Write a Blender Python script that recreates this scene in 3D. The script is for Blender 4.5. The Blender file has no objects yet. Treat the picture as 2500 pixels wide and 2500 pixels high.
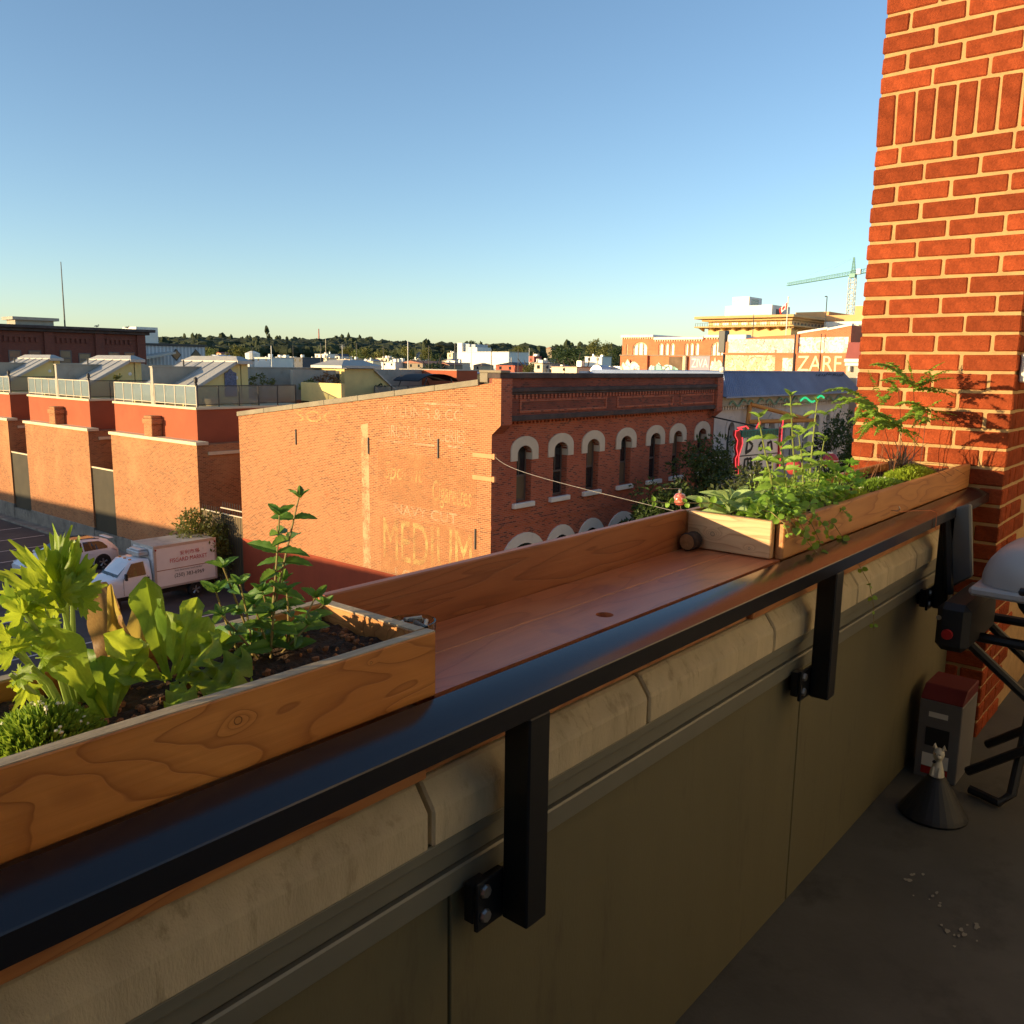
import bpy, bmesh, math, random
from mathutils import Vector, Matrix, noise

SC = bpy.context.scene
COL = SC.collection
R = math.radians
random.seed(11)

# ---------------------------------------------------------------- camera
CAM_Z = 11.5
cam_d = bpy.data.cameras.new('camera')
cam = bpy.data.objects.new('camera', cam_d)
COL.objects.link(cam)
cam_d.sensor_fit = 'HORIZONTAL'
cam_d.sensor_width = 36.0
cam_d.lens = 36.0 * 2116.26 / 2500.0
cam_d.clip_start = 0.02
cam_d.clip_end = 12000
PITCH, ROLL, YAW = 0.168198, 0.0139466, 0.70015
_f = Vector((math.cos(YAW) * math.cos(PITCH), math.sin(YAW) * math.cos(PITCH), -math.sin(PITCH)))
_r = Vector((math.sin(YAW), -math.cos(YAW), 0))
_u = _r.cross(_f)
_r2 = _r * math.cos(ROLL) + _u * math.sin(ROLL)
_u2 = -_r * math.sin(ROLL) + _u * math.cos(ROLL)
cam.matrix_world = Matrix(((_r2.x, _u2.x, -_f.x, 0), (_r2.y, _u2.y, -_f.y, 0), (_r2.z, _u2.z, -_f.z, CAM_Z), (0, 0, 0, 1)))
SC.camera = cam

# ---------------------------------------------------------------- sky and sun
SUN = Vector((-1.0, 0.50, 0.135)).normalized()
SUN_EL = math.asin(SUN.z)
SUN_ROT = math.atan2(SUN.x, SUN.y)
world = bpy.data.worlds.new('World')
SC.world = world
world.use_nodes = True
wn = world.node_tree
wn.nodes.clear()
wo = wn.nodes.new('ShaderNodeOutputWorld')
wb = wn.nodes.new('ShaderNodeBackground')
ws = wn.nodes.new('ShaderNodeTexSky')
ws.sky_type = 'NISHITA'
ws.sun_disc = False
ws.sun_elevation = SUN_EL
ws.sun_rotation = SUN_ROT
ws.altitude = 10
ws.air_density = 0.8
ws.dust_density = 0.5
ws.ozone_density = 1.8
wb.inputs["Strength"].default_value = 0.125
wn.links.new(ws.outputs['Color'], wb.inputs['Color'])
wn.links.new(wb.outputs['Background'], wo.inputs['Surface'])

sun_d = bpy.data.lights.new('sun', 'SUN')
sun_d.energy = 3.4
sun_d.angle = R(0.53)
sun_d.color = (1.0, 0.76, 0.42)
sun = bpy.data.objects.new('sun', sun_d)
COL.objects.link(sun)
sun.location = (-60, 30, 40)
sun.rotation_euler = SUN.to_track_quat('Z', 'Y').to_euler()

SC.view_settings.view_transform = 'Standard'
SC.view_settings.look = 'None'
SC.view_settings.gamma = 1.0
SC.view_settings.exposure = 1.22
SC.view_settings.use_curve_mapping = False
SC.render.engine = 'CYCLES'
SC.cycles.use_denoising = True
SC.cycles.max_bounces = 7
SC.cycles.diffuse_bounces = 4
SC.cycles.glossy_bounces = 3
SC.cycles.transmission_bounces = 6
SC.cycles.transparent_max_bounces = 12
SC.cycles.caustics_reflective = False
SC.cycles.caustics_refractive = False
SC.cycles.sample_clamp_indirect = 6.0

# ---------------------------------------------------------------- mesh helpers
class MB:
    def __init__(s):
        s.v = []; s.f = []; s.m = []
    def add(s, vs, fs, mi=0):
        o = len(s.v)
        s.v.extend([tuple(p) for p in vs])
        for f in fs:
            s.f.append([o + i for i in f]); s.m.append(mi)
        return s
    def box(s, x0, x1, y0, y1, z0, z1, mi=0):
        return s.add([(x0, y0, z0), (x1, y0, z0), (x1, y1, z0), (x0, y1, z0), (x0, y0, z1), (x1, y0, z1), (x1, y1, z1), (x0, y1, z1)],
                     [(3, 2, 1, 0), (4, 5, 6, 7), (0, 1, 5, 4), (1, 2, 6, 5), (2, 3, 7, 6), (3, 0, 4, 7)], mi)
    def quad(s, a, b, c, d, mi=0):
        return s.add([a, b, c, d], [(0, 1, 2, 3)], mi)
    def prism(s, poly, axis, lo, hi, mi=0):
        """extrude a 2D polygon; axis = extruded axis, poly in the two other axes (in x,y,z order)"""
        def P(a, b, t):
            return (t, a, b) if axis == 0 else ((a, t, b) if axis == 1 else (a, b, t))
        n = len(poly)
        vs = [P(a, b, lo) for a, b in poly] + [P(a, b, hi) for a, b in poly]
        fs = [tuple(range(n))[::-1], tuple(range(n, 2 * n))] + [(i, (i + 1) % n, n + (i + 1) % n, n + i) for i in range(n)]
        return s.add(vs, fs, mi)
    def tube(s, pts, rad, n=8, mi=0, cap=True):
        pts = [Vector(p) for p in pts]
        if not isinstance(rad, (list, tuple)):
            rad = [rad] * len(pts)
        vs = []
        up = None
        for i, p in enumerate(pts):
            t = (pts[min(i + 1, len(pts) - 1)] - pts[max(i - 1, 0)])
            t = t.normalized() if t.length > 1e-9 else Vector((0, 0, 1))
            if up is None:
                a = Vector((0, 0, 1)) if abs(t.z) < 0.9 else Vector((1, 0, 0))
                up = (a - t * a.dot(t)).normalized()
            else:
                up = (up - t * up.dot(t))
                up = up.normalized() if up.length > 1e-6 else t.orthogonal().normalized()
            b = t.cross(up)
            for k in range(n):
                q = 2 * math.pi * k / n
                vs.append(p + (up * math.cos(q) + b * math.sin(q)) * rad[i])
        fs = []
        for i in range(len(pts) - 1):
            for k in range(n):
                fs.append((i * n + k, i * n + (k + 1) % n, (i + 1) * n + (k + 1) % n, (i + 1) * n + k))
        if cap:
            fs.append(tuple(range(n))[::-1]); fs.append(tuple(range((len(pts) - 1) * n, len(pts) * n)))
        return s.add(vs, fs, mi)
    def lathe(s, prof, c, n=16, mi=0, axis='z'):
        vs = []
        for r, h in prof:
            for k in range(n):
                q = 2 * math.pi * k / n
                a, b = r * math.cos(q), r * math.sin(q)
                vs.append((c[0] + a, c[1] + b, c[2] + h) if axis == 'z' else ((c[0] + a, c[1] + h, c[2] + b) if axis == 'y' else (c[0] + h, c[1] + a, c[2] + b)))
        fs = []
        for i in range(len(prof) - 1):
            for k in range(n):
                fs.append((i * n + k, i * n + (k + 1) % n, (i + 1) * n + (k + 1) % n, (i + 1) * n + k))
        fs.append(tuple(range(n))[::-1]); fs.append(tuple(range((len(prof) - 1) * n, len(prof) * n)))
        return s.add(vs, fs, mi)
    def blob(s, c, rx, ry, rz, seed=0, amp=0.25, lat=5, lon=8, mi=0):
        vs = []; fs = []
        for i in range(lat + 1):
            th = math.pi * i / lat
            for k in range(lon):
                ph = 2 * math.pi * k / lon
                d = Vector((math.sin(th) * math.cos(ph), math.sin(th) * math.sin(ph), math.cos(th)))
                q = 1 + amp * noise.noise(d * 1.7 + Vector((seed * 3.1, seed * 1.7, seed)))
                vs.append((c[0] + d.x * rx * q, c[1] + d.y * ry * q, c[2] + d.z * rz * q))
        for i in range(lat):
            for k in range(lon):
                fs.append((i * lon + k, i * lon + (k + 1) % lon, (i + 1) * lon + (k + 1) % lon, (i + 1) * lon + k))
        return s.add(vs, fs, mi)
    def xf(s, other, M, mi=0):
        """append another MB transformed by matrix M"""
        return s.add([M @ Vector(p) for p in other.v], other.f, mi)

def mesh_of(mb, name, mats, bevel=0, seg=1, smooth=False, recalc=True):
    me = bpy.data.meshes.new(name)
    me.from_pydata(mb.v, [], mb.f)
    if not isinstance(mats, (list, tuple)):
        mats = [mats]
    for m in mats:
        me.materials.append(m)
    if any(mb.m):
        me.polygons.foreach_set('material_index', mb.m)
    if bevel or recalc:
        bm = bmesh.new(); bm.from_mesh(me)
        if recalc:
            bmesh.ops.recalc_face_normals(bm, faces=bm.faces)
        if bevel:
            bmesh.ops.bevel(bm, geom=list(bm.edges), offset=bevel, segments=seg, affect='EDGES', profile=0.6, clamp_overlap=True)
        bm.to_mesh(me); bm.free()
    if smooth:
        me.polygons.foreach_set('use_smooth', [True] * len(me.polygons))
        me.set_sharp_from_angle(angle=R(48))
    me.update()
    return me

def link(name, data, parent=None, label=None, cat=None, group=None, kind=None):
    o = bpy.data.objects.new(name, data)
    COL.objects.link(o)
    if parent is not None:
        o.parent = parent
    for k, v in (('label', label), ('category', cat), ('group', group), ('kind', kind)):
        if v: o[k] = v
    return o

def world_mat(o):
    M = o.matrix_basis.copy()
    if o.parent is not None:
        M = world_mat(o.parent) @ o.matrix_parent_inverse @ M
    return M

def obj(name, mb, mats, parent=None, bevel=0, seg=1, smooth=False, local=False, recalc=True, **kw):
    """one mesh object; vertices are world coordinates unless local"""
    o = link(name, mesh_of(mb, name, mats, bevel, seg, smooth, recalc), parent, **kw)
    if parent is not None and not local:
        o.matrix_parent_inverse = world_mat(parent).inverted()
    return o

def thing(name, label, cat, loc=(0, 0, 0), rz=0, group=None):
    o = link(name, None, None, label, cat, group)
    o.location = loc; o.rotation_euler = (0, 0, rz)
    o.empty_display_size = 0.2
    return o

def place(name, me, parent, M, **kw):
    """object sharing mesh data, placed by world matrix M under parent"""
    o = link(name, me, parent, **kw)
    if parent is not None:
        o.matrix_parent_inverse = world_mat(parent).inverted()
    o.matrix_basis = M
    return o

def frame(p, d, up=(0, 0, 1), s=1.0, sx=None):
    """matrix whose local +Y runs along d and local +Z leans to up"""
    d = Vector(d).normalized(); up = Vector(up)
    x = d.cross(up)
    if x.length < 1e-5: x = d.orthogonal()
    x.normalize(); z = x.cross(d)
    sx = s if sx is None else sx
    return Matrix(((x.x * sx, d.x * s, z.x * s, p[0]), (x.y * sx, d.y * s, z.y * s, p[1]), (x.z * sx, d.z * s, z.z * s, p[2]), (0, 0, 0, 1)))

# ---------------------------------------------------------------- materials
def _nt(name):
    m = bpy.data.materials.new(name); m.use_nodes = True
    n = m.node_tree; n.nodes.clear()
    out = n.nodes.new('ShaderNodeOutputMaterial')
    return m, n, out
def nd(n, t, **kw):
    x = n.nodes.new('ShaderNode' + t)
    for k, v in kw.items():
        setattr(x, k, v)
    return x
def lk(n, a, b):
    n.links.new(a, b)
def setv(node, **kw):
    for k, v in kw.items():
        k = k.replace('_', ' ')
        node.inputs[k].default_value = v
def c4(c): return (c[0], c[1], c[2], 1)
def mul(c, k): return tuple(max(0.0, min(1.0, x * k)) for x in c)
def mixc(n, fac, a, b, mode='MIX'):
    x = nd(n, 'Mix', data_type='RGBA', blend_type=mode)
    for i, v in ((0, fac), (6, a), (7, b)):
        if hasattr(v, 'default_value') or hasattr(v, 'is_linked'):
            lk(n, v, x.inputs[i])
        else:
            x.inputs[i].default_value = v if i == 0 else c4(v)
    return x.outputs[2]
def math1(n, op, a, b=0.0, c=None):
    x = nd(n, 'Math', operation=op)
    for i, v in enumerate((a, b) if c is None else (a, b, c)):
        if hasattr(v, 'is_linked'): lk(n, v, x.inputs[i])
        else: x.inputs[i].default_value = v
    return x.outputs[0]
def ramp(n, fac, stops):
    x = nd(n, 'ValToRGB')
    e = x.color_ramp.elements
    while len(e) < len(stops): e.new(0.5)
    for i, (p, c) in enumerate(stops):
        e[i].position = p; e[i].color = c4(c) if not isinstance(c, (int, float)) else (c, c, c, 1)
    lk(n, fac, x.inputs[0])
    return x.outputs[0]
def tex_noise(n, vec, scale, detail=3, rough=0.55, dist=0.0):
    x = nd(n, 'TexNoise'); setv(x, Scale=scale, Detail=detail, Roughness=rough, Distortion=dist)
    if vec is not None: lk(n, vec, x.inputs['Vector'])
    return x.outputs['Fac']
def coords(n, kind='Object', scale=(1, 1, 1)):
    t = nd(n, 'TexCoord')
    if scale == (1, 1, 1): return t.outputs[kind]
    m = nd(n, 'Mapping'); m.inputs['Scale'].default_value = scale
    lk(n, t.outputs[kind], m.inputs['Vector'])
    return m.outputs[0]
def bumped(n, bs, h, strength=0.3, dist=0.02):
    b = nd(n, 'Bump'); setv(b, Strength=strength, Distance=dist)
    lk(n, h, b.inputs['Height']); lk(n, b.outputs[0], bs.inputs['Normal'])
MATS = {}
def mat(name, col, rough=0.7, var=0.15, scale=3.0, bump=0.0, bscale=40.0, metal=0.0, rnd=0.0, stretch=(1, 1, 1), spec=0.4, coat=0.0, dirt=None, bdist=0.004):
    m, n, out = _nt(name)
    bs = nd(n, 'BsdfPrincipled'); lk(n, bs.outputs[0], out.inputs[0])
    vec = coords(n, 'Object', stretch)
    f = tex_noise(n, vec, scale, 5, 0.6)
    col_o = mixc(n, ramp(n, f, [(0.3, 0.0), (0.7, 1.0)]), mul(col, 1 - var), mul(col, 1 + var))
    if dirt:
        f2 = tex_noise(n, vec, dirt[1], 6, 0.7)
        col_o = mixc(n, ramp(n, f2, [(dirt[2], 0.0), (dirt[2] + 0.18, 1.0)]), col_o, dirt[0])
    if rnd:
        oi = nd(n, 'ObjectInfo')
        k = math1(n, 'MULTIPLY_ADD', oi.outputs['Random'], 2 * rnd, 1 - rnd)
        hsv = nd(n, 'HueSaturation'); lk(n, col_o, hsv.inputs['Color']); lk(n, k, hsv.inputs['Value'])
        col_o = hsv.outputs[0]
    lk(n, col_o, bs.inputs['Base Color'])
    setv(bs, Roughness=rough, Metallic=metal)
    bs.inputs['Specular IOR Level'].default_value = spec
    if coat:
        bs.inputs['Coat Weight'].default_value = coat; bs.inputs['Coat Roughness'].default_value = 0.08
    if bump:
        bumped(n, bs, tex_noise(n, vec, bscale, 4, 0.6), bump, bdist)
    MATS[name] = m
    return m

def brick_uv(n):
    g = nd(n, 'NewGeometry'); s = nd(n, 'SeparateXYZ'); lk(n, g.outputs['Position'], s.inputs[0])
    sn = nd(n, 'SeparateXYZ'); lk(n, g.outputs['True Normal'], sn.inputs[0])
    ax = math1(n, 'ABSOLUTE', sn.outputs[0])
    fx = math1(n, 'GREATER_THAN', ax, 0.5)
    mx = nd(n, 'Mix', data_type='FLOAT'); lk(n, fx, mx.inputs[0]); lk(n, s.outputs[0], mx.inputs[2]); lk(n, s.outputs[1], mx.inputs[3])
    cb = nd(n, 'CombineXYZ'); lk(n, mx.outputs[0], cb.inputs[0]); lk(n, s.outputs[2], cb.inputs[1])
    return cb.outputs[0], g.outputs['Position']
def brickmat(name, c1, c2, mort, bw=0.215, rh=0.072, ms=0.011, patch=None, patch_at=0.58, stain=None, stain_at=0.62, rough=0.85, bump=0.35, dark=None):
    m, n, out = _nt(name)
    bs = nd(n, 'BsdfPrincipled'); lk(n, bs.outputs[0], out.inputs[0]); setv(bs, Roughness=rough)
    bs.inputs['Specular IOR Level'].default_value = 0.2
    uv, pos = brick_uv(n)
    b = nd(n, 'TexBrick'); lk(n, uv, b.inputs['Vector'])
    setv(b, Color1=c4(c1), Color2=c4(c2), Mortar=c4(mort), Scale=1.0)
    b.inputs['Mortar Size'].default_value = ms; b.inputs['Mortar Smooth'].default_value = 0.25; b.inputs['Bias'].default_value = 0.0
    b.inputs['Brick Width'].default_value = bw; b.inputs['Row Height'].default_value = rh
    col = b.outputs['Color']
    if dark:      # odd over-burnt bricks
        b2 = nd(n, 'TexBrick'); lk(n, uv, b2.inputs['Vector'])
        setv(b2, Color1=c4((0, 0, 0)), Color2=c4((1, 1, 1)), Mortar=c4((0, 0, 0)), Scale=1.0)
        b2.inputs['Mortar Size'].default_value = ms; b2.inputs['Brick Width'].default_value = bw; b2.inputs['Row Height'].default_value = rh; b2.inputs['Bias'].default_value = -0.1
        f = tex_noise(n, pos, 0.9, 4, 0.6)
        k = math1(n, 'MULTIPLY', ramp(n, b2.outputs['Color'], [(0.60, 0.0), (0.72, 1.0)]), ramp(n, f, [(0.35, 0.35), (0.60, 1.0)]))
        col = mixc(n, k, col, dark)
    if patch:
        f = tex_noise(n, pos, 0.35, 7, 0.68)
        col = mixc(n, math1(n, 'MULTIPLY', ramp(n, f, [(patch_at - 0.12, 0.0), (patch_at + 0.16, 1.0)]), 0.75), col, patch)
    if stain:
        f = tex_noise(n, pos, 1.4, 8, 0.75)
        col = mixc(n, ramp(n, f, [(stain_at, 0.0), (stain_at + 0.2, 1.0)]), col, stain)
    lk(n, col, bs.inputs['Base Color'])
    h = math1(n, 'ADD', math1(n, 'MULTIPLY', b.outputs['Fac'], -1.0), math1(n, 'MULTIPLY', tex_noise(n, pos, 22, 3), 0.35))
    bumped(n, bs, h, bump, 0.012)
    MATS[name] = m
    return m
def glassmat(name, tint=(0.02, 0.025, 0.03), rough=0.06, spec=0.6):
    m, n, out = _nt(name)
    bs = nd(n, 'BsdfPrincipled'); lk(n, bs.outputs[0], out.inputs[0])
    bs.inputs['Base Color'].default_value = c4(tint); setv(bs, Roughness=rough); bs.inputs['Specular IOR Level'].default_value = spec
    f = tex_noise(n, coords(n), 0.9, 2); bumped(n, bs, f, 0.05, 0.05)
    MATS[name] = m
    return m
def emitmat(name, col, st):
    m, n, out = _nt(name)
    e = nd(n, 'Emission'); e.inputs[0].default_value = c4(col); e.inputs[1].default_value = st
    lk(n, e.outputs[0], out.inputs[0]); MATS[name] = m
    return m
def leafmat(name, c1, c2, trans=0.45, tcol=None, scale=25.0, rough=0.45, vein=False, rnd=0.12):
    m, n, out = _nt(name)
    bs = nd(n, 'BsdfPrincipled'); setv(bs, Roughness=rough); bs.inputs['Specular IOR Level'].default_value = 0.35
    tr = nd(n, 'BsdfTranslucent')
    f = tex_noise(n, coords(n), scale, 3, 0.6)
    col = mixc(n, ramp(n, f, [(0.3, 0.0), (0.7, 1.0)]), c1, c2)
    oi = nd(n, 'ObjectInfo'); k = math1(n, 'MULTIPLY_ADD', oi.outputs['Random'], 2 * rnd, 1 - rnd)
    hsv = nd(n, 'HueSaturation'); lk(n, col, hsv.inputs['Color']); lk(n, k, hsv.inputs['Value'])
    lk(n, hsv.outputs[0], bs.inputs['Base Color'])
    t = tcol or mul(c2, 1.5)
    lk(n, mixc(n, 0.75, hsv.outputs[0], t), tr.inputs[0])
    mx = nd(n, 'MixShader'); mx.inputs[0].default_value = trans
    lk(n, bs.outputs[0], mx.inputs[1]); lk(n, tr.outputs[0], mx.inputs[2]); lk(n, mx.outputs[0], out.inputs[0])
    bumped(n, bs, tex_noise(n, coords(n), scale * 4, 2), 0.2, 0.001)
    MATS[name] = m
    return m
def paintmat(name, col, thr=0.5, scale=2.2, width=0.1, fine=14.0):
    """old wall paint that has flaked off in places"""
    m, n, out = _nt(name)
    bs = nd(n, 'BsdfPrincipled'); setv(bs, Roughness=0.85); bs.inputs['Base Color'].default_value = c4(col)
    bs.inputs['Specular IOR Level'].default_value = 0.125
    g = nd(n, 'NewGeometry')
    f = math1(n, 'ADD', math1(n, 'MULTIPLY', tex_noise(n, g.outputs['Position'], scale, 5, 0.65), 0.6), math1(n, 'MULTIPLY', tex_noise(n, g.outputs['Position'], fine, 4, 0.7), 0.4))
    a = ramp(n, f, [(thr - width, 0.0), (thr + width, 1.0)])
    tp = nd(n, 'BsdfTransparent'); mx = nd(n, 'MixShader'); lk(n, a, mx.inputs[0]); lk(n, tp.outputs[0], mx.inputs[1]); lk(n, bs.outputs[0], mx.inputs[2])
    lk(n, mx.outputs[0], out.inputs[0]); MATS[name] = m
    return m
def woodmat(name, light, dark, line, seed=0.0, freq=8.0, sx=1.0, sz=11.0, knots=(), rough=0.5, line_amt=0.75, axis='X', stain=None, spec=0.4):
    """sawn softwood: contour lines of a stretched noise field give the cathedral figure, knots bend it"""
    m, n, out = _nt(name)
    bs = nd(n, 'BsdfPrincipled'); lk(n, bs.outputs[0], out.inputs[0]); setv(bs, Roughness=rough); bs.inputs['Specular IOR Level'].default_value = spec
    g = nd(n, 'NewGeometry'); s = nd(n, 'SeparateXYZ'); lk(n, g.outputs['Position'], s.inputs[0])
    ix = 0 if axis == 'X' else 1
    oi = nd(n, 'ObjectInfo')
    cb = nd(n, 'CombineXYZ')
    lk(n, math1(n, 'MULTIPLY_ADD', s.outputs[ix], sx, seed), cb.inputs[0])
    lk(n, math1(n, 'MULTIPLY', s.outputs[1 - ix], sz), cb.inputs[1])
    lk(n, math1(n, 'ADD', math1(n, 'MULTIPLY', s.outputs[2], sz), math1(n, 'MULTIPLY', oi.outputs['Random'], 9.0)), cb.inputs[2])
    fld = tex_noise(n, cb.outputs[0], 1.0, 2, 0.45, 0.25)
    core = None
    for (kx, kz, rad, amp) in knots:
        dx = math1(n, 'MULTIPLY', math1(n, 'SUBTRACT', s.outputs[ix], kx), 0.55)
        dz = math1(n, 'SUBTRACT', s.outputs[2], kz)
        d2 = math1(n, 'ADD', math1(n, 'MULTIPLY', dx, dx), math1(n, 'MULTIPLY', dz, dz))
        e = math1(n, 'POWER', 2.718, math1(n, 'MULTIPLY', d2, -1.0 / (rad * rad)))
        fld = math1(n, 'ADD', fld, math1(n, 'MULTIPLY', e, amp))
        dx2 = math1(n, 'SUBTRACT', s.outputs[ix], kx)
        dd = math1(n, 'SQRT', math1(n, 'ADD', math1(n, 'MULTIPLY', dx2, dx2), math1(n, 'MULTIPLY', dz, dz)))
        q = math1(n, 'DIVIDE', math1(n, 'ADD', dd, math1(n, 'MULTIPLY', tex_noise(n, g.outputs['Position'], 90, 2), rad * 0.25)), rad * 0.62)
        core = q if core is None else math1(n, 'MINIMUM', core, q)
    w = math1(n, 'FRACT', math1(n, 'MULTIPLY', fld, freq))
    lines = ramp(n, w, [(0.0, 0.12), (0.35, 0.0), (0.82, 0.45), (0.95, 1.0), (1.0, 0.12)])
    fine = nd(n, 'CombineXYZ')
    lk(n, math1(n, 'MULTIPLY', s.outputs[ix], 6.0), fine.inputs[0]); lk(n, math1(n, 'MULTIPLY', s.outputs[1 - ix], 160.0), fine.inputs[1]); lk(n, math1(n, 'MULTIPLY', s.outputs[2], 160.0), fine.inputs[2])
    ff = tex_noise(n, fine.outputs[0], 1.0, 3, 0.6)
    big = tex_noise(n, g.outputs['Position'], 3.5, 3, 0.5)
    col = mixc(n, ramp(n, big, [(0.3, 0.0), (0.7, 1.0)]), light, dark)
    col = mixc(n, math1(n, 'MULTIPLY', lines, line_amt), col, line)
    col = mixc(n, math1(n, 'MULTIPLY', ff, 0.35), col, mul(line, 0.8))
    if stain:
        f2 = tex_noise(n, g.outputs['Position'], stain[1], 5, 0.65)
        col = mixc(n, math1(n, 'MULTIPLY', ramp(n, f2, [(stain[2], 0.0), (stain[2] + 0.22, 1.0)]), 0.8), col, stain[0])
    if core is not None:
        col = mixc(n, ramp(n, core, [(0.0, 1.0), (0.75, 0.85), (0.85, 0.0)]), col, mul(light, 0.75))
        col = mixc(n, ramp(n, core, [(0.72, 0.0), (0.95, 1.0), (1.1, 0.75), (1.7, 0.0)]), col, mul(line, 0.22))
    lk(n, col, bs.inputs['Base Color'])
    h = math1(n, 'ADD', math1(n, 'MULTIPLY', lines, -0.5), ff)
    bumped(n, bs, h, 0.25, 0.0015)
    MATS[name] = m
    return m

# text as a flat mesh: face = '-X' (read from the west) or '-Y' (read from the street)
def text_mesh(s, shear=0.0):
    cu = bpy.data.curves.new('lettering', 'FONT')
    cu.body = s; cu.align_x = 'LEFT'; cu.resolution_u = 4; cu.shear = shear
    o = bpy.data.objects.new('lettering', cu); COL.objects.link(o)
    dg = bpy.context.evaluated_depsgraph_get()
    me = bpy.data.meshes.new_from_object(o.evaluated_get(dg))
    bpy.data.objects.remove(o); bpy.data.curves.remove(cu)
    return me
def text(name, s, m, parent, face, u0, z0, width, height, at, shear=0.0, bold=0.0, slope=0.0):
    me = text_mesh(s, shear)
    if len(me.vertices) == 0: return None
    xs = [v.co.x for v in me.vertices]; ys = [v.co.y for v in me.vertices]
    sx = width / (max(xs) - min(xs)); sy = height / (max(ys) - min(ys)); x0 = min(xs); y0 = min(ys)
    for v in me.vertices:
        a = (v.co.x - x0) * sx; b = (v.co.y - y0) * sy + a * slope
        v.co = (at, u0 - a, z0 + b) if face == '-X' else (u0 + a, at, z0 + b)
    if bold:
        pass
    me.materials.clear(); me.materials.append(m); me.update()
    o = link(name, me, parent)
    if parent is not None: o.matrix_parent_inverse = world_mat(parent).inverted()
    return o

# wall sheet with arched or square openings and their reveals
def wall_open(mb, m, u0, u1, z0, z1, ops, depth, mi=0, n=10):
    """m(u,z,d)->point. ops: (ul,ur,zb,zs,zt) sorted; zs spring height, zt crown (zs==zt: flat head)"""
    cur = u0
    def q(a, b, c, d): mb.quad(m(*a, 0), m(*b, 0), m(*c, 0), m(*d, 0), mi)
    for ul, ur, zb, zs, zt in ops:
        q((cur, z0), (ul, z0), (ul, z1), (cur, z1))
        if zb > z0: q((ul, z0), (ur, z0), (ur, zb), (ul, zb))
        pts = arch_pts(ul, ur, zs, zt, n)
        for (a, za), (b, zc) in zip(pts[:-1], pts[1:]):
            q((a, za), (b, zc), (b, z1), (a, z1))
            mb.quad(m(a, za, 0), m(b, zc, 0), m(b, zc, depth), m(a, za, depth), mi)
        mb.quad(m(ul, zb, 0), m(ul, zs, 0), m(ul, zs, depth), m(ul, zb, depth), mi)
        mb.quad(m(ur, zb, 0), m(ur, zs, 0), m(ur, zs, depth), m(ur, zb, depth), mi)
        mb.quad(m(ul, zb, 0), m(ur, zb, 0), m(ur, zb, depth), m(ul, zb, depth), mi)
        cur = ur
    q((cur, z0), (u1, z0), (u1, z1), (cur, z1))
def arch_pts(ul, ur, zs, zt, n=10):
    if zt - zs < 1e-4: return [(ul, zs), (ur, zs)]
    c = (ul + ur) / 2; r = (ur - ul) / 2
    return [(c - r * math.cos(math.pi * i / n), zs + (zt - zs) * math.sin(math.pi * i / n)) for i in range(n + 1)]
def arch_panel(mb, m, ul, ur, zb, zs, zt, d, mi=0, n=10):
    pts = arch_pts(ul, ur, zs, zt, n)
    mb.add([m(ul, zb, d), m(ur, zb, d)] + [m(a, z, d) for a, z in pts[::-1]], [tuple(range(len(pts) + 2))], mi)
def arch_band(mb, m, inner, outer, d0, d1, mi=0, n=12):
    """solid band between two arch outlines, each (ul,ur,zb,zs,zt)"""
    def outl(o):
        ul, ur, zb, zs, zt = o
        return [(ul, zb)] + arch_pts(ul, ur, zs, zt, n) + [(ur, zb)]
    A, B = outl(inner), outl(outer)
    for i in range(len(A) - 1):
        a, b, c, d = A[i], A[i + 1], B[i + 1], B[i]
        mb.quad(m(*a, d0), m(*b, d0), m(*c, d0), m(*d, d0), mi)
        mb.quad(m(*d, d0), m(*c, d0), m(*c, d1), m(*d, d1), mi)
        mb.quad(m(*a, d0), m(*b, d0), m(*b, d1), m(*a, d1), mi)
    for i in (0, len(A) - 1):
        mb.quad(m(*A[i], d0), m(*B[i], d0), m(*B[i], d1), m(*A[i], d1), mi)
def mY(y): return lambda u, z, d: (u, y + d, z)
def mX(x): return lambda u, z, d: (x + d, u, z)
# ================================================================ shared materials
M_asphalt = mat('asphalt', (0.062, 0.058, 0.056), 0.85, 0.25, 0.6, 0.35, 60, dirt=((0.10, 0.095, 0.09), 0.35, 0.56))
M_line = mat('road_paint', (0.62, 0.58, 0.52), 0.8, 0.2, 6)
M_conc = mat('concrete_plinth', (0.24, 0.21, 0.17), 0.9, 0.3, 1.2, 0.3, 18, dirt=((0.10, 0.09, 0.07), 1.4, 0.55))
M_brick_main = brickmat('brick_side_wall', (0.41, 0.148, 0.062), (0.30, 0.092, 0.036), (0.47, 0.29, 0.145), patch=(0.47, 0.215, 0.098), patch_at=0.60, stain=(0.34, 0.082, 0.03), stain_at=0.60, dark=(0.20, 0.07, 0.035))
M_brick_front = brickmat('brick_street_front', (0.50, 0.125, 0.06), (0.40, 0.095, 0.046), (0.42, 0.21, 0.14), patch=(0.34, 0.085, 0.05), patch_at=0.60, stain=(0.40, 0.19, 0.14), stain_at=0.72, dark=(0.14, 0.05, 0.04))
M_brick_soot = brickmat('brick_sooty_parapet', (0.34, 0.085, 0.05), (0.27, 0.065, 0.042), (0.24, 0.12, 0.08), patch=(0.13, 0.05, 0.038), patch_at=0.5, dark=(0.10, 0.04, 0.035))
M_brick_bay = brickmat('brick_row_house', (0.43, 0.16, 0.066), (0.32, 0.10, 0.04), (0.47, 0.28, 0.135), patch=(0.54, 0.28, 0.125), patch_at=0.58, stain=(0.40, 0.16, 0.09), stain_at=0.68, dark=(0.20, 0.075, 0.04))
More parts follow.
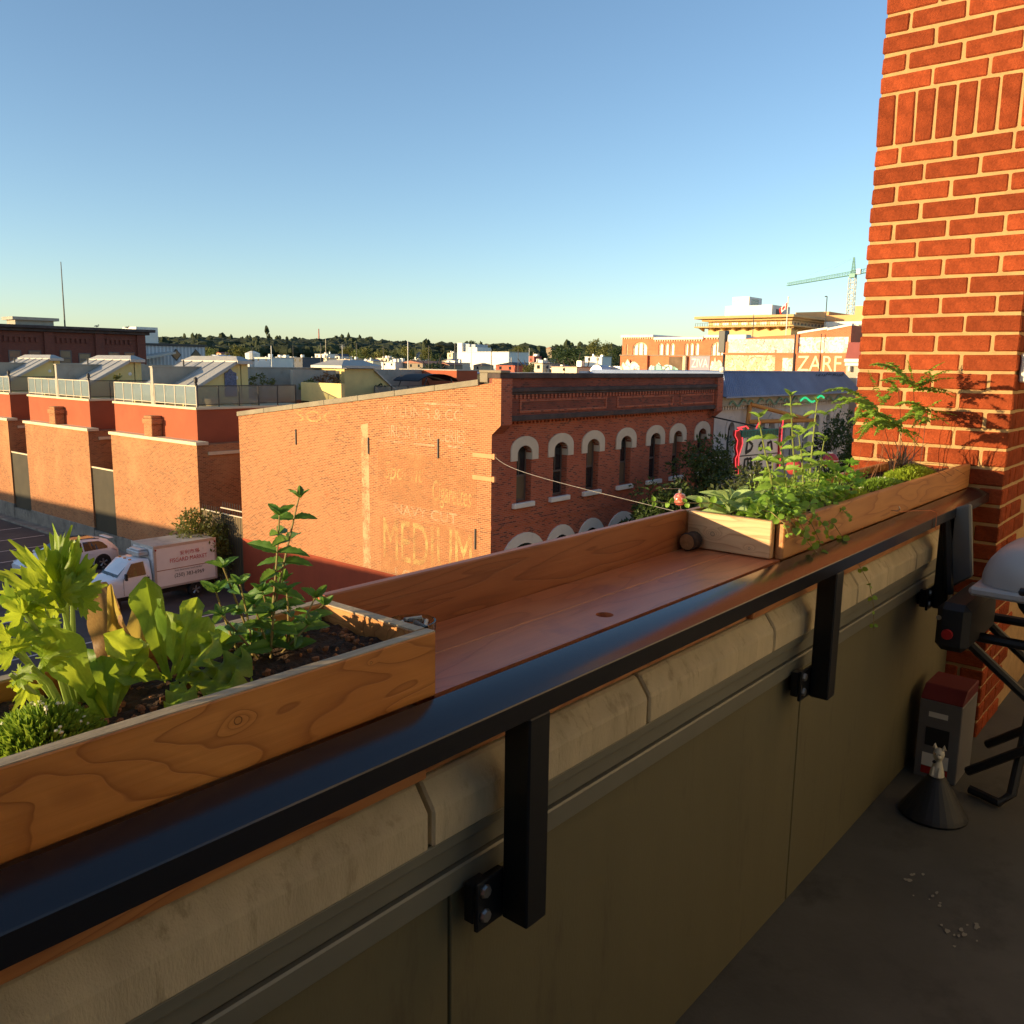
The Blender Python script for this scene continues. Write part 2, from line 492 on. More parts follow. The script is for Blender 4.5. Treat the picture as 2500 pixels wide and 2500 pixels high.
M_brick_dark = brickmat('brick_warehouse', (0.22, 0.07, 0.045), (0.17, 0.055, 0.04), (0.15, 0.08, 0.06), rh=0.09, bw=0.28)
M_brick_red = brickmat('brick_red_hall', (0.60, 0.17, 0.07), (0.52, 0.14, 0.06), (0.55, 0.25, 0.14), rh=0.09, bw=0.26, patch=(0.66, 0.25, 0.12))
M_stucco_red = mat('stucco_red', (0.37, 0.088, 0.034), 0.85, 0.10, 0.8, 0.2, 50)
M_stucco_grey = mat('stucco_grey', (0.40, 0.36, 0.29), 0.9, 0.14, 1.2, 0.2, 30, dirt=((0.25, 0.22, 0.17), 0.9, 0.58))
M_stucco_yellow = mat('stucco_yellow', (0.72, 0.56, 0.22), 0.88, 0.1, 1.0, 0.2, 30)
M_cream = mat('cream_trim', (0.74, 0.60, 0.38), 0.75, 0.08, 2)
M_white = mat('white_paint', (0.78, 0.74, 0.66), 0.7, 0.08, 1.5, dirt=((0.55, 0.5, 0.44), 1.1, 0.62))
M_hood = mat('hood_paint', (0.66, 0.58, 0.45), 0.75, 0.08, 1.5, dirt=((0.42, 0.36, 0.30), 1.6, 0.62))
M_coping = mat('coping_concrete', (0.27, 0.225, 0.16), 0.9, 0.2, 1.0, 0.3, 25)
M_dark_trim = mat('sooty_cornice', (0.075, 0.055, 0.05), 0.85, 0.35, 1.6, 0.4, 12, dirt=((0.16, 0.075, 0.05), 1.2, 0.56))
M_metal_roof = mat('metal_roof', (0.46, 0.43, 0.38), 0.5, 0.08, 1.2, metal=0.3)
M_blue_roof = mat('blue_metal_roof', (0.26, 0.31, 0.43), 0.55, 0.12, 0.7)
M_flat_roof = mat('roof_felt', (0.16, 0.145, 0.12), 0.95, 0.25, 0.7)
M_frame = mat('rail_metal', (0.62, 0.52, 0.38), 0.5, 0.05, 3)
M_frame_dark = mat('dark_metal', (0.05, 0.047, 0.045), 0.5, 0.1, 3)
M_gate = mat('gate_sheet', (0.05, 0.038, 0.02), 0.75, 0.2, 1.0)
M_glass = glassmat('window_glass')
M_glass_warm = glassmat('window_glass_blind', (0.16, 0.13, 0.09), 0.12)
M_sash = mat('window_sash', (0.12, 0.10, 0.09), 0.6, 0.1, 3)
def frosted(name, col, alpha):
    m, n, out = _nt(name)
    bs = nd(n, 'BsdfPrincipled'); setv(bs, Roughness=0.25); bs.inputs['Base Color'].default_value = c4(col)
    tp = nd(n, 'BsdfTransparent'); tp.inputs[0].default_value = (0.85, 0.9, 0.9, 1)
    mx = nd(n, 'MixShader'); mx.inputs[0].default_value = alpha
    lk(n, tp.outputs[0], mx.inputs[1]); lk(n, bs.outputs[0], mx.inputs[2]); lk(n, mx.outputs[0], out.inputs[0])
    return m
M_frost = frosted('frosted_glass', (0.24, 0.30, 0.31), 0.72)
M_frost_shade = frosted('frosted_glass_shade', (0.26, 0.25, 0.21), 0.6)  # shaded copy of the railing glass, shade put into its colour
M_neon_r = emitmat('neon_red', (1.0, 0.06, 0.07), 0.75)
M_neon_g = emitmat('neon_green', (0.05, 0.9, 0.35), 0.45)

# ================================================================ ground
g = MB()
g.quad((-900, -400, 0), (3500, -400, 0), (3500, 3500, 0), (-900, 3500, 0))
obj('ground', g, M_asphalt, kind='structure')

# rising land behind the town, as far as the wooded ridge
RIDGE = [(630.3, 1361.1, 35.6), (698.7, 1327.4, 39.8), (752.1, 1297.8, 48.2), (786.9, 1277.0, 51.1), (808.2, 1263.7, 48.4), (826.9, 1251.5, 50.2), (848.2, 1237.2, 47.5), (880.1, 1214.7, 48.3), (896.1, 1202.9, 51.3), (911.9, 1191.0, 50.4), (930.3, 1176.7, 53.5), (961.6, 1151.3, 54.3), (977.0, 1138.2, 51.3), (992.4, 1124.8, 51.7), (1002.5, 1115.8, 47.9), (1015.2, 1104.3, 44.8), (1030.2, 1090.3, 41.7), (1045.1, 1076.0, 37.3), (1064.8, 1056.5, 36.3), (1088.9, 1031.7, 40.9), (1103.1, 1016.4, 44.0), (1121.8, 995.8, 41.6), (1144.6, 969.5, 40.8), (1166.8, 942.6, 38.5), (1188.4, 915.3, 36.9), (1217.4, 876.4, 39.6), (1241.2, 842.3, 37.3), (1256.3, 819.5, 41.7), (1285.4, 773.1, 36.9), (1349.1, 655.7, 35.7), (1400.1, 538.3, 33.0), (1438.9, 423.8, 30.3)]
RA = sorted((math.atan2(y, x), z) for x, y, z in RIDGE)
def ridge_z(a):
    if a <= RA[0][0]: return RA[0][1]
    if a >= RA[-1][0]: return RA[-1][1]
    for (a0, z0), (a1, z1) in zip(RA[:-1], RA[1:]):
        if a0 <= a <= a1:
            return z0 + (z1 - z0) * (a - a0) / (a1 - a0)
PROF = [(150, -0.5), (230, 3.0), (320, 9.0), (420, 12.0), (520, 14.0), (700, 15.5), (900, 20.5), (1100, 27.0)]
def land_z(x, y):
    d = math.hypot(x, y); a = math.atan2(y, x)
    top = ridge_z(a) - 12.0
    if d >= 1500: return top * max(0.0, 1 - (d - 1500) / 900)
    pts = PROF + [(1500, top)]
    if d <= pts[0][0]: return pts[0][1]
    for (d0, z0), (d1, z1) in zip(pts[:-1], pts[1:]):
        if d0 <= d <= d1:
            z = z0 + (z1 - z0) * (d - d0) / (d1 - d0)
            return min(z, max(top, 14)) if d > 600 else z
hb = MB(); NA, ND = 60, 24
for j in range(ND + 1):
    d = 150 + (2400 - 150) * (j / ND) ** 1.3
    for i in range(NA + 1):
        a = R(4) + R(82) * i / NA
        x, y = d * math.cos(a), d * math.sin(a)
        hb.v.append((x, y, land_z(x, y) + 1.2 * noise.noise(Vector((x, y, 0)) * 0.01)))
for j in range(ND):
    for i in range(NA):
        p = j * (NA + 1) + i
        hb.f.append([p, p + 1, p + NA + 2, p + NA + 1]); hb.m.append(0)
M_land = mat('hillside_ground', (0.075, 0.085, 0.035), 0.95, 0.4, 0.02)
obj('hills', hb, M_land, smooth=True, kind='structure')

# parking bays painted on the lot
for i, y in enumerate((35.2, 40.6, 44.0, 50.1, 53.1, 56.2, 59.6, 63.4)):
    l = MB(); x1 = 23.0 if y > 47 else 26.0 if y < 36 else 23.2
    l.quad((12.0 if y < 46 else 14.5, y, 0.008), (x1, y, 0.008), (x1, y + 0.12, 0.008), (12.0 if y < 46 else 14.5, y + 0.12, 0.008))
    obj('parking_line', l, M_line, kind='structure')
l = MB(); l.box(23.25, 23.97, 41.5, 80, -0.1, 0.14)
obj('kerb', l, M_conc, kind='structure', bevel=0.02)

# ================================================================ corner brick building with the painted side wall
XM, YF = 24.0, 21.25
YE = 37.9
XR = 41.45
mb_t = thing('brick_building', 'corner brick building with faded painted advertisements on its sunlit side wall', 'building', (XM, YF, 0))
ztop = lambda y: 11.0 - (y - 21.5) * (11.0 - 9.05) / (37.9 - 21.5)
w = MB()
ys = [YF + 0.002, 24, 28, 32, 36, YE]
for a, b in zip(ys[:-1], ys[1:]):
    w.quad((XM, a, 0), (XM, b, 0), (XM, b, ztop(b) - 0.2), (XM, a, ztop(a) - 0.2))
w.quad((XM, YE, 0), (XR, YE, 0), (XR, YE, 8.8), (XM, YE, 8.8))
w.quad((XR, YF, 0), (XR, YE, 0), (XR, YE, 8.8), (XR, YF, 11.0))
obj('side_wall', w, M_brick_main, mb_t, recalc=False)
rf = MB(); rf.quad((XM + 0.2, YF + 0.3, 10.5), (XR, YF + 0.3, 10.5), (XR, YE, 8.6), (XM + 0.2, YE, 8.6))
obj('roof', rf, M_flat_roof, mb_t)
# sloping concrete coping along the side wall, in its separate lengths
cy = [21.9 + i * (YE + 0.05 - 21.9) / 7 for i in range(8)]
for a, b in zip(cy[:-1], cy[1:]):
    c = MB(); b2 = b - 0.015
    c.add([(XM - 0.07, a, ztop(a) - 0.22), (XM + 0.3, a, ztop(a) - 0.22), (XM + 0.3, a, ztop(a)), (XM - 0.07, a, ztop(a)),
           (XM - 0.07, b2, ztop(b) - 0.22), (XM + 0.3, b2, ztop(b) - 0.22), (XM + 0.3, b2, ztop(b)), (XM - 0.07, b2, ztop(b))],
          [(0, 1, 2, 3), (7, 6, 5, 4), (0, 4, 5, 1), (1, 5, 6, 2), (2, 6, 7, 3), (3, 7, 4, 0)])
    obj('coping_length', c, M_coping, mb_t, bevel=0.012)
# street front with its window openings
WIN = [(25.46, 26.36), (27.77, 28.70), (30.07, 30.99), (32.66, 33.55), (35.17, 36.09), (37.30, 38.17), (39.79, 40.66)]
ops = [(a, b, 6.22, 8.12, 8.43) for a, b in WIN]
w = MB(); wall_open(w, mY(YF), XM, XR, 0, 9.45, ops, 0.34)
obj('street_front', w, M_brick_front, mb_t, recalc=False)
for i, (a, b) in enumerate(WIN):
    h = MB()
    arch_band(h, mY(YF), (a, b, 7.86, 8.12, 8.432), (a - 0.38, b + 0.38, 7.86, 8.30, 8.80), -0.05, 0.2)
    # painted reveal
    for u in (a, b):
        s_ = 0.004 if u == a else -0.004
        h.quad((u + s_, YF - 0.05, 7.86), (u + s_, YF + 0.33, 7.86), (u + s_, YF + 0.33, 8.12), (u + s_, YF - 0.05, 8.12))
    obj('window_hood', h, M_hood, mb_t, recalc=False)
    s = MB(); s.box(a - 0.26, b + 0.10, YF - 0.16, YF + 0.33, 6.02, 6.216)
    obj('window_sill', s, M_white, mb_t, bevel=0.02)
    f = MB(); Y1 = YF + 0.27
    f.box(a, a + 0.07, Y1, Y1 + 0.06, 6.22, 8.2); f.box(b - 0.07, b, Y1, Y1 + 0.06, 6.22, 8.2)
    f.box(a + 0.07, b - 0.07, Y1, Y1 + 0.06, 6.22, 6.30); f.box(a + 0.07, b - 0.07, Y1 - 0.01, Y1 + 0.05, 7.18, 7.26)
    f.box((a + b) / 2 - 0.02, (a + b) / 2 + 0.02, Y1 + 0.01, Y1 + 0.05, 7.26, 8.42)
    wn_ = obj('window', f, M_sash, mb_t)
    for z0, z1 in ((6.3, 7.18), (7.26, 8.3)):
        p = MB()
        if z1 < 8: p.quad((a + 0.07, Y1 + 0.03, z0), (b - 0.07, Y1 + 0.03, z0), (b - 0.07, Y1 + 0.03, z1), (a + 0.07, Y1 + 0.03, z1))
        else: arch_panel(p, mY(YF), a, b, z0, 8.12, 8.43, 0.30)
        obj('pane', p, M_glass if (i + (z1 > 8)) % 3 else M_glass_warm, wn_)
# cornice zone
c = MB()
c.box(XM + 0.004, XR, YF - 0.30, YF + 0.15, 9.60, 11.0)
obj('parapet', c, M_brick_soot, mb_t)
c = MB(); c.box(XM - 0.02, XR + 0.05, YF - 0.40, YF + 0.2, 11.003, 11.2)
c.box(XM + 0.003, XR, YF - 0.42, YF - 0.303, 10.50, 10.66); c.box(XM + 0.01, XR, YF - 0.36, YF - 0.303, 10.40, 10.497)
c.box(XM + 0.62, XR - 0.6, YF - 0.37, YF - 0.303, 9.42, 9.62)
obj('cornice', c, M_dark_trim, mb_t, bevel=0.015)
d = MB()
x = XM + 0.7
while x < XR - 0.7:
    d.box(x, x + 0.11, YF - 0.345, YF - 0.303, 10.24, 10.40); d.box(x, x + 0.11, YF - 0.1, YF - 0.002, 9.28, 9.42); x += 0.24
dn = obj('dentils', d, M_brick_front, mb_t); dn['kind'] = 'stuff'
# corbel table and recessed panels
c = MB()
c.box(XM + 0.004, XR, YF - 0.22, YF + 0.1, 9.45, 9.598)
c.box(XM + 0.006, XR - 0.001, YF - 0.12, YF + 0.1, 9.38, 9.448)
obj('corbel_course', c, M_brick_front, mb_t)
for a, b in ((25.2, 31.0), (31.8, 36.6), (37.3, 40.7)):
    c = MB(); y0 = YF - 0.335
    c.box(a, b, y0, YF - 0.301, 9.72, 9.80); c.box(a, b, y0, YF - 0.301, 10.14, 10.22); c.box(a, a + 0.1, y0, YF - 0.301, 9.80, 10.14); c.box(b - 0.1, b, y0, YF - 0.301, 9.80, 10.14)
    obj('parapet_panel', c, M_brick_front, mb_t)
for a, b in ((XM, XM + 0.62), (XR - 0.6, XR)):
    c = MB()
    c.box(a + 0.004, b, YF - 0.44, YF - 0.301, 9.30, 11.0)
    c.add([(a + 0.004, YF - 0.44, 9.30), (b, YF - 0.44, 9.30), (b, YF - 0.002, 9.30), (a + 0.004, YF - 0.002, 9.30), (a + 0.004, YF - 0.02, 8.95), (b, YF - 0.02, 8.95)], [(0, 1, 5, 4), (2, 3, 4, 5), (0, 4, 3), (1, 2, 5), (0, 3, 2, 1)])
    obj('corner_corbel', c, M_brick_front, mb_t, recalc=True)
c = MB(); c.prism([(YF + 0.001, 8.94), (YF - 0.02, 8.94), (YF - 0.445, 9.30), (YF - 0.445, 11.0), (YF + 0.001, 11.0)], 0, XM - 0.012, XM + 0.0035); obj('corner_return', c, M_brick_main, mb_t)
c = MB(); c.box(XM - 0.06, XM + 0.5, YF - 0.46, YF + 0.62, 11.201, 11.30); c.box(XM - 0.04, XM + 0.45, YF + 0.2, YF + 0.6, 10.85, 11.2); obj('corner_cap', c, M_coping, mb_t, bevel=0.02)
# shop arches below
for a, b in ((24.62, 27.28), (27.32, 29.42), (29.52, 31.60), (31.75, 34.2), (34.6, 37.2), (37.6, 40.2)):
    s = MB(); arch_band(s, mY(YF), (a + 0.42, b - 0.42, 2.2, 3.9, 4.58), (a, b, 2.2, 4.0, 5.0), -0.06, 0.002)
    obj('shop_arch', s, M_white, mb_t, recalc=False)
    s = MB(); arch_panel(s, mY(YF), a + 0.42, b - 0.42, 0.4, 3.9, 4.58, -0.006)
    obj('shop_window', s, M_glass, mb_t)
# string course
c = MB(); c.box(XM - 0.015, XR, YF - 0.03, YF - 0.002, 5.35, 5.5)
obj('string_course', c, M_brick_front, mb_t)
# red painted base of the side wall and the pale stripe
c = MB(); c.box(XM - 0.03, XM - 0.002, YF + 4, YE, 0, 2.72)
obj('painted_base', c, mat('red_base_paint', (0.34, 0.055, 0.018), 0.8, 0.10, 1.5), mb_t)
c = MB(); c.quad((XM - 0.006, 28.12, 2.73), (XM - 0.006, 28.62, 2.73), (XM - 0.006, 28.66, 8.9), (XM - 0.006, 28.2, 9.0))
obj('pale_stripe', c, paintmat('old_lime_stripe', (0.58, 0.34, 0.18), 0.46, 1.5, 0.09), mb_t)
# tie irons, plates and the two straps at the corner
for y, z0, z1 in ((33.2, 7.75, 8.45), (28.15, 7.7, 8.4), (24.0, 7.85, 8.6), (22.0, 4.5, 5.3)):
    c = MB(); c.box(XM - 0.05, XM - 0.002, y, y + 0.05, z0, z1); obj('tie_iron', c, M_frame_dark, mb_t)
M_strap = mat('strap_paint', (0.66, 0.28, 0.12), 0.7, 0.1, 3)
for z in (8.05, 7.2):
    c = MB(); c.box(XM - 0.025, XM - 0.002, YF - 0.05, YF + 0.95, z, z + 0.17); c.box(XM - 0.025, XM + 0.1, YF - 0.16, YF - 0.052, z - 0.02, z + 0.19)
    obj('wall_strap', c, M_strap, mb_t, bevel=0.006)
# ghost lettering
P_y = paintmat('ghost_paint_yellow', (0.60, 0.40, 0.16), 0.515, 1.3, 0.12)
P_w = paintmat('ghost_paint_white', (0.60, 0.42, 0.25), 0.525, 1.6, 0.12)
P_f = paintmat('ghost_paint_faint', (0.50, 0.235, 0.105), 0.54, 0.8, 0.12)
AT = XM - 0.008
def gh(s, u0, u1, z0, z1, m, sl=0.0, sh=0.0):
    text('ghost_lettering', s, m, mb_t, '-X', u0, z0, u0 - u1, z1 - z0, AT, sh, slope=sl)
gh('W. LUNG & CO.,', 27.3, 22.4, 9.28, 9.78, P_w)
gh('DRUGS & GROCERIES', 27.1, 22.6, 8.52, 9.02, P_w)
gh('Sporvit', 27.2, 24.9, 6.55, 7.5, P_y, 0.0, 0.2)
gh('Cigarettes', 24.35, 22.25, 5.9, 7.0, P_y, -0.05, 0.2)
gh('NAVY CUT', 26.6, 23.0, 5.35, 5.75, P_w)
gh('MEDIUM', 27.3, 22.2, 3.35, 5.1, P_y)
gh('10c', 26.6, 25.0, 2.5, 3.05, P_w)
gh('SOO', 33.2, 30.0, 8.85, 9.35, P_y)
for (a, b, z, t) in ((22.3, 23.5, 8.32, .08), (24.2, 27.6, 8.30, .07), (22.0, 24.8, 9.92, .07)):
    c = MB(); c.quad((AT, a, z), (AT, b, z), (AT, b, z + t), (AT, a, z + t)); obj('ghost_rule', c, P_w, mb_t)
c = MB(); c.quad((XM - 0.005, 22.0, 5.8), (XM - 0.005, 27.6, 5.8), (XM - 0.005, 27.6, 7.9), (XM - 0.005, 22.0, 7.9)); obj('ghost_ground', c, P_f, mb_t)
c = MB(); c.quad((XM - 0.005, 21.9, 2.75), (XM - 0.005, 27.5, 2.75), (XM - 0.005, 27.5, 5.2), (XM - 0.005, 21.9, 5.2)); obj('ghost_ground', c, P_f, mb_t)

# ================================================================ row houses across the lot
M_mural = mat('mural_tiles', (0.10, 0.12, 0.20), 0.5, 0.6, 9.0, dirt=((0.42, 0.36, 0.30), 14.0, 0.56))
def row_house(k, label):
    dy = 12.6 * k
    y0, y1 = 41.9 + dy, 51.5 + dy
    t = thing('row_house', label, 'house', (24, y0, 0), group='row houses beyond the parking lot')
    w = MB(); w.box(24.0, 44.0, y0, y1, 0, 7.1); obj('brick_wall', w, M_brick_bay, t)
    w = MB(); w.box(23.93, 44.0, y0 - 0.04, y1 + 0.04, 0, 0.95 + 0.1 * k); obj('plinth', w, M_conc, t, bevel=0.03)
    n = 4
    for i in range(n):
        a = y0 - 0.12 + (y1 - y0 + 0.24) * i / n; b = y0 - 0.12 + (y1 - y0 + 0.24) * (i + 1) / n
        c = MB(); c.box(23.90, 24.62, a, b - 0.012, 7.1, 7.27); obj('ledge_slab', c, M_cream, t, bevel=0.008)
    c = MB(); c.box(24.62, 44, y0 - 0.12, y0 + 0.9, 6.55, 6.72); obj('side_ledge', c, M_cream, t)
    u0, u1 = y0 + 0.9, y1 + 0.6
    w = MB(); w.box(24.6, 44, u0, u1, 7.1, 8.9); obj('upper_wall', w, M_stucco_red, t)
    c = MB(); c.box(24.52, 44.05, u0 - 0.08, u1 + 0.08, 8.9, 9.03); obj('terrace_edge', c, M_cream, t, bevel=0.01)
    # flue stack standing on the ledge
    s = MB(); a = y0 + 4.5
    s.box(23.97, 24.598, a + 0.1, a + 1.0, 7.27, 7.95); s.box(23.93, 24.598, a + 0.0, a + 1.1, 7.95, 8.25); s.box(23.98, 24.598, a + 0.12, a + 0.98, 8.25, 8.42)
    obj('flue_stack', s, M_brick_bay, t, bevel=0.03)
    # side windows in the recess
    for (xa, xb, za, zb) in ((26.6, 27.7, 3.2, 5.6), (29.4, 30.5, 3.2, 5.6)):
        f = MB()
        f.box(xa, xa + 0.1, y0 - 0.06, y0 - 0.002, za, zb); f.box(xb - 0.1, xb, y0 - 0.06, y0 - 0.002, za, zb); f.box(xa + 0.1, xb - 0.1, y0 - 0.06, y0 - 0.002, za, za + 0.1); f.box(xa + 0.1, xb - 0.1, y0 - 0.06, y0 - 0.002, zb - 0.1, zb)
        f.box(xa + 0.1, xb - 0.1, y0 - 0.05, y0 - 0.002, (za + zb) / 2 - 0.05, (za + zb) / 2 + 0.05)
        fo = obj('window', f, M_sash, t)
        p = MB(); p.box(xa + 0.1, xb - 0.1, y0 - 0.02, y0 - 0.004, za + 0.1, zb - 0.1); obj('pane', p, M_glass, fo)
    if k == 0:
        f = MB(); f.box(28.4, 29.1, u0 - 0.05, u0 - 0.002, 7.75, 8.45); fo = obj('window', f, M_white, t)
        p = MB(); p.box(28.48, 29.02, u0 - 0.055, u0 - 0.045, 7.83, 8.37); obj('pane', p, M_glass, fo)
    # party wall
    py = y0 + 5.4
    w = MB(); w.box(24.62, 37, py, py + 0.28, 9.03, 11.08); obj('party_wall', w, M_stucco_grey, t)
    w = MB(); w.box(24.58, 37.05, py - 0.04, py + 0.32, 11.08, 11.15); obj('party_wall_cap', w, M_stucco_grey, t)
    # stair house: yellow cheek walls under a metal roof that spans the party wall
    wy0, wy1 = y0 + 2.6, y0 + 8.4
    zr = lambda x: 9.72 + (x - 25.0) * 0.54
    for yy in (wy0 + 0.12, wy1 - 0.2):
        c = MB(); c.prism([(24.9, 9.03), (28.55, 9.03), (28.55, 11.28), (28.25, zr(28.25) - 0.1), (24.9, zr(24.9) - 0.1)], 1, yy, yy + 0.1)
        obj('cheek_wall', c, M_stucco_yellow, t)
    r = MB(); th = 0.12
    r.prism([(24.8, zr(24.8) - th), (28.2, zr(28.2) - th), (28.2, zr(28.2) + 0.02), (24.8, zr(24.8))], 1, wy0 - 0.1, wy1 + 0.1)
    ro = obj('stair_roof', r, M_metal_roof, t)
    for i in range(6):
        yy = wy0 - 0.1 + (wy1 - wy0 + 0.2) * i / 5
        s = MB(); s.add([(24.8, yy - 0.03, zr(24.8)), (24.8, yy + 0.03, zr(24.8)), (28.2, yy + 0.03, zr(28.2) + 0.02), (28.2, yy - 0.03, zr(28.2) + 0.02), (24.8, yy, zr(24.8) + 0.06), (28.2, yy, zr(28.2) + 0.08)], [(0, 4, 5, 3), (1, 2, 5, 4), (0, 1, 4), (3, 5, 2)])
        obj('roof_seam', s, M_metal_roof, ro)
    hp = MB(); zc = zr(28.2)
    hp.add([(28.15, wy0 - 0.2, zc - 0.12), (29.15, wy0 - 0.2, zc - 0.12), (29.15, wy1 + 0.2, zc - 0.12), (28.15, wy1 + 0.2, zc - 0.12),
            (28.15, wy0 - 0.2, zc + 0.06), (29.15, wy0 - 0.2, zc + 0.06), (29.15, wy1 + 0.2, zc + 0.06), (28.15, wy1 + 0.2, zc + 0.06),
            (28.5, wy0 + 0.5, zc + 0.32), (28.75, wy0 + 0.5, zc + 0.32), (28.75, wy1 - 0.5, zc + 0.32), (28.5, wy1 - 0.5, zc + 0.32)],
           [(3, 2, 1, 0), (0, 1, 5, 4), (1, 2, 6, 5), (2, 3, 7, 6), (3, 0, 4, 7), (4, 5, 9, 8), (5, 6, 10, 9), (6, 7, 11, 10), (7, 4, 8, 11), (8, 9, 10, 11)])
    obj('hip_cap', hp, M_metal_roof, t)
    w = MB(); w.box(28.5, 29.0, wy0 + 0.12, wy1 - 0.12, 9.03, zc - 0.12); obj('stair_wall', w, M_stucco_yellow, t)
    for (vx, vy) in ((26.4, wy0 + 3.4), (27.3, wy0 + 4.2)):
        v = MB(); v.tube([(vx, vy, zr(vx)), (vx, vy, zr(vx) + 0.55)], 0.05, 7); obj('vent_pipe', v, M_frame_dark, t)
    l = MB(); l.lathe([(0.02, 0), (0.12, 0.02), (0.12, 0.14), (0.05, 0.2)], (28.2, wy0 + 0.08, 10.55), 8, axis='y'); obj('wall_lamp', l, M_white, t)
    if k == 0:
        c = MB(); c.prism([(27.45, 9.5), (28.2, 9.5), (28.2, 10.82), (27.98, 10.9), (27.83, 11.08), (27.68, 10.9), (27.45, 10.82)], 1, wy0 + 0.06, wy0 + 0.118)
        obj('mural_panel', c, M_mural, t)
    # terrace railings: west side in two runs, then the run along the recess
    def run(p, q, n, glass, fm):
        p = Vector(p); q = Vector(q); d = (q - p)
        rl = MB(); zt = 10.13
        ax = 0 if abs(d.x) > abs(d.y) else 1
        def bar(a, b, z0, z1, e):
            if ax == 0: rl.box(min(a.x, b.x), max(a.x, b.x), a.y - e, a.y + e, z0, z1)
            else: rl.box(a.x - e, a.x + e, min(a.y, b.y), max(a.y, b.y), z0, z1)
        bar(p, q, zt, zt + 0.05, 0.03); bar(p, q, 9.14, 9.18, 0.02)
        ro = obj('railing', rl, fm, t)
        for i in range(n + 1):
            c = p + d * (i / n); ps = MB(); ps.box(c.x - 0.025, c.x + 0.025, c.y - 0.025, c.y + 0.025, 9.03, zt - 0.001)
            obj('post', ps, fm, ro)
        for i in range(n):
            a = p + d * ((i + 0.03) / n); b = p + d * ((i + 0.97) / n); ps = MB()
            if ax == 0: ps.quad((a.x, a.y, 9.19), (b.x, a.y, 9.19), (b.x, a.y, zt - 0.01), (a.x, a.y, zt - 0.01))
            else: ps.quad((a.x, a.y, 9.19), (a.x, b.y, 9.19), (a.x, b.y, zt - 0.01), (a.x, a.y, zt - 0.01))
            obj('glass_panel', ps, glass, ro)
    run((24.66, u0 + 0.05), (24.66, py - 0.05), 4, M_frost, M_frame) if False else run((24.66, u0 + 0.05, 0), (24.66, py - 0.05, 0), 4, M_frost, M_frame)
    run((24.66, py + 0.35, 0), (24.66, u1 - 0.05, 0), 4, M_frost, M_frame)
    run((24.72, u0 + 0.06, 0), (31.0, u0 + 0.06, 0), 5, M_frost_shade, M_frame_dark)
    f = MB(); f.lathe([(0.09, 0), (0.09, 0.08), (0.05, 0.12), (0.1, 0.2), (0.11, 0.36), (0.03, 0.46)], (24.68, u0 + 0.08, 10.18), 10); obj('finial', f, M_frame_dark, t)
    # things kept behind the glass
    return t
LB = ['brick and red stucco row house nearest the painted corner wall, mural on its roof stair',
      'middle brick and red stucco row house with flue stack on its ledge',
      'brick and red stucco row house cut off at the left edge of the picture']
for k in range(3): row_house(k, LB[k])
# gates closing the gaps between the houses
for k, (a, b) in enumerate(((51.54, 54.46), (64.14, 67.06))):
    t = thing('yard_gate', ['dark sheet gate between nearest and middle row house', 'dark sheet gate between middle and leftmost row house'][k], 'gate', (24, a, 0), group='gates between the row houses')
    g = MB(); g.box(24.1, 24.16, a, b, 0.9, 4.85); obj('gate_leaf', g, M_gate, t)
    g = MB(); g.box(24.06, 24.2, a, b, 4.85, 4.93); obj('gate_rail', g, M_cream, t)
    g = MB(); g.box(23.95, 24.6, a + 0.05, b - 0.05, 0, 0.9); obj('gate_step', g, M_conc, t)
# fence and gate bars between corner building and first house
t = thing('yard_fence', 'brown fence with metal rails behind the bush beside the painted wall', 'fence', (24, 38, 0))
g = MB(); g.box(24.12, 24.16, 37.95, 41.88, 0, 3.7); obj('fence_sheet', g, mat('fence_sheet', (0.14, 0.095, 0.045), 0.8, 0.2, 1), t)
for z in (3.72, 4.02):
    g = MB(); g.tube([(24.1, 37.95, z), (24.1, 41.88 if z < 4 else 40.0, z)], 0.035, 6); obj('fence_rail', g, M_frame, t)
yy = 38.05
while yy < 41.8:
    g = MB(); g.tube([(24.12, yy, 0.2), (24.12, yy, 4.0 if yy > 40 else 4.35)], 0.018, 5); obj('fence_bar', g, M_frame_dark, t); yy += 0.22
# ================================================================ vehicles
M_car = mat('white_car_paint', (0.80, 0.80, 0.82), 0.3, 0.03, 2, coat=0.6)
M_tyre = mat('tyre_rubber', (0.02, 0.02, 0.02), 0.85, 0.1, 8)
M_rim = mat('wheel_rim', (0.5, 0.48, 0.46), 0.35, 0.1, 8, metal=0.8)
M_black = mat('black_plastic', (0.018, 0.018, 0.019), 0.5, 0.1, 6)
M_lamp_r = mat('tail_lamp', (0.35, 0.015, 0.012), 0.2, 0.05, 6, coat=0.8)
M_lamp_w = mat('head_lamp', (0.55, 0.6, 0.65), 0.12, 0.05, 6, coat=0.8)
M_cglass = glassmat('car_glass', (0.012, 0.016, 0.02), 0.04, 0.8)
M_orange = mat('amber_lamp', (0.6, 0.22, 0.03), 0.3)
M_redtint = mat('red_lettering', (0.50, 0.03, 0.03), 0.6, 0.1, 9)
M_blacktint = mat('black_lettering', (0.03, 0.03, 0.035), 0.6, 0.1, 9)

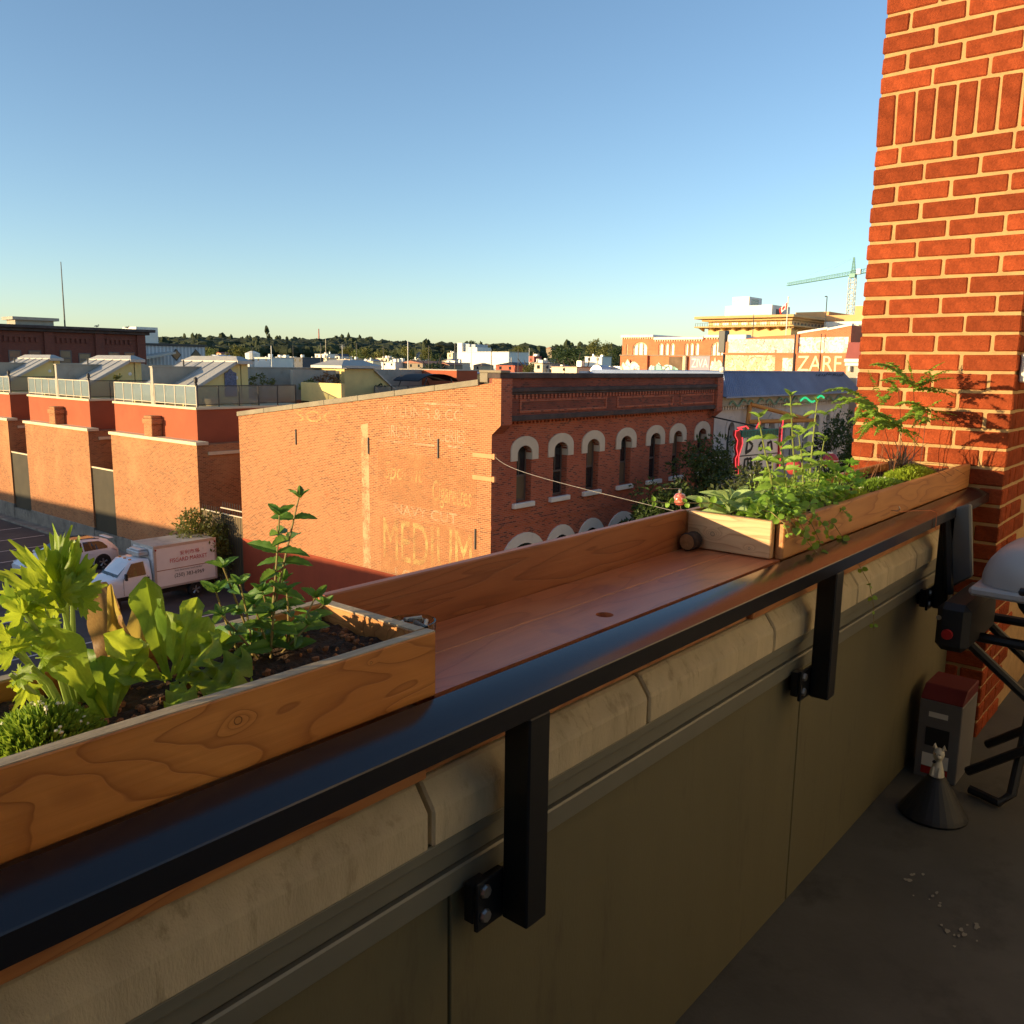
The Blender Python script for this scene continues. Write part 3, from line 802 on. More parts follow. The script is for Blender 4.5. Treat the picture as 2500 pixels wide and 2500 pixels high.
def loft(mb, rings, mi=0, caps=True):
    n = len(rings[0]); o = len(mb.v)
    for r in rings: mb.v.extend(r)
    for i in range(len(rings) - 1):
        for k in range(n):
            mb.f.append([o + i * n + k, o + i * n + (k + 1) % n, o + (i + 1) * n + (k + 1) % n, o + (i + 1) * n + k]); mb.m.append(mi)
    if caps:
        mb.f.append([o + k for k in range(n)][::-1]); mb.m.append(mi)
        mb.f.append([o + (len(rings) - 1) * n + k for k in range(n)]); mb.m.append(mi)
def wheel(parent, x, y, r, wdt, out):
    """wheel seen from side 'out' (-1: towards -Y)"""
    t = MB(); t.lathe([(r * 0.62, -wdt / 2), (r * 0.93, -wdt / 2), (r, -wdt / 3), (r, wdt / 3), (r * 0.93, wdt / 2), (r * 0.62, wdt / 2)], (x, y, r), 24, axis='y')
    w = obj('wheel', t, M_tyre, parent, smooth=False)
    m = MB(); yy = y + out * wdt * 0.42
    m.lathe([(r * 0.64, 0), (r * 0.64, 0.02), (r * 0.55, 0.03), (r * 0.55, 0.0)], (x, yy, r), 20, axis='y')
    for k in range(5):
        q = 2 * math.pi * k / 5 + 0.3
        m.tube([(x + 0.04 * math.cos(q), yy, r + 0.04 * math.sin(q)), (x + r * 0.58 * math.cos(q), yy + out * 0.01, r + r * 0.58 * math.sin(q))], [0.04, 0.055], 5)
    m.lathe([(0.07, 0), (0.07, 0.04)], (x, yy - 0.02, r), 10, axis='y')
    obj('rim', m, M_rim, w)
# ---- the white sport utility car, nose to the west
sv = thing('parked_car', 'white sport utility car parked beside the brick row houses', 'car', (19.75, 48.55, 0))
yc = 48.55
ST = [  # x, bottom, belt z, roof z, half width body, half width roof
    (22.26, 0.45, 1.00, 1.02, 0.80, 0.66), (22.10, 0.36, 1.10, 1.22, 0.92, 0.70), (21.75, 0.32, 1.12, 1.58, 0.96, 0.66), (21.35, 0.30, 1.12, 1.67, 0.97, 0.66),
    (20.60, 0.28, 1.09, 1.72, 0.97, 0.66), (19.90, 0.28, 1.06, 1.71, 0.97, 0.66), (19.35, 0.28, 1.05, 1.62, 0.97, 0.66), (18.75, 0.28, 1.05, 1.30, 0.97, 0.70), (18.40, 0.28, 1.02, 1.08, 0.96, 0.82),
    (17.90, 0.30, 0.92, 0.99, 0.95, 0.80), (17.50, 0.32, 0.82, 0.88, 0.92, 0.72), (17.25, 0.38, 0.68, 0.74, 0.78, 0.56)]
rings = []
for x, zb, zw, zt, wb, wt in ST:
    half = [(wb * 0.9, zb), (wb * 0.99, zb + 0.22), (wb, zw * 0.75 + zb * 0.25), (wb * 0.97, zw), (wt + (wb * 0.97 - wt) * 0.10, zw + (zt - zw) * 0.9), (wt * 0.86, zt)]
    rings.append([(x, yc - a, z) for a, z in half] + [(x, yc + a, z) for a, z in half[::-1]])
b = MB(); loft(b, rings); obj('body', b, M_car, sv, smooth=True)
def side_pt(i0, f, side, off=0.012):
    """point on greenhouse side between station i0 and i0+1 at height fraction f"""
    pass
def gh_pt(x, f, side):
    for s0, s1 in zip(ST[:-1], ST[1:]):
        if s1[0] <= x <= s0[0]:
            k = (s0[0] - x) / (s0[0] - s1[0]); v = [a + (c - a) * k for a, c in zip(s0, s1)]
            wb, wt, zw, zt = v[4] * 0.97, v[5] + (v[4] * 0.97 - v[5]) * 0.1, v[2], v[2] + (v[3] - v[2]) * 0.9
            return (x, yc + side * (wb + (wt - wb) * f + 0.014), zw + (zt - zw) * f)
for side in (-1, 1):
    for (xa, xb) in ((21.62, 20.35), (20.27, 19.02)):
        gl = MB(); N = 6
        up = []; lo = []
        for i in range(N + 1):
            x = xa + (xb - xa) * i / N
            fu = 0.9
            if x > 21.2: fu = 0.9 * (1 - ((x - 21.2) / 0.45) ** 2 * 0.75)
            if x < 19.5: fu = 0.9 * max(0.08, 1 - ((19.5 - x) / 0.5) ** 1.3 * 0.75)
            up.append(gh_pt(x, fu, side)); lo.append(gh_pt(x, 0.06, side))
        gl.add(lo + up, [(i, i + 1, N + 2 + i, N + 1 + i) for i in range(N)])
        obj('side_window', gl, M_cglass, sv)
g = MB(); g.quad((19.33, yc - 0.60, 1.63), (19.33, yc + 0.60, 1.63), (18.47, yc + 0.74, 1.13), (18.47, yc - 0.74, 1.13)); obj('windscreen', g, M_cglass, sv)
g = MB(); g.add([(21.2, yc - 0.5, 1.70), (21.2, yc + 0.5, 1.70), (20.4, yc + 0.53, 1.738), (20.4, yc - 0.53, 1.738), (19.6, yc + 0.5, 1.70), (19.6, yc - 0.5, 1.70)], [(0, 1, 2, 3), (3, 2, 4, 5)]); obj('roof_glass', g, M_cglass, sv)
for s in (-1, 1):
    g = MB(); g.tube([(21.3, yc + s * 0.60, 1.66), (20.9, yc + s * 0.60, 1.75), (19.9, yc + s * 0.60, 1.76), (19.5, yc + s * 0.60, 1.68)], 0.02, 6); obj('roof_rail', g, M_black, sv)
    g = MB(); g.add([(22.13, yc + s * 0.93, 0.92), (22.28, yc + s * 0.66, 0.92), (22.26, yc + s * 0.62, 1.06), (21.86, yc + s * 0.965, 1.10)], [(0, 1, 2, 3)]); obj('tail_lamp', g, M_lamp_r, sv)
    g = MB(); g.blob((17.5, yc + s * 0.72, 0.80), 0.18, 0.12, 0.09, 3, 0.1, 6, 10); obj('head_lamp', g, M_lamp_w, sv)
    g = MB(); g.blob((18.55, yc + s * 1.08, 1.12), 0.10, 0.12, 0.09, 2, 0.1, 6, 8); obj('door_mirror', g, M_car, sv)
    for x in (21.3, 18.3):
        a = MB(); a.lathe([(0.46, -0.015), (0.46, 0.015)], (x, yc + s * 0.955, 0.40), 20, axis='y'); obj('wheel_arch', a, M_black, sv)
        wheel(sv, x, yc + s * 0.87, 0.385, 0.24, s)
g = MB(); g.tube([(19.6, yc - 0.985, 0.92), (19.4, yc - 0.985, 0.92)], 0.015, 5); g.tube([(20.75, yc - 0.985, 0.95), (20.55, yc - 0.985, 0.95)], 0.015, 5); obj('door_handle', g, M_car, sv)
g = MB(); g.box(21.85, 22.12, yc - 0.6, yc + 0.6, 1.60, 1.64); obj('roof_spoiler', g, M_car, sv, bevel=0.012)

# ---- the box truck
tk = thing('box_truck', 'white delivery box truck with red market lettering parked in the lot', 'truck', (19.8, 39.6, 0))
Y0, Y1 = 38.57, 40.70
M_tbox = mat('truck_panel', (0.80, 0.78, 0.77), 0.5, 0.05, 1.5, dirt=((0.66, 0.62, 0.58), 1.5, 0.64))
M_ttop = mat('truck_roof_sheet', (0.48, 0.42, 0.33), 0.7, 0.25, 0.9, dirt=((0.28, 0.24, 0.2), 1.0, 0.52))
M_alu = mat('aluminium_edge', (0.58, 0.55, 0.52), 0.4, 0.08, 4, metal=0.5)
b = MB(); b.box(19.65, 22.85, Y0, Y1, 0.80, 2.80); obj('cargo_box', b, M_tbox, tk, bevel=0.03)
b = MB(); b.box(19.70, 22.80, Y0 + 0.05, Y1 - 0.05, 2.802, 2.82); obj('cargo_roof', b, M_ttop, tk)
b = MB()
for z0, z1 in ((0.74, 0.84), (2.70, 2.83)): b.box(19.62, 22.88, Y0 - 0.014, Y0 - 0.002, z0, z1)
for x0, x1 in ((19.62, 19.74), (22.78, 22.88)): b.box(x0, x1, Y0 - 0.012, Y0 - 0.003, 0.84, 2.70)
b.box(19.62, 19.648, Y0, Y1, 2.70, 2.83); b.box(19.62, 19.648, Y0, Y0 + 0.1, 0.80, 2.70); b.box(19.62, 19.648, Y1 - 0.1, Y1, 0.80, 2.70)
obj('edge_trim', b, M_alu, tk)
for x in (19.72, 22.80):
    b = MB(); b.lathe([(0.045, -0.03), (0.03, -0.045), (0.045, 0)], (x, Y0 - 0.005, 2.64), 10, axis='y'); obj('marker_lamp', b, M_lamp_r, tk)
b = MB(); b.box(19.75, 22.8, Y0 - 0.009, Y0 - 0.003, 1.60, 1.63); obj('side_stripe', b, mat('brown_stripe', (0.30, 0.12, 0.06), 0.6), tk)
TA = Y0 - 0.011
text('side_lettering', '\u5b89\u5229\u5e02\u5834', M_redtint, tk, '-Y', 20.95, 2.22, 1.0, 0.22, TA)
text('side_lettering', 'FISGARD MARKET', M_redtint, tk, '-Y', 20.42, 1.92, 1.95, 0.20, TA)
text('side_lettering', '"your local asian food market"', M_blacktint, tk, '-Y', 20.62, 1.45, 1.50, 0.11, TA, 0.3)
text('side_lettering', '(250) 383-6969', M_blacktint, tk, '-Y', 20.62, 1.12, 1.55, 0.24, TA)
# cab lofted along x
CS = [(19.55, 0.62, 1.50, 2.22, 0.95, 0.74), (19.20, 0.60, 1.50, 2.28, 0.95, 0.74), (18.62, 0.60, 1.48, 2.24, 0.95, 0.72), (17.95, 0.60, 1.46, 1.56, 0.94, 0.80), (17.50, 0.58, 1.38, 1.46, 0.93, 0.76), (17.00, 0.56, 1.22, 1.30, 0.90, 0.70), (16.82, 0.56, 1.05, 1.10, 0.86, 0.66)]
cy_ = (Y0 + Y1) / 2
rings = []
for x, zb, zw, zt, wb, wt in CS:
    half = [(wb * 0.95, zb), (wb, zb + 0.2), (wb, zw * 0.7 + zb * 0.3), (wb * 0.97, zw), (wt + (wb * 0.97 - wt) * 0.12, zw + (zt - zw) * 0.9), (wt * 0.85, zt)]
    rings.append([(x, cy_ - a, z) for a, z in half] + [(x, cy_ + a, z) for a, z in half[::-1]])
b = MB(); loft(b, rings); obj('cab', b, M_car, tk, smooth=True)
for xx in (18.18, 19.34):
    b = MB(); b.tube([(xx, cy_ - 0.957, 0.72), (xx, cy_ - 0.957, 1.2), (xx, cy_ - 0.94, 1.5)], 0.007, 4); obj('door_seam', b, M_black, tk)
b = MB(); b.box(16.80, 16.83, cy_ - 0.45, cy_ + 0.45, 0.80, 1.02); obj('grille', b, M_black, tk)
b = MB(); b.box(17.05, 19.5, cy_ - 0.962, cy_ - 0.94, 0.60, 0.66); obj('sill_strip', b, M_black, tk)
b = MB(); b.box(16.745, 16.757, cy_ - 0.16, cy_ + 0.16, 0.58, 0.69); obj('number_plate', b, M_white, tk)
for yy in (-0.5, 0.0, 0.5):
    b = MB(); b.box(18.70, 18.80, cy_ + yy - 0.05, cy_ + yy + 0.05, 2.25, 2.30); obj('roof_marker', b, M_orange, tk)
for s in (-1, 1):
    e = 0.02
    g = MB(); g.add([(19.28, cy_ + s * (0.925 + e), 1.54), (18.22, cy_ + s * (0.915 + e), 1.52), (18.66, cy_ + s * (0.765 + e), 2.12), (19.24, cy_ + s * (0.765 + e), 2.16)], [(0, 1, 2, 3)]); obj('side_window', g, M_cglass, tk)
    g = MB(); g.box(19.30, 19.42, cy_ + s * 0.955 - 0.01, cy_ + s * 0.955 + 0.01, 1.26, 1.42); obj('door_handle', g, M_black, tk)
    g = MB(); g.tube([(18.3, cy_ + s * 0.95, 1.5), (18.25, cy_ + s * 1.12, 1.52)], 0.02, 5); g.box(18.2, 18.3, cy_ + s * 1.1 - 0.08, cy_ + s * 1.1 + 0.08, 1.45, 1.75); obj('door_mirror', g, M_black, tk, bevel=0.01)
    for x in (17.65, 21.75):
        wheel(tk, x, cy_ + s * 0.86, 0.36, 0.24, s)
    g = MB(); g.box(16.84, 16.98, cy_ + s * 0.70 - 0.14, cy_ + s * 0.70 + 0.14, 0.86, 1.02); obj('head_lamp', g, M_lamp_w, tk, bevel=0.02)
g = MB(); g.quad((18.60, cy_ - 0.66, 2.17), (18.60, cy_ + 0.66, 2.17), (17.96, cy_ + 0.80, 1.58), (17.96, cy_ - 0.80, 1.58)); obj('windscreen', g, M_cglass, tk)
for y in (cy_ - 0.5, cy_ + 0.1):
    g = MB(); g.tube([(17.93, y, 1.575), (18.02, y + 0.45, 1.66)], 0.012, 5); obj('wiper', g, M_black, tk)
g = MB(); g.box(16.76, 16.86, cy_ - 0.88, cy_ + 0.88, 0.52, 0.74); obj('bumper', g, M_black, tk, bevel=0.02)
g = MB(); g.box(17.2, 22.9, cy_ - 0.75, cy_ + 0.75, 0.42, 0.60); g.box(22.86, 23.05, Y0 + 0.05, Y1 - 0.05, 0.50, 0.76); obj('chassis', g, M_black, tk)
g = MB(); g.box(19.12, 19.62, cy_ - 0.60, cy_ + 0.60, 2.36, 2.58); g.box(19.20, 19.62, cy_ - 0.5, cy_ + 0.5, 2.58, 2.66); obj('cooling_unit', g, M_alu, tk, bevel=0.05)

# ================================================================ leaf and tree helpers
def rnd_dir(rg):
    while True:
        v = Vector((rg.uniform(-1, 1), rg.uniform(-1, 1), rg.uniform(-1, 1)))
        if 0.05 < v.length < 1: return v.normalized()
def leaf_quad(mb, p, d, nrm, L, Wd, mi=0):
    d = d.normalized(); x = d.cross(nrm)
    if x.length < 1e-4: x = d.orthogonal()
    x.normalize(); z = x.cross(d)
    mb.add([p, p + d * L * 0.45 + x * Wd / 2 + z * Wd * 0.12, p + d * L, p + d * L * 0.45 - x * Wd / 2 + z * Wd * 0.12], [(0, 1, 2, 3)], mi)
def crown_mb(rx, ry, rz, n, L, seed, clumps=28, shape='round', lw=0.5, spread=0.34):
    rg = random.Random(seed); mb = MB(); cs = []
    for i in range(clumps):
        d = rnd_dir(rg); k = rg.uniform(0.45, 1.0) ** 0.6
        if shape == 'cone':
            h = rg.uniform(0, 1) ** 1.2; a = rg.uniform(0, 6.28); q = (1 - h) * rg.uniform(0.5, 1.0)
            c = Vector((rx * q * math.cos(a), ry * q * math.sin(a), rz * (2 * h - 1)))
        else:
            c = Vector((d.x * rx * k, d.y * ry * k, d.z * rz * k))
        cs.append((c, rg.uniform(0.6, 1.25)))
    r0 = min(rx, ry, rz) if shape != 'cone' else rx
    for i in range(n):
        c, s = rg.choice(cs)
        o = rnd_dir(rg) * (r0 * spread * s * rg.uniform(0.3, 1.0) ** 0.5)
        o.z *= 0.75
        d = (rnd_dir(rg) + o.normalized() * 0.9 + Vector((0, 0, -0.25)))
        nn = (o.normalized() + rnd_dir(rg) * 0.7 + Vector((0, 0, 0.6)))
        l = L * rg.uniform(0.7, 1.3)
        leaf_quad(mb, c + o, d, nn, l, l * lw)
    return mb
def trunk_mb(h, r, seed, limbs=6, rx=2.0, rz=2.0):
    rg = random.Random(seed); mb = MB()
    mb.tube([(0, 0, -0.3), (rg.uniform(-.1, .1), rg.uniform(-.1, .1), h * 0.5), (rg.uniform(-.2, .2), rg.uniform(-.2, .2), h)], [r, r * 0.8, r * 0.55], 8)
    for i in range(limbs):
        a = 6.28 * i / limbs + rg.uniform(-.4, .4); z = h * rg.uniform(0.7, 1.0)
        e = Vector((math.cos(a) * rx * rg.uniform(.5, .9), math.sin(a) * rx * rg.uniform(.5, .9), h + rz * rg.uniform(0.2, 1.2)))
        m = Vector((math.cos(a) * rx * 0.25, math.sin(a) * rx * 0.25, z + 0.35 * (e.z - z)))
        mb.tube([(0, 0, z), m, e], [r * 0.5, r * 0.34, r * 0.1], 6)
    return mb
M_bark = mat('bark', (0.075, 0.05, 0.032), 0.95, 0.35, 8, 0.5, 30)
M_leaf_dark = leafmat('tree_leaf_dark', (0.030, 0.050, 0.016), (0.055, 0.080, 0.022), 0.25, (0.10, 0.14, 0.03), 0.8)
M_leaf_olive = leafmat('tree_leaf_olive', (0.12, 0.125, 0.03), (0.19, 0.18, 0.04), 0.25, (0.3, 0.28, 0.06), 0.5)
M_leaf_pale = leafmat('tree_leaf_pale', (0.12, 0.15, 0.03), (0.18, 0.20, 0.045), 0.3, (0.26, 0.28, 0.06), 0.6)
M_leaf_con = leafmat('conifer_leaf', (0.035, 0.055, 0.02), (0.06, 0.08, 0.028), 0.15, (0.08, 0.1, 0.03), 0.8)
M_leaf_street = leafmat('street_tree_leaf', (0.030, 0.055, 0.014), (0.065, 0.095, 0.022), 0.3, (0.14, 0.20, 0.04), 3.0)
def tree(name, label, p, h, trunk_h, crown, lm, r=0.2, seed=0, rx=2, rz=2, cz=None, group=None):
    t = thing(name, label, 'tree', p, 0, group)
    obj('trunk', trunk_mb(trunk_h, r, seed, 6, rx * 0.8, rz), M_bark, t, local=True)
    o = obj('crown', crown, lm, t, local=True, recalc=False); o.location = (0, 0, cz if cz else trunk_h + rz * 0.8)
    return t

# bush beside the painted wall
t = thing('bush', 'round leafy green bush behind the truck beside the painted wall', 'bush', (22.9, 39.9, 0))
o = obj('foliage', crown_mb(1.3, 1.5, 1.75, 5200, 0.17, 5, 46, spread=0.42), leafmat('bush_leaf', (0.09, 0.105, 0.02), (0.17, 0.18, 0.035), 0.3, (0.25, 0.25, 0.05), 2.0), t, local=True, recalc=False); o.location = (0, 0, 2.25)
obj('stem', trunk_mb(1.0, 0.09, 3, 6, 1.0, 1.0), M_bark, t, local=True)

# ================================================================ roof terraces further along
t = thing('terrace_house', 'yellow and grey terrace roof house behind the painted wall with sloped metal roof', 'house', (32, 42, 0))
w = MB(); w.box(32.0, 46.0, 42.9, 56, 0, 9.2); obj('lower_wall', w, M_stucco_red, t)
w = MB(); w.box(32.0, 32.25, 39.9, 43.7, 0, 10.30); obj('yellow_wall', w, M_stucco_yellow, t)
w = MB(); w.box(36.05, 38.5, 44.6, 47.2, 9.2, 11.10); obj('stair_house', w, M_stucco_yellow, t)
w = MB(); w.prism([(38.5, 9.2), (41.2, 9.2), (38.5, 11.1)], 1, 44.75, 47.2); obj('stair_slope', w, M_stucco_yellow, t)
w = MB(); w.add([(38.4, 44.6, 11.25), (41.35, 44.6, 9.15), (41.35, 47.3, 9.15), (38.4, 47.3, 11.25), (38.4, 44.6, 11.13), (41.35, 44.6, 9.03), (41.35, 47.3, 9.03), (38.4, 47.3, 11.13)], [(0, 1, 2, 3), (7, 6, 5, 4), (0, 4, 5, 1), (2, 6, 7, 3), (1, 5, 6, 2)]); obj('slope_roof', w, M_metal_roof, t)
hp = MB()
hp.add([(35.6, 44.3, 11.14), (38.95, 44.3, 11.14), (38.95, 47.5, 11.14), (35.6, 47.5, 11.14), (35.6, 44.3, 11.30), (38.95, 44.3, 11.30), (38.95, 47.5, 11.30), (35.6, 47.5, 11.30), (36.5, 45.2, 11.66), (38.1, 45.2, 11.66), (38.1, 46.6, 11.66), (36.5, 46.6, 11.66)],
       [(3, 2, 1, 0), (0, 1, 5, 4), (1, 2, 6, 5), (2, 3, 7, 6), (3, 0, 4, 7), (4, 5, 9, 8), (5, 6, 10, 9), (6, 7, 11, 10), (7, 4, 8, 11), (8, 9, 10, 11)])
obj('hip_cap', hp, M_metal_roof, t)
w = MB(); w.box(36.02, 36.06, 45.1, 45.9, 9.25, 10.95); obj('terrace_door', w, M_black, t)
w = MB(); w.box(37.05, 46.0, 47.6, 47.88, 9.2, 11.05); obj('party_wall', w, M_stucco_grey, t)
w = MB(); w.box(32.3, 35.6, 44.9, 45.15, 9.2, 11.0); obj('planter_wall', w, M_stucco_grey, t)
w = MB(); w.box(45.8, 48.0, 44.0, 50.0, 0, 11.02); obj('red_pier', w, M_stucco_red, t)
w = MB(); w.box(45.75, 48.05, 43.95, 50.05, 11.02, 11.1); obj('pier_cap', w, M_stucco_grey, t)
w = MB(); w.box(48.0, 56.0, 47.0, 60.0, 0, 10.75); obj('far_wall', w, M_stucco_yellow, t)
w = MB(); w.box(47.9, 56.1, 46.9, 60.1, 10.75, 10.85); obj('far_wall_cap', w, M_blue_roof, t)
rl = MB(); rl.box(37.2, 44.5, 43.0, 43.05, 10.0, 10.05); ro = obj('railing', rl, M_frame_dark, t)
for i in range(6):
    p = MB(); x = 37.2 + i * 1.46; p.box(x - 0.03, x + 0.03, 43.0, 43.05, 9.2, 10.0); obj('post', p, M_frame_dark, ro)
    if i < 5:
        p = MB(); p.quad((x + 0.05, 43.025, 9.3), (x + 1.41, 43.025, 9.3), (x + 1.41, 43.025, 9.98), (x + 0.05, 43.025, 9.98)); obj('glass_panel', p, M_frost_shade, ro)
# dark garden canopy
t = thing('garden_canopy', 'dark arched garden canopy on bent legs on the roof terrace', 'canopy', (43.3, 44.2, 9.2))
c = MB()
for i in range(8):
    a0 = math.pi * (0.18 + 0.64 * i / 8); a1 = math.pi * (0.18 + 0.64 * (i + 1) / 8)
    x0, z0 = 43.4 - 2.3 * math.cos(a0), 9.75 + 1.0 * math.sin(a0); x1, z1 = 43.4 - 2.3 * math.cos(a1), 9.75 + 1.0 * math.sin(a1)
    c.quad((x0, 43.4, z0), (x1, 43.4, z1), (x1, 46.0, z1), (x0, 46.0, z0)); c.quad((x0, 43.4, z0 + 0.05), (x1, 43.4, z1 + 0.05), (x1, 46.0, z1 + 0.05), (x0, 46.0, z0 + 0.05))
obj('canopy_cloth', c, mat('canopy_cloth', (0.03, 0.03, 0.035), 0.8), t, recalc=False)
for x, y, s in ((41.9, 43.4, -1), (44.9, 43.4, 1), (41.9, 45.9, -1), (44.9, 45.9, 1)):
    c = MB(); c.tube([(x + s * 0.1, y, 9.2), (x, y, 9.9), (x - s * 0.35, y, 10.5)], 0.04, 6); obj('leg', c, M_frame_dark, t)
# terrace plants
for i, (x, y, z, rx, rz, lab, lm) in enumerate(((30.6, 45.6, 9.5, 0.8, 0.9, 'olive potted shrub on terrace beside the mural', M_leaf_olive), (33.0, 44.3, 9.9, 0.55, 0.5, 'pale green bushy plant above the yellow wall', M_leaf_pale), (34.4, 44.3, 10.0, 0.8, 0.55, 'rust coloured grass tuft above the yellow wall', leafmat('rust_grass', (0.22, 0.10, 0.04), (0.30, 0.16, 0.06), 0.3, (0.4, 0.2, 0.06), 1.0)), (38.9, 44.2, 9.3, 0.4, 0.6, 'small dark plant against the sloped stair wall', M_leaf_dark), (27.0, 56.6, 9.5, 0.35, 0.7, 'small potted conifer on the middle house terrace', M_leaf_olive))):
    t = thing('terrace_plant', lab, 'plant', (x, y, z - 0.3), 0, 'plants on the roof terraces')
    obj('foliage', crown_mb(rx, rx * 0.7, rz, 500, 0.16, 40 + i, 18), lm, t, local=True, recalc=False).location = (0, 0, rz)
    b = MB(); b.lathe([(0.2, -0.2), (0.26, 0.12), (0.22, 0.12)], (0, 0, 0), 10); obj('pot', b, M_frame_dark, t, local=True)
# pale planters and chairs seen through the frosted railing
for i, (x, y, s) in enumerate(((26.2, 43.9, 0.45), (27.6, 43.6, 0.35), (28.8, 43.7, 0.3))):
    c = MB(); c.lathe([(s * 0.7, 0), (s, s * 0.9), (s * 0.92, s * 0.9), (s * 0.6, 0.1)], (x, y, 9.03), 14)
    obj('terrace_pot', c, M_cream, label=['large cream pot nearest the finial behind frosted railing', 'middle cream pot behind the frosted terrace railing', 'smallest cream pot behind the frosted terrace railing'][i], cat='pot', group='pots behind the terrace railing')
# ================================================================ background, west to east
def gen_windows(t, m, spec, fm, gm, dpt=-0.04, mull=True):
    for (a, b, z0, z1) in spec:
        f = MB(); e = 0.12
        def bx(u0, u1, za, zb):
            p, q = m(u0, za, dpt), m(u1, zb, 0.0)
            f.box(min(p[0], q[0]), max(p[0], q[0]), min(p[1], q[1]), max(p[1], q[1]), za, zb)
        bx(a, a + e, z0, z1); bx(b - e, b, z0, z1); bx(a + e, b - e, z0, z0 + e); bx(a + e, b - e, z1 - e, z1)
        if mull: bx(a + e, b - e, (z0 + z1) / 2 - e / 2, (z0 + z1) / 2 + e / 2)
        fo = obj('window', f, fm, t)
        p = MB(); p.quad(m(a + e, z0 + e, dpt / 2), m(b - e, z0 + e, dpt / 2), m(b - e, z1 - e, dpt / 2), m(a + e, z1 - e, dpt / 2)); obj('pane', p, gm, fo)
# dark brick warehouse
t = thing('warehouse', 'large dark brick warehouse with heavy cornice behind the row houses', 'building', (48, 110, 0))
w = MB(); w.box(22, 56.4, 110, 150, 0, 14.6); obj('brick_wall', w, M_brick_dark, t)
c = MB(); c.box(21.7, 56.9, 109.5, 150.3, 14.6, 14.95); c.box(21.4, 57.5, 109.1, 150.6, 14.95, 15.30); obj('cornice', c, M_dark_trim, t, bevel=0.04)
for a in (33.0, 38.2, 44.0, 50.0, 55.3):
    c = MB(); c.box(a, a + 1.1, 109.75, 109.998, 0, 14.58); obj('pilaster', c, M_brick_dark, t)
for (a, b) in ((39.6, 43.6), (45.4, 49.6), (51.4, 55.0)):
    c = MB(); x = a
    while x < b - 0.2:
        c.box(x, x + 0.32, 109.85, 109.998, 13.35, 13.9); x += 0.58
    c.box(a, b, 109.8, 109.998, 13.9, 14.05)
    o = obj('corbel_frieze', c, M_brick_dark, t)
gen_windows(t, mY(110), [(40.0, 41.4, 10.6, 12.4), (42.2, 43.6, 10.6, 12.4), (45.7, 47.1, 10.6, 12.5), (47.9, 49.4, 10.6, 12.2), (51.6, 53.0, 10.6, 12.4), (53.6, 55.0, 10.6, 12.4)], M_sash, M_glass_warm, -0.06)
c = MB(); c.box(41.4, 45.7, 111, 113.5, 14.9, 15.9); c.box(41.0, 46.2, 110.6, 113.9, 15.9, 16.25); obj('roof_housing', c, M_stucco_grey, t)
c = MB(); c.tube([(47.2, 111.5, 15.2), (47.25, 111.5, 23.0)], [0.10, 0.05], 6); obj('flagpole', c, M_frame_dark, label='tall bare flagpole on the dark warehouse roof', cat='pole')
# seagulls
for i, (x, lab) in enumerate(((54.0, 'seagull perched on the warehouse cornice near its corner'), (50.2, 'seagull perched on the warehouse cornice further from the corner'))):
    b = MB(); b.blob((x, 109.6, 15.50), 0.24, 0.1, 0.10, 1, 0.1, 6, 8); b.blob((x + 0.22, 109.6, 15.64), 0.08, 0.07, 0.07, 1, 0.05, 5, 7); b.tube([(x + 0.27, 109.6, 15.63), (x + 0.36, 109.6, 15.61)], [0.02, 0.005], 5); b.tube([(x - 0.2, 109.6, 15.5), (x - 0.36, 109.6, 15.44)], [0.06, 0.02], 5); b.tube([(x, 109.6, 15.42), (x, 109.6, 15.30)], 0.02, 5)
    obj('seagull', b, mat('gull_feather', (0.2, 0.19, 0.18), 0.8), label=lab, cat='bird', group='gulls on the cornice')
# ribbed white shed with diamond windows
def ribbed(name, col, dark, freq):
    m, n, out = _nt(name); bs = nd(n, 'BsdfPrincipled'); lk(n, bs.outputs[0], out.inputs[0]); setv(bs, Roughness=0.6)
    uv, pos = brick_uv(n); s = nd(n, 'SeparateXYZ'); lk(n, uv, s.inputs[0])
    wv = math1(n, 'SINE', math1(n, 'MULTIPLY', s.outputs[0], freq))
    lk(n, mixc(n, ramp(n, wv, [(0.0, 0.0), (0.7, 1.0)]), dark, col), bs.inputs['Base Color']); bumped(n, bs, wv, 0.5, 0.04)
    return m
M_rib = ribbed('ribbed_siding', (0.62, 0.62, 0.62), (0.42, 0.42, 0.43), 9.0)
t = thing('ribbed_shed', 'white ribbed metal shed with two diamond windows beyond the warehouse', 'building', (82, 150, 0))
w = MB(); w.box(66, 88.5, 150, 180, 0, 14.0); obj('siding', w, M_rib, t)
w = MB(); w.box(65.8, 88.8, 149.7, 180.2, 14.0, 14.4); obj('roof_edge', w, M_frame_dark, t)
for x in (82.7, 86.6):
    w = MB(); w.prism([(x - 1.0, 12.45), (x, 11.35), (x + 1.0, 12.45), (x, 13.55)], 1, 149.9, 149.99); fo = obj('diamond_window', w, M_frame_dark, t)
    w = MB(); w.prism([(x - 0.8, 12.45), (x, 11.57), (x + 0.8, 12.45), (x, 13.33)], 1, 149.86, 149.895); obj('pane', w, M_glass_warm, fo)
w = MB(); w.prism([(72, 11.0), (80.5, 12.6), (80.5, 12.95), (72, 11.4)], 1, 146, 149.8); obj('lean_to_roof', w, M_metal_roof, t)
w = MB(); w.box(76, 80, 151, 156, 14.4, 17.2); obj('roof_housing', w, M_white, t)
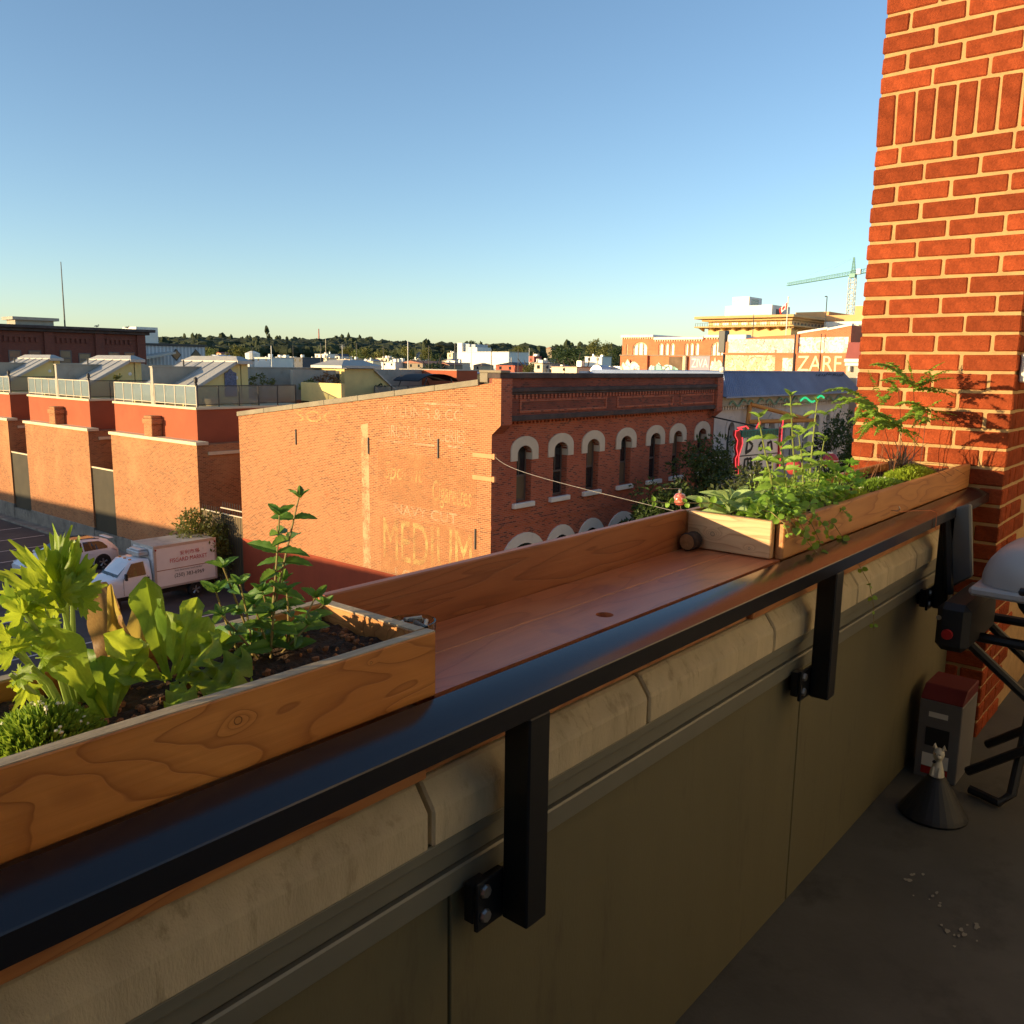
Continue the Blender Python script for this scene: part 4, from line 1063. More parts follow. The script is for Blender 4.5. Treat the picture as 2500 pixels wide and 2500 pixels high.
# big white building
t = thing('white_building', 'large blank white building in the middle distance with small rooftop block', 'building', (170, 150, 0))
w = MB(); w.box(170, 178, 145, 161.5, 0, 14.6); obj('wall', w, M_white, t)
w = MB(); w.box(170.5, 176, 156.4, 159.6, 14.6, 15.9); obj('rooftop_block', w, M_white, t)
w = MB(); w.box(169.9, 178.1, 144.9, 161.6, 14.6, 14.75); obj('roof_edge', w, M_metal_roof, t)
t = thing('white_tower', 'slim white and grey tower behind the big white building', 'tower', (190, 182, 0))
for i, (x0, x1, y0, y1, h) in enumerate(((190, 193, 180.3, 182.3, 17.7), (191, 196, 178.2, 180.28, 17.4), (191.5, 197, 176.4, 178.18, 17.3))):
    w = MB(); w.box(x0, x1, y0, y1, 0, h); obj('shaft', w, M_white if i == 0 else mat('tower_grey', (0.42, 0.45, 0.5), 0.7), t)
# houses scattered through the town: x, y, top z, base z, width, style
HOUSES = [(541.8, 840.5, 30.5, 27.0, 5.7, 'o'), (491.0, 754.3, 24.0, 22.0, 3.8, 'b'), (393.8, 578.7, 19.6, 16.5, 2.4, 'w'), (353.1, 485.1, 17.7, 15.6, 2.6, 'g'), (516.1, 737.3, 26.5, 24.5, 12.8, 'f'), (630.8, 839.4, 32.9, 31.1, 5.0, 'f'), (567.3, 762.0, 26.6, 24.5, 3.6, 'g'), (559.6, 704.9, 27.5, 25.5, 3.4, 'g'), (610.5, 727.8, 29.3, 26.7, 2.9, 'g'), (537.3, 592.7, 22.6, 20.5, 11.3, 'p'), (480.7, 508.8, 21.1, 18.6, 4.6, 'y'), (415.7, 432.7, 19.0, 16.3, 4.0, 'b'), (172.3, 281.4, 13.6, 12.5, 6.2, 'm'), (188.6, 306.6, 14.8, 13.5, 2.7, 'o'), (126.6, 179.9, 12.3, 10.9, 3.1, 'w'), (136.5, 185.1, 12.5, 10.8, 6.5, 'd'), (184.4, 236.6, 14.1, 12.3, 5.4, 'w'), (181.8, 225.9, 14.2, 12.4, 1.9, 'n'), (158.4, 193.4, 12.3, 11.2, 4.7, 'p'), (130.6, 151.5, 11.8, 10.4, 3.8, 'c'), (127.6, 140.8, 11.6, 10.5, 3.6, 'w'), (136.0, 146.6, 11.8, 10.9, 1.7, 'w'), (158.7, 166.5, 12.3, 11.2, 2.8, 'w'), (148.0, 148.9, 12.1, 11.0, 2.4, 'r'), (136.1, 132.6, 11.8, 10.5, 2.7, 'r'), (237.2, 229.4, 15.5, 12.8, 2.2, 'c'), (187.1, 180.6, 13.0, 11.9, 2.2, 'b'), (148.4, 134.1, 11.8, 10.4, 2.1, 't'), (129.7, 109.8, 12.0, 10.5, 3.9, 'k'), (233.8, 187.9, 14.4, 11.7, 2.3, 'e'), (133.3, 105.6, 11.9, 10.4, 1.9, 'w'), (102.5, 80.0, 11.7, 10.4, 1.2, 'c'), (103.6, 78.6, 11.6, 10.4, 1.8, 'n'), (88.7, 65.0, 11.3, 10.5, 3.1, 'c'), (197.4, 136.5, 13.9, 12.1, 4.5, 'w'), (670.8, 600.0, 31.2, 28.7, 6.0, 'p'), (714.0, 626.7, 32.0, 30.2, 4.5, 'w'), (575.3, 496.6, 25.5, 22.8, 10.8, 't'), (632.6, 489.7, 27.6, 25.0, 5.3, 'r')]
_rg = random.Random(19)
for _i in range(22):   # more low roofs filling the town
    _a = R(_rg.uniform(38.5, 57)); _d = _rg.uniform(170, 360); _w = _rg.uniform(2.5, 7.0); _zt = 11.5 + (_d - 150) * 0.0085 + _rg.uniform(-0.5, 0.5)
    HOUSES.append((_d * math.cos(_a), _d * math.sin(_a), _zt, _zt - _rg.uniform(1.0, 2.0), _w, _rg.choice('wwfcpdngbtr')))
hcol = {'o': ((0.75, 0.42, 0.22), (0.35, 0.12, 0.07), 'gable'), 'b': ((0.62, 0.62, 0.66), (0.16, 0.19, 0.27), 'gable'), 'w': ((0.80, 0.76, 0.68), (0.5, 0.48, 0.44), 'flat'), 'g': ((0.74, 0.64, 0.46), (0.20, 0.16, 0.12), 'gable'), 'f': ((0.60, 0.55, 0.47), (0.33, 0.30, 0.27), 'flat'), 'p': ((0.70, 0.56, 0.42), (0.45, 0.36, 0.28), 'flat'), 'y': ((0.80, 0.65, 0.32), (0.4, 0.3, 0.18), 'gable'), 'm': ((0.4, 0.42, 0.46), (0.40, 0.44, 0.52), 'gable'), 'd': ((0.10, 0.10, 0.11), (0.07, 0.08, 0.10), 'flat'), 'n': ((0.55, 0.54, 0.52), (0.06, 0.07, 0.10), 'gable'), 'c': ((0.78, 0.64, 0.44), (0.30, 0.22, 0.17), 'flat'), 'r': ((0.28, 0.22, 0.15), (0.36, 0.15, 0.09), 'gable'), 't': ((0.55, 0.42, 0.28), (0.28, 0.18, 0.12), 'hip'), 'k': ((0.5, 0.12, 0.07), (0.05, 0.05, 0.06), 'hip'), 'e': ((0.50, 0.10, 0.07), (0.3, 0.1, 0.08), 'flat')}
hname = {'o': 'orange', 'b': 'pale blue roofed', 'w': 'flat roofed white', 'g': 'gabled cream', 'f': 'long low grey', 'p': 'flat roofed peach', 'y': 'gabled yellow', 'm': 'metal roofed grey', 'd': 'low black roofed', 'n': 'dark roofed pale', 'c': 'flat roofed cream', 'r': 'red roofed brown', 't': 'hip roofed tan', 'k': 'dark hip roofed red', 'e': 'tall narrow red'}
hm = {k: (mat('house_wall_' + k, v[0], 0.8, 0.06, 0.6), mat('house_roof_' + k, v[1], 0.8, 0.12, 0.6)) for k, v in hcol.items()}
cnt = {}
for i, (x, y, zt, zb, wd, st) in enumerate(HOUSES):
    d = math.hypot(x, y)
    where = 'on the far wooded hillside' if d > 850 else 'among trees below the hill' if d > 420 else 'on the roofline left of painted wall top' if math.atan2(y, x) > R(52) else 'on the town roofline above the painted wall' if math.atan2(y, x) > R(44.5) else 'on the town roofline above the shaded brick front'
    lab = '%s house %s' % (hname[st], where)
    cnt.setdefault(lab, []).append(i)
    t = thing('town_house', lab, 'house', (x, y, 0), 0, 'houses of the town behind')
    hw = wd * 0.62; dp = max(wd * 0.5, 2.0); zbb = 0 if d < 300 else zb - 8
    kind = hcol[st][2]; hgt = zt - zb; zw = zt if kind == 'flat' else zt - hgt * 0.4
    w = MB(); w.box(x - dp, x + dp, y - hw, y + hw, zbb, zw); obj('wall', w, hm[st][0], t)
    r = MB()
    if kind == 'flat': r.box(x - dp - 0.1, x + dp + 0.1, y - hw - 0.1, y + hw + 0.1, zw + 0.003, zw + 0.12)
    elif kind == 'gable': r.add([(x - dp - .2, y - hw - .2, zw), (x + dp + .2, y - hw - .2, zw), (x + dp + .2, y + hw + .2, zw), (x - dp - .2, y + hw + .2, zw), (x - dp - .2, y, zt), (x + dp + .2, y, zt)], [(3, 2, 1, 0), (0, 1, 5, 4), (2, 3, 4, 5), (0, 4, 3), (1, 2, 5)])
    else: r.add([(x - dp - .2, y - hw - .2, zw), (x + dp + .2, y - hw - .2, zw), (x + dp + .2, y + hw + .2, zw), (x - dp - .2, y + hw + .2, zw), (x - dp * .3, y, zt), (x + dp * .3, y, zt)], [(3, 2, 1, 0), (0, 1, 5, 4), (2, 3, 4, 5), (0, 4, 3), (1, 2, 5)])
    obj('roof', r, hm[st][1], t)
    if kind == 'flat' and d < 420:
        for k in range(2 + i % 3):
            q = MB(); u = y - hw * 0.8 + 1.6 * hw * ((k * 0.37 + i * 0.21) % 1.0); v = x - dp * 0.6 + dp * ((k * 0.61 + i * 0.13) % 1.0); s_ = 0.18 + 0.16 * ((k + i) % 3)
            q.box(v - s_, v + s_, u - s_, u + s_, zw + 0.124, zw + 0.3 + 0.25 * ((k * 5 + i) % 3)); obj('roof_unit', q, M_white if (k + i) % 2 else M_alu, t)
    if d < 700:
        for k in range(max(1, int(wd / 1.6))):
            u = y - hw + (k + 0.5) * 2 * hw / max(1, int(wd / 1.6)); q = MB(); s_ = min(0.35, hgt * 0.2)
            q.box(x - dp - 0.03, x - dp - 0.005, u - s_, u + s_, zw - hgt * 0.55, zw - hgt * 0.15); obj('window', q, M_glass, t)
# rooftop clutter pieces: round white tank and ducts
c = MB(); c.lathe([(0.1, 0), (1.5, 0.3), (1.6, 1.6), (0.4, 2.1)], (110.5, 168, 11.6), 12); obj('roof_tank', c, M_white, label='round white tank on a roof left of the hill houses', cat='tank')
for i, (x, y, z, h, lab) in enumerate(((156.0, 201.0, 12, 6.0, 'thin light pole above the flat white roofs'), (141.5, 120.0, 8, 5.0, 'thin mast in front of the big white building'), (148.9, 120.0, 8, 6.2, 'thin mast right of the big white building'), (100.2, 69.4, 8, 4.9, 'pole with crossarm by the graffiti wall'))):
    c = MB(); c.tube([(x, y, z), (x, y, z + h)], 0.07, 5)
    if i == 3: c.tube([(x - 0.9, y - 0.2, z + h - 0.1), (x + 0.9, y + 0.2, z + h - 0.1)], 0.06, 5)
    obj('mast', c, M_frame, label=lab, cat='pole', group='masts above the roofs')
c = MB(); c.tube([(780.0, 1020.0, 18), (780, 1020, 58)], [1.6, 0.7], 6); c.box(777, 783, 1018, 1022, 18, 30)
obj('radio_mast', c, mat('mast_red', (0.42, 0.12, 0.08), 0.7), label='red radio mast on the wooded hill', cat='mast')
# aerials, flues and street wires over the roofs
_rg = random.Random(23)
for _i in range(14):
    _a = R(38.8 + 18.0 * _i / 13 + _rg.uniform(-.4, .4)); _d = _rg.uniform(90, 200); x, y = _d * math.cos(_a), _d * math.sin(_a); z = 10.2; h = 1.6 + _d * 0.012 + _rg.uniform(0, 1.2)
    c = MB(); c.tube([(x, y, z), (x, y, z + h)], 0.05, 5)
    for k in range(3 if _i % 2 else 0): c.tube([(x - 0.3, y + 0.3, z + h - 0.25 * k), (x + 0.3, y - 0.3, z + h - 0.25 * k)], 0.02, 4)
    obj('roof_aerial', c, M_frame_dark if _i % 3 else M_white, label='thin roof %s on the town skyline, number %s from left' % ('aerial' if _i % 2 else 'flue', 'one two three four five six seven eight nine ten eleven twelve thirteen fourteen'.split()[13 - _i]), cat='aerial', group='aerials over the roofs')
t = thing('lattice_cable', 'long low black flat roof with clutter right of the flat white house', 'roof', (84, 68, 0))
w = MB(); w.box(78, 90, 58, 70, 0, 10.6); obj('wall', w, mat('clutter_wall', (0.5, 0.42, 0.3), 0.8), t)
t.name = 'flat_roof_building'
c = MB(); c.lathe([(0.75, 0), (0.75, 1.6)], (70.0, 48.6, 10.85), 18, axis='x'); c.box(72.2, 76, 47, 48.6, 10.2, 11.5)
obj('roof_duct', c, M_alu, label='big round metal air duct on the roof left of graffiti wall', cat='duct')

# ================================================================ trees of the middle distance
CR = {}
for k, (lm, sh) in {'pale': (M_leaf_pale, 'round'), 'olive': (M_leaf_olive, 'round'), 'dark': (M_leaf_dark, 'round'), 'conifer': (M_leaf_con, 'cone')}.items():
    CR[k] = [mesh_of(crown_mb(1, 1, 1, 1500, 0.17, 70 + j + len(k) * 3, 30 if sh == 'round' else 40, sh, 0.6, 0.42 if sh == 'round' else 0.3), 'crown', lm, recalc=False) for j in range(2)]
TRK = mesh_of(trunk_mb(1.0, 0.06, 2, 5, 0.5, 0.6), 'trunk', M_bark)
TREES = [(169.4, 283.2, 15.4, 12.7, 3.5, 'pale'), (161.5, 252.8, 15.9, 11.7, 7.2, 'olive'), (181.2, 275.8, 16.1, 11.8, 4.8, 'dark'), (239.6, 295.0, 17.5, 12.0, 5.5, 'olive'), (217.1, 261.7, 16.3, 12.0, 4.3, 'pale'), (233.2, 274.3, 17.0, 11.8, 5.6, 'olive'), (244.1, 278.0, 17.2, 11.9, 6.1, 'olive'), (244.6, 264.1, 17.7, 11.7, 6.2, 'olive'), (227.2, 252.9, 15.3, 11.7, 3.3, 'dark'), (237.5, 243.3, 16.9, 11.9, 5.6, 'olive'), (150.7, 160.3, 13.0, 10.4, 7.4, 'dark'), (112.5, 113.7, 11.6, 10.2, 3.9, 'dark'), (187.5, 165.3, 15.2, 10.6, 2.2, 'conifer'), (178.8, 160.1, 13.0, 10.4, 1.9, 'conifer'), (174.0, 150.4, 12.2, 10.7, 2.0, 'dark'), (454.0, 422.2, 27.7, 22.6, 9.0, 'dark'), (374.5, 360.8, 22.6, 16.9, 2.3, 'conifer'), (383.8, 320.5, 21.3, 16.3, 6.3, 'olive'), (325.5, 265.4, 17.1, 11.7, 6.1, 'dark'), (108.9, 87.9, 11.6, 10.3, 2.7, 'olive'), (287.7, 216.4, 19.3, 11.9, 10.4, 'dark'), (274.5, 200.6, 18.4, 11.6, 9.8, 'dark'), (244.3, 174.1, 15.2, 11.7, 4.9, 'dark'), (344.7, 239.9, 23.1, 15.0, 7.3, 'olive'), (330.9, 224.7, 21.7, 14.0, 7.7, 'olive'), (317.1, 209.4, 19.8, 13.1, 6.2, 'dark'), (249.0, 167.3, 15.3, 12.0, 2.9, 'conifer'), (96.8, 71.0, 11.2, 10.4, 1.3, 'pale'), (97.6, 69.8, 11.2, 10.5, 0.9, 'dark'), (205.0, 262.0, 14.6, 11.0, 5.5, 'dark'), (262.0, 262.0, 15.4, 11.0, 6.0, 'dark'), (360.0, 430.0, 19.0, 14.0, 9.0, 'dark'), (300.0, 470.0, 18.5, 14.0, 9.0, 'dark'), (268.0, 452.0, 18.0, 14.0, 9.0, 'olive'), (330.0, 505.0, 19.0, 15.0, 10.0, 'dark')]
kn = {'pale': 'pale green', 'olive': 'olive green', 'dark': 'dark green', 'conifer': 'narrow dark conifer'}
for i, (x, y, zt, zb, wd, k) in enumerate(TREES):
    an = math.degrees(math.atan2(y, x))
    where = 'left of the white building, by the row house roofs' if an > 53 else 'above the painted wall coping' if an > 46 else 'before the big white building' if an > 40.5 else 'between the white building and the graffiti wall'
    rz_ = (zt - zb) / 2 + 1.2; zc = zt - rz_
    base = land_z(x, y) if math.hypot(x, y) > 150 else 0
    t = thing('town_tree', '%s tree %s' % (kn[k], where), 'tree', (x, y, base), 0, 'trees of the town behind')
    zz = max(zc - base - rz_ * 0.4, 0.5)
    o = link('trunk', TRK, t); o.scale = (zz * 0.7, zz * 0.7, zz)
    o = link('crown', CR[k][i % 2], t); o.location = (0, 0, zc - base); o.scale = (wd * 0.56, wd * 0.56, rz_); o.rotation_euler = (0, 0, i * 1.3)
# the wooded hillside itself: one mass of trees
fm = MB(); rg = random.Random(8)
for i in range(3000):
    ridge = i < 900
    a = R(rg.uniform(18, 72)); d = rg.uniform(1400, 1530) if ridge else 560 + 900 * rg.random() ** 0.8
    x, y = d * math.cos(a), d * math.sin(a); z = land_z(x, y)
    if not ridge and a < R(45.5) and d < 1250 and rg.random() < 0.72: continue
    con = rg.random() < 0.07
    rr = rg.uniform(7.0, 13.0) * (0.4 if con else 1); hh = rg.uniform(5.0, 7.5) * (1.5 if con else 1)
    if d < 800: rr *= 0.6; hh *= 0.75
    fm.blob((x, y, z + hh * 0.6), rr, rr, hh, i, 0.45, 4, 8)
    for k in range(4):
        dd = rnd_dir(rg); fm.blob((x + dd.x * rr * 0.8, y + dd.y * rr * 0.8, z + hh * (0.75 + 0.55 * abs(dd.z))), rr * 0.42, rr * 0.42, hh * 0.36, i + k * 7, 0.6, 3, 6)
M_forest = mat('forest_mass', (0.034, 0.042, 0.016), 0.95, 0.5, 0.05, 0.6, 1.2, dirt=((0.075, 0.075, 0.025), 0.03, 0.60), bdist=0.6)
obj('wooded_hill_trees', fm, M_forest, recalc=False, kind='stuff', label='mass of dark trees covering the far hill', cat='trees')
c = MB(); c.tube([(820, 1205, 34), (820, 1205, 62)], [1.0, 0.5], 5); c.blob((820, 1205, 61), 3.2, 3.2, 6.5, 5, 0.9, 5, 7); c.blob((823, 1204, 52), 2.6, 2.6, 3.0, 9, 0.9, 4, 6)
obj('lone_pine', c, M_forest, recalc=False, label='single tall pine standing above the hill skyline', cat='tree')
# ================================================================ east side: graffiti hall, red hall, cream block, crane
def graffmat(name, cols, scale, line=(0.12, 0.08, 0.08), thr=0.40):
    """spray paint: blobby colour fields with dark outlines"""
    m, n, out = _nt(name); bs = nd(n, 'BsdfPrincipled'); setv(bs, Roughness=0.7)
    uv, pos = brick_uv(n)
    mp = nd(n, 'Mapping'); mp.inputs['Scale'].default_value = (1.0, 0.8, 1); lk(n, uv, mp.inputs[0])
    nz = nd(n, 'TexNoise'); setv(nz, Scale=scale * 0.9, Detail=1.0); lk(n, mp.outputs[0], nz.inputs['Vector'])
    wv = nd(n, 'VectorMath', operation='MULTIPLY_ADD'); lk(n, nz.outputs['Color'], wv.inputs[0]); wv.inputs[1].default_value = (0.9, 0.9, 0); lk(n, mp.outputs[0], wv.inputs[2])
    v = nd(n, 'TexVoronoi'); setv(v, Scale=scale); lk(n, wv.outputs[0], v.inputs['Vector'])
    v2 = nd(n, 'TexVoronoi', feature='DISTANCE_TO_EDGE'); setv(v2, Scale=scale); lk(n, wv.outputs[0], v2.inputs['Vector'])
    s = nd(n, 'SeparateColor'); lk(n, v.outputs['Color'], s.inputs[0])
    col = ramp(n, s.outputs[0], [((i + 0.5) / len(cols), c) for i, c in enumerate(cols)])
    col = mixc(n, ramp(n, v2.outputs['Distance'], [(0.03, 1.0), (0.07, 0.0)]), col, line)
    lk(n, col, bs.inputs['Base Color'])
    f = tex_noise(n, pos, 1.1, 4, 0.6); a = ramp(n, f, [(thr - 0.04, 0.0), (thr + 0.05, 1.0)])
    tp = nd(n, 'BsdfTransparent'); mx = nd(n, 'MixShader'); lk(n, a, mx.inputs[0]); lk(n, tp.outputs[0], mx.inputs[1]); lk(n, bs.outputs[0], mx.inputs[2]); lk(n, mx.outputs[0], out.inputs[0])
    return m
G_yel = graffmat('graffiti_gold', [(0.74, 0.60, 0.32), (0.80, 0.72, 0.50), (0.62, 0.46, 0.26)], 3.4, (0.36, 0.22, 0.12), 0.30)
G_multi = graffmat('graffiti_mixed', [(0.80, 0.76, 0.64), (0.74, 0.64, 0.48), (0.50, 0.54, 0.64), (0.78, 0.70, 0.40), (0.70, 0.50, 0.42)], 4.2, (0.34, 0.28, 0.25), 0.34)
G_white = graffmat('graffiti_white', [(0.84, 0.78, 0.62), (0.86, 0.84, 0.74), (0.74, 0.62, 0.44)], 2.6, (0.52, 0.34, 0.22), 0.36)
G_green = graffmat('graffiti_green', [(0.15, 0.55, 0.40), (0.75, 0.78, 0.72), (0.70, 0.74, 0.66)], 1.3, (0.10, 0.16, 0.14), 0.25)
M_gl = mat('graffiti_letter', (0.85, 0.72, 0.40), 0.75, 0.06, 2)
M_gw = mat('graffiti_letter_white', (0.85, 0.80, 0.66), 0.75, 0.06, 2)
XG = 65.0
t = thing('graffiti_hall', 'sunlit brick hall covered in graffiti behind the blue roof', 'building', (XG, 23, 0))
w = MB()
w.prism([(22.85, 0), (32.75, 0), (32.75, 13.55), (29.8, 13.95), (27.0, 14.05), (23.6, 14.62), (22.85, 14.7)], 0, XG + 0.25, XG + 14)
w.box(XG, XG + 0.248, 22.85, 32.75, 0, 12.58)
obj('brick_wall', w, M_brick_red, t)
w = MB(); w.box(XG - 0.06, XG + 0.3, 22.8, 32.8, 12.58, 12.66); obj('ledge', w, M_brick_red, t)
for a, b, z in ((22.8, 24.6, 14.66), (24.6, 26.85, 14.42)):
    c = MB(); c.add([(XG + 0.15, a, z), (XG + 0.6, a, z), (XG + 0.6, b, z - 0.32), (XG + 0.15, b, z - 0.32), (XG + 0.15, a, z + 0.16), (XG + 0.6, a, z + 0.16), (XG + 0.6, b, z - 0.16), (XG + 0.15, b, z - 0.16)], [(0, 1, 2, 3), (4, 5, 6, 7), (0, 1, 5, 4), (2, 3, 7, 6), (0, 4, 7, 3), (1, 2, 6, 5)]); obj('wall_cap', c, M_white, t)
for y in (26.88, 32.72, 24.9):
    c = MB(); c.tube([(XG - 0.08, y, 8), (XG - 0.08, y, 14.1 if y < 30 else 12.6)], 0.07 if y != 24.9 else 0.03, 6); obj('dark_upright', c, M_frame_dark, t)  # thin dark uprights on the wall face
def patch(m, a, b, z0, z1, x): c = MB(); c.quad((x, a, z0), (x, b, z0), (x, b, z1), (x, a, z1)); obj('graffiti', c, m, t)
patch(G_yel, 28.4, 32.6, 11.2, 12.5, XG - 0.012); patch(G_multi, 27.05, 32.5, 12.7, 13.75, XG + 0.236); patch(G_white, 23.0, 26.75, 12.7, 13.85, XG + 0.236)
patch(G_white, 27.0, 27.8, 11.3, 12.3, XG - 0.013)
text('graffiti_lettering', 'ZARF', M_gl, t, '-X', 26.6, 11.35, 3.3, 1.12, XG - 0.02)
text('graffiti_lettering', 'NOSE', M_gw, t, '-X', 26.5, 12.78, 3.2, 0.85, XG + 0.228)
# lower yard wall to its left
t = thing('yard_wall', 'low brick yard wall with green and white graffiti left of graffiti hall', 'wall', (XG, 35, 0))
w = MB(); w.box(XG + 0.3, XG + 8, 32.8, 42.8, 0, 12.42); obj('brick_wall', w, M_brick_red, t)
w = MB(); w.box(XG + 0.2, XG + 8.1, 32.78, 42.85, 12.42, 12.5); obj('wall_cap', w, M_coping, t)
w = MB(); w.box(XG + 0.05, XG + 0.298, 39.9, 41.2, 0, 12.46); obj('pilaster', w, M_brick_red, t)
w = MB(); w.box(XG + 0.26, XG + 0.297, 34.1, 35.9, 0, 12.45); obj('lilac_panel', w, mat('lilac_paint', (0.34, 0.31, 0.36), 0.8, 0.1, 1), t)
w = MB(); w.box(XG + 0.27, XG + 0.297, 36.5, 37.9, 0, 12.35); obj('dark_panel', w, mat('weathered_boards', (0.16, 0.10, 0.06), 0.9, 0.3, 2), t)
w = MB(); w.tube([(XG + 0.1, 36.3, 6), (XG + 0.1, 36.3, 12.4)], 0.18, 8); obj('standpipe', w, M_cream, t)
text('graffiti_lettering', 'ZIVA', M_gw, t, '-X', 35.75, 11.5, 1.5, 0.7, XG + 0.25)
def patch2(m, a, b, z0, z1, x, poly=None):
    c = MB(); ys_ = [a + (b - a) * i / 8 for i in range(9)]
    zs_ = [z1 - (z1 - z0) * 0.35 * abs(math.sin(i * 1.9)) - (0.5 * (z1 - z0) if i in (0, 8) else 0) for i in range(9)]
    c.add([(x, y, z0) for y in ys_] + [(x, y, z) for y, z in zip(ys_, zs_)], [(i, i + 1, i + 10, i + 9) for i in range(8)]); obj('graffiti', c, m, t)
patch2(G_green, 37.0, 40.0, 10.8, 11.9, XG + 0.25); patch2(G_white, 40.6, 42.6, 10.8, 12.2, XG + 0.03); patch2(G_multi, 32.9, 34.05, 11.0, 12.4, XG + 0.25)
# red brick hall with arched windows
t = thing('red_hall', 'red brick hall with round arched cream windows above the graffiti walls', 'building', (85, 49, 0))
m85 = mX(85.0)
arches = [(42.85, 44.35, 12.2, 13.6, 14.2), (45.75, 46.3, 12.2, 13.8, 14.08), (46.42, 46.95, 12.2, 13.8, 14.08), (47.05, 47.5, 12.2, 13.8, 14.05), (48.75, 49.3, 12.2, 13.8, 14.08), (49.45, 50.0, 12.2, 13.8, 14.08), (50.15, 50.75, 12.2, 13.8, 14.08), (52.2, 54.1, 12.2, 13.6, 14.2), (54.75, 54.98, 12.2, 13.8, 14.0)]
w = MB(); wall_open(w, m85, 42.3, 55.5, 0, 14.75, arches, 0.35); w.quad((85, 42.3, 0), (100, 42.3, 0), (100, 42.3, 14.75), (85, 42.3, 14.75)); w.quad((85, 55.5, 0), (100, 55.5, 0), (100, 55.5, 14.75), (85, 55.5, 14.75)); w.quad((85, 42.3, 14.7), (100, 42.3, 14.7), (100, 55.5, 14.7), (85, 55.5, 14.7))
obj('brick_wall', w, M_brick_red, t, recalc=False)
for a in arches:
    f = MB(); arch_band(f, m85, (a[0] + 0.09, a[1] - 0.09, a[2], a[3], a[4] - 0.1), a, 0.1, 0.25, n=8)
    if a[1] - a[0] > 1:
        for k in (0.33, 0.66):
            u = a[0] + (a[1] - a[0]) * k; f.box(85.1, 85.2, u - 0.05, u + 0.05, a[2], a[4] - 0.1)
    fo = obj('window', f, M_cream, t, recalc=False)
    p = MB(); arch_panel(p, m85, a[0], a[1], a[2], a[3], a[4], 0.22, n=8); obj('pane', p, mat('blind_pane', (0.62, 0.56, 0.42), 0.3, 0.1, 1), fo)
for a, b, z in ((51.35, 55.6, 15.0), (45.2, 51.3, 14.72), (42.2, 45.1, 14.9)):
    c = MB(); c.box(84.75, 100, a, b, z - 0.28, z); obj('cornice', c, M_white, t, bevel=0.03)
    c = MB(); u = a + 0.15
    while u < b - 0.2: c.box(84.86, 84.998, u, u + 0.12, z - 0.46, z - 0.29); u += 0.3
    o = obj('dentils', c, M_cream, t); o['kind'] = 'stuff'
# cream block with deep eaves
M_ochre = mat('ochre_render', (0.72, 0.50, 0.22), 0.8, 0.06, 0.8)
M_eave = mat('ochre_eave', (0.58, 0.36, 0.15), 0.75, 0.06, 0.8)
t = thing('ochre_block', 'tall ochre block with deep flat eaves and roof terrace rail behind red hall', 'building', (120, 58, 0))
w = MB(); w.box(121.5, 134, 51, 64, 0, 18.6); obj('wall', w, M_ochre, t)
w = MB(); w.box(119.5, 136, 49.9, 65.4, 18.62, 19.0); obj('eave', w, M_eave, t, bevel=0.05)
w = MB(); w.box(120.5, 135, 50.5, 64.6, 18.3, 18.617); obj('soffit', w, M_eave, t)
w = MB(); w.box(119.6, 136, 49.9, 65.4, 17.35, 17.55); obj('lower_eave', w, M_eave, t, bevel=0.04)
for i in range(9):
    c = MB(); y = 50.6 + i * 1.75; c.prism([(119.7, 17.34), (121.5, 17.34), (121.5, 16.85)], 1, y, y + 0.22); obj('bracket', c, M_eave, t)
for i in range(12):
    c = MB(); x = 120.4 + i * 1.2; c.prism([(49.95, 17.34), (51.0, 17.34), (51.0, 16.9)], 0, x, x + 0.2); obj('bracket', c, M_eave, t)
gen_windows(t, mX(121.5), [(51.6 + 1.5 * i, 52.8 + 1.5 * i, 17.6, 18.2) for i in range(8)], M_ochre, M_glass_warm, -0.05, False)
gen_windows(t, mY(51.0), [(122.0 + 1.3 * i, 123.0 + 1.3 * i, 17.6, 18.25) for i in range(9)], M_cream, M_glass_warm, -0.05, False)
rl = MB(); rl.box(119.7, 119.76, 50, 65.3, 17.98, 18.02)
for i in range(40): y = 50 + i * 0.39; rl.box(119.7, 119.75, y, y + 0.05, 17.55, 17.98)
obj('terrace_rail', rl, M_frame_dark, t)
w = MB(); w.box(124.5, 131, 55.4, 62.9, 19.0, 20.75); obj('penthouse', w, M_white, t)
w = MB(); w.box(124.6, 129, 59.1, 61.8, 20.75, 22.05); obj('penthouse_tower', w, M_white, t)
w = MB(); w.box(126.0, 128.0, 55.33, 55.396, 19.3, 20.2); obj('louvre', w, M_frame_dark, t)
gen_windows(t, mY(59.1), [(125.4, 127.8, 20.9, 21.8)], M_frame, M_glass_warm, -0.05)
t = thing('orange_block', 'stepped orange rendered block right of the ochre block', 'building', (136, 50, 0))
M_or = mat('orange_render', (0.70, 0.38, 0.16), 0.8, 0.05, 1)
for (x0, x1, y0, y1, z) in ((137, 150, 44, 58, 19.75), (138, 148, 52, 57.4, 20.4), (136.5, 146, 40, 47.5, 21.0)):
    w = MB(); w.box(x0, x1, y0, y1, 0, z); obj('wall', w, M_or, t)
w = MB(); w.box(128, 136.4, 40, 48.8, 0, 18.3); obj('white_wing', w, M_white, t)
gen_windows(t, mX(128.0), [(43.0 + i * 1.3, 43.9 + i * 1.3, 17.1, 17.9) for i in range(3)], M_frame, M_glass, -0.05)
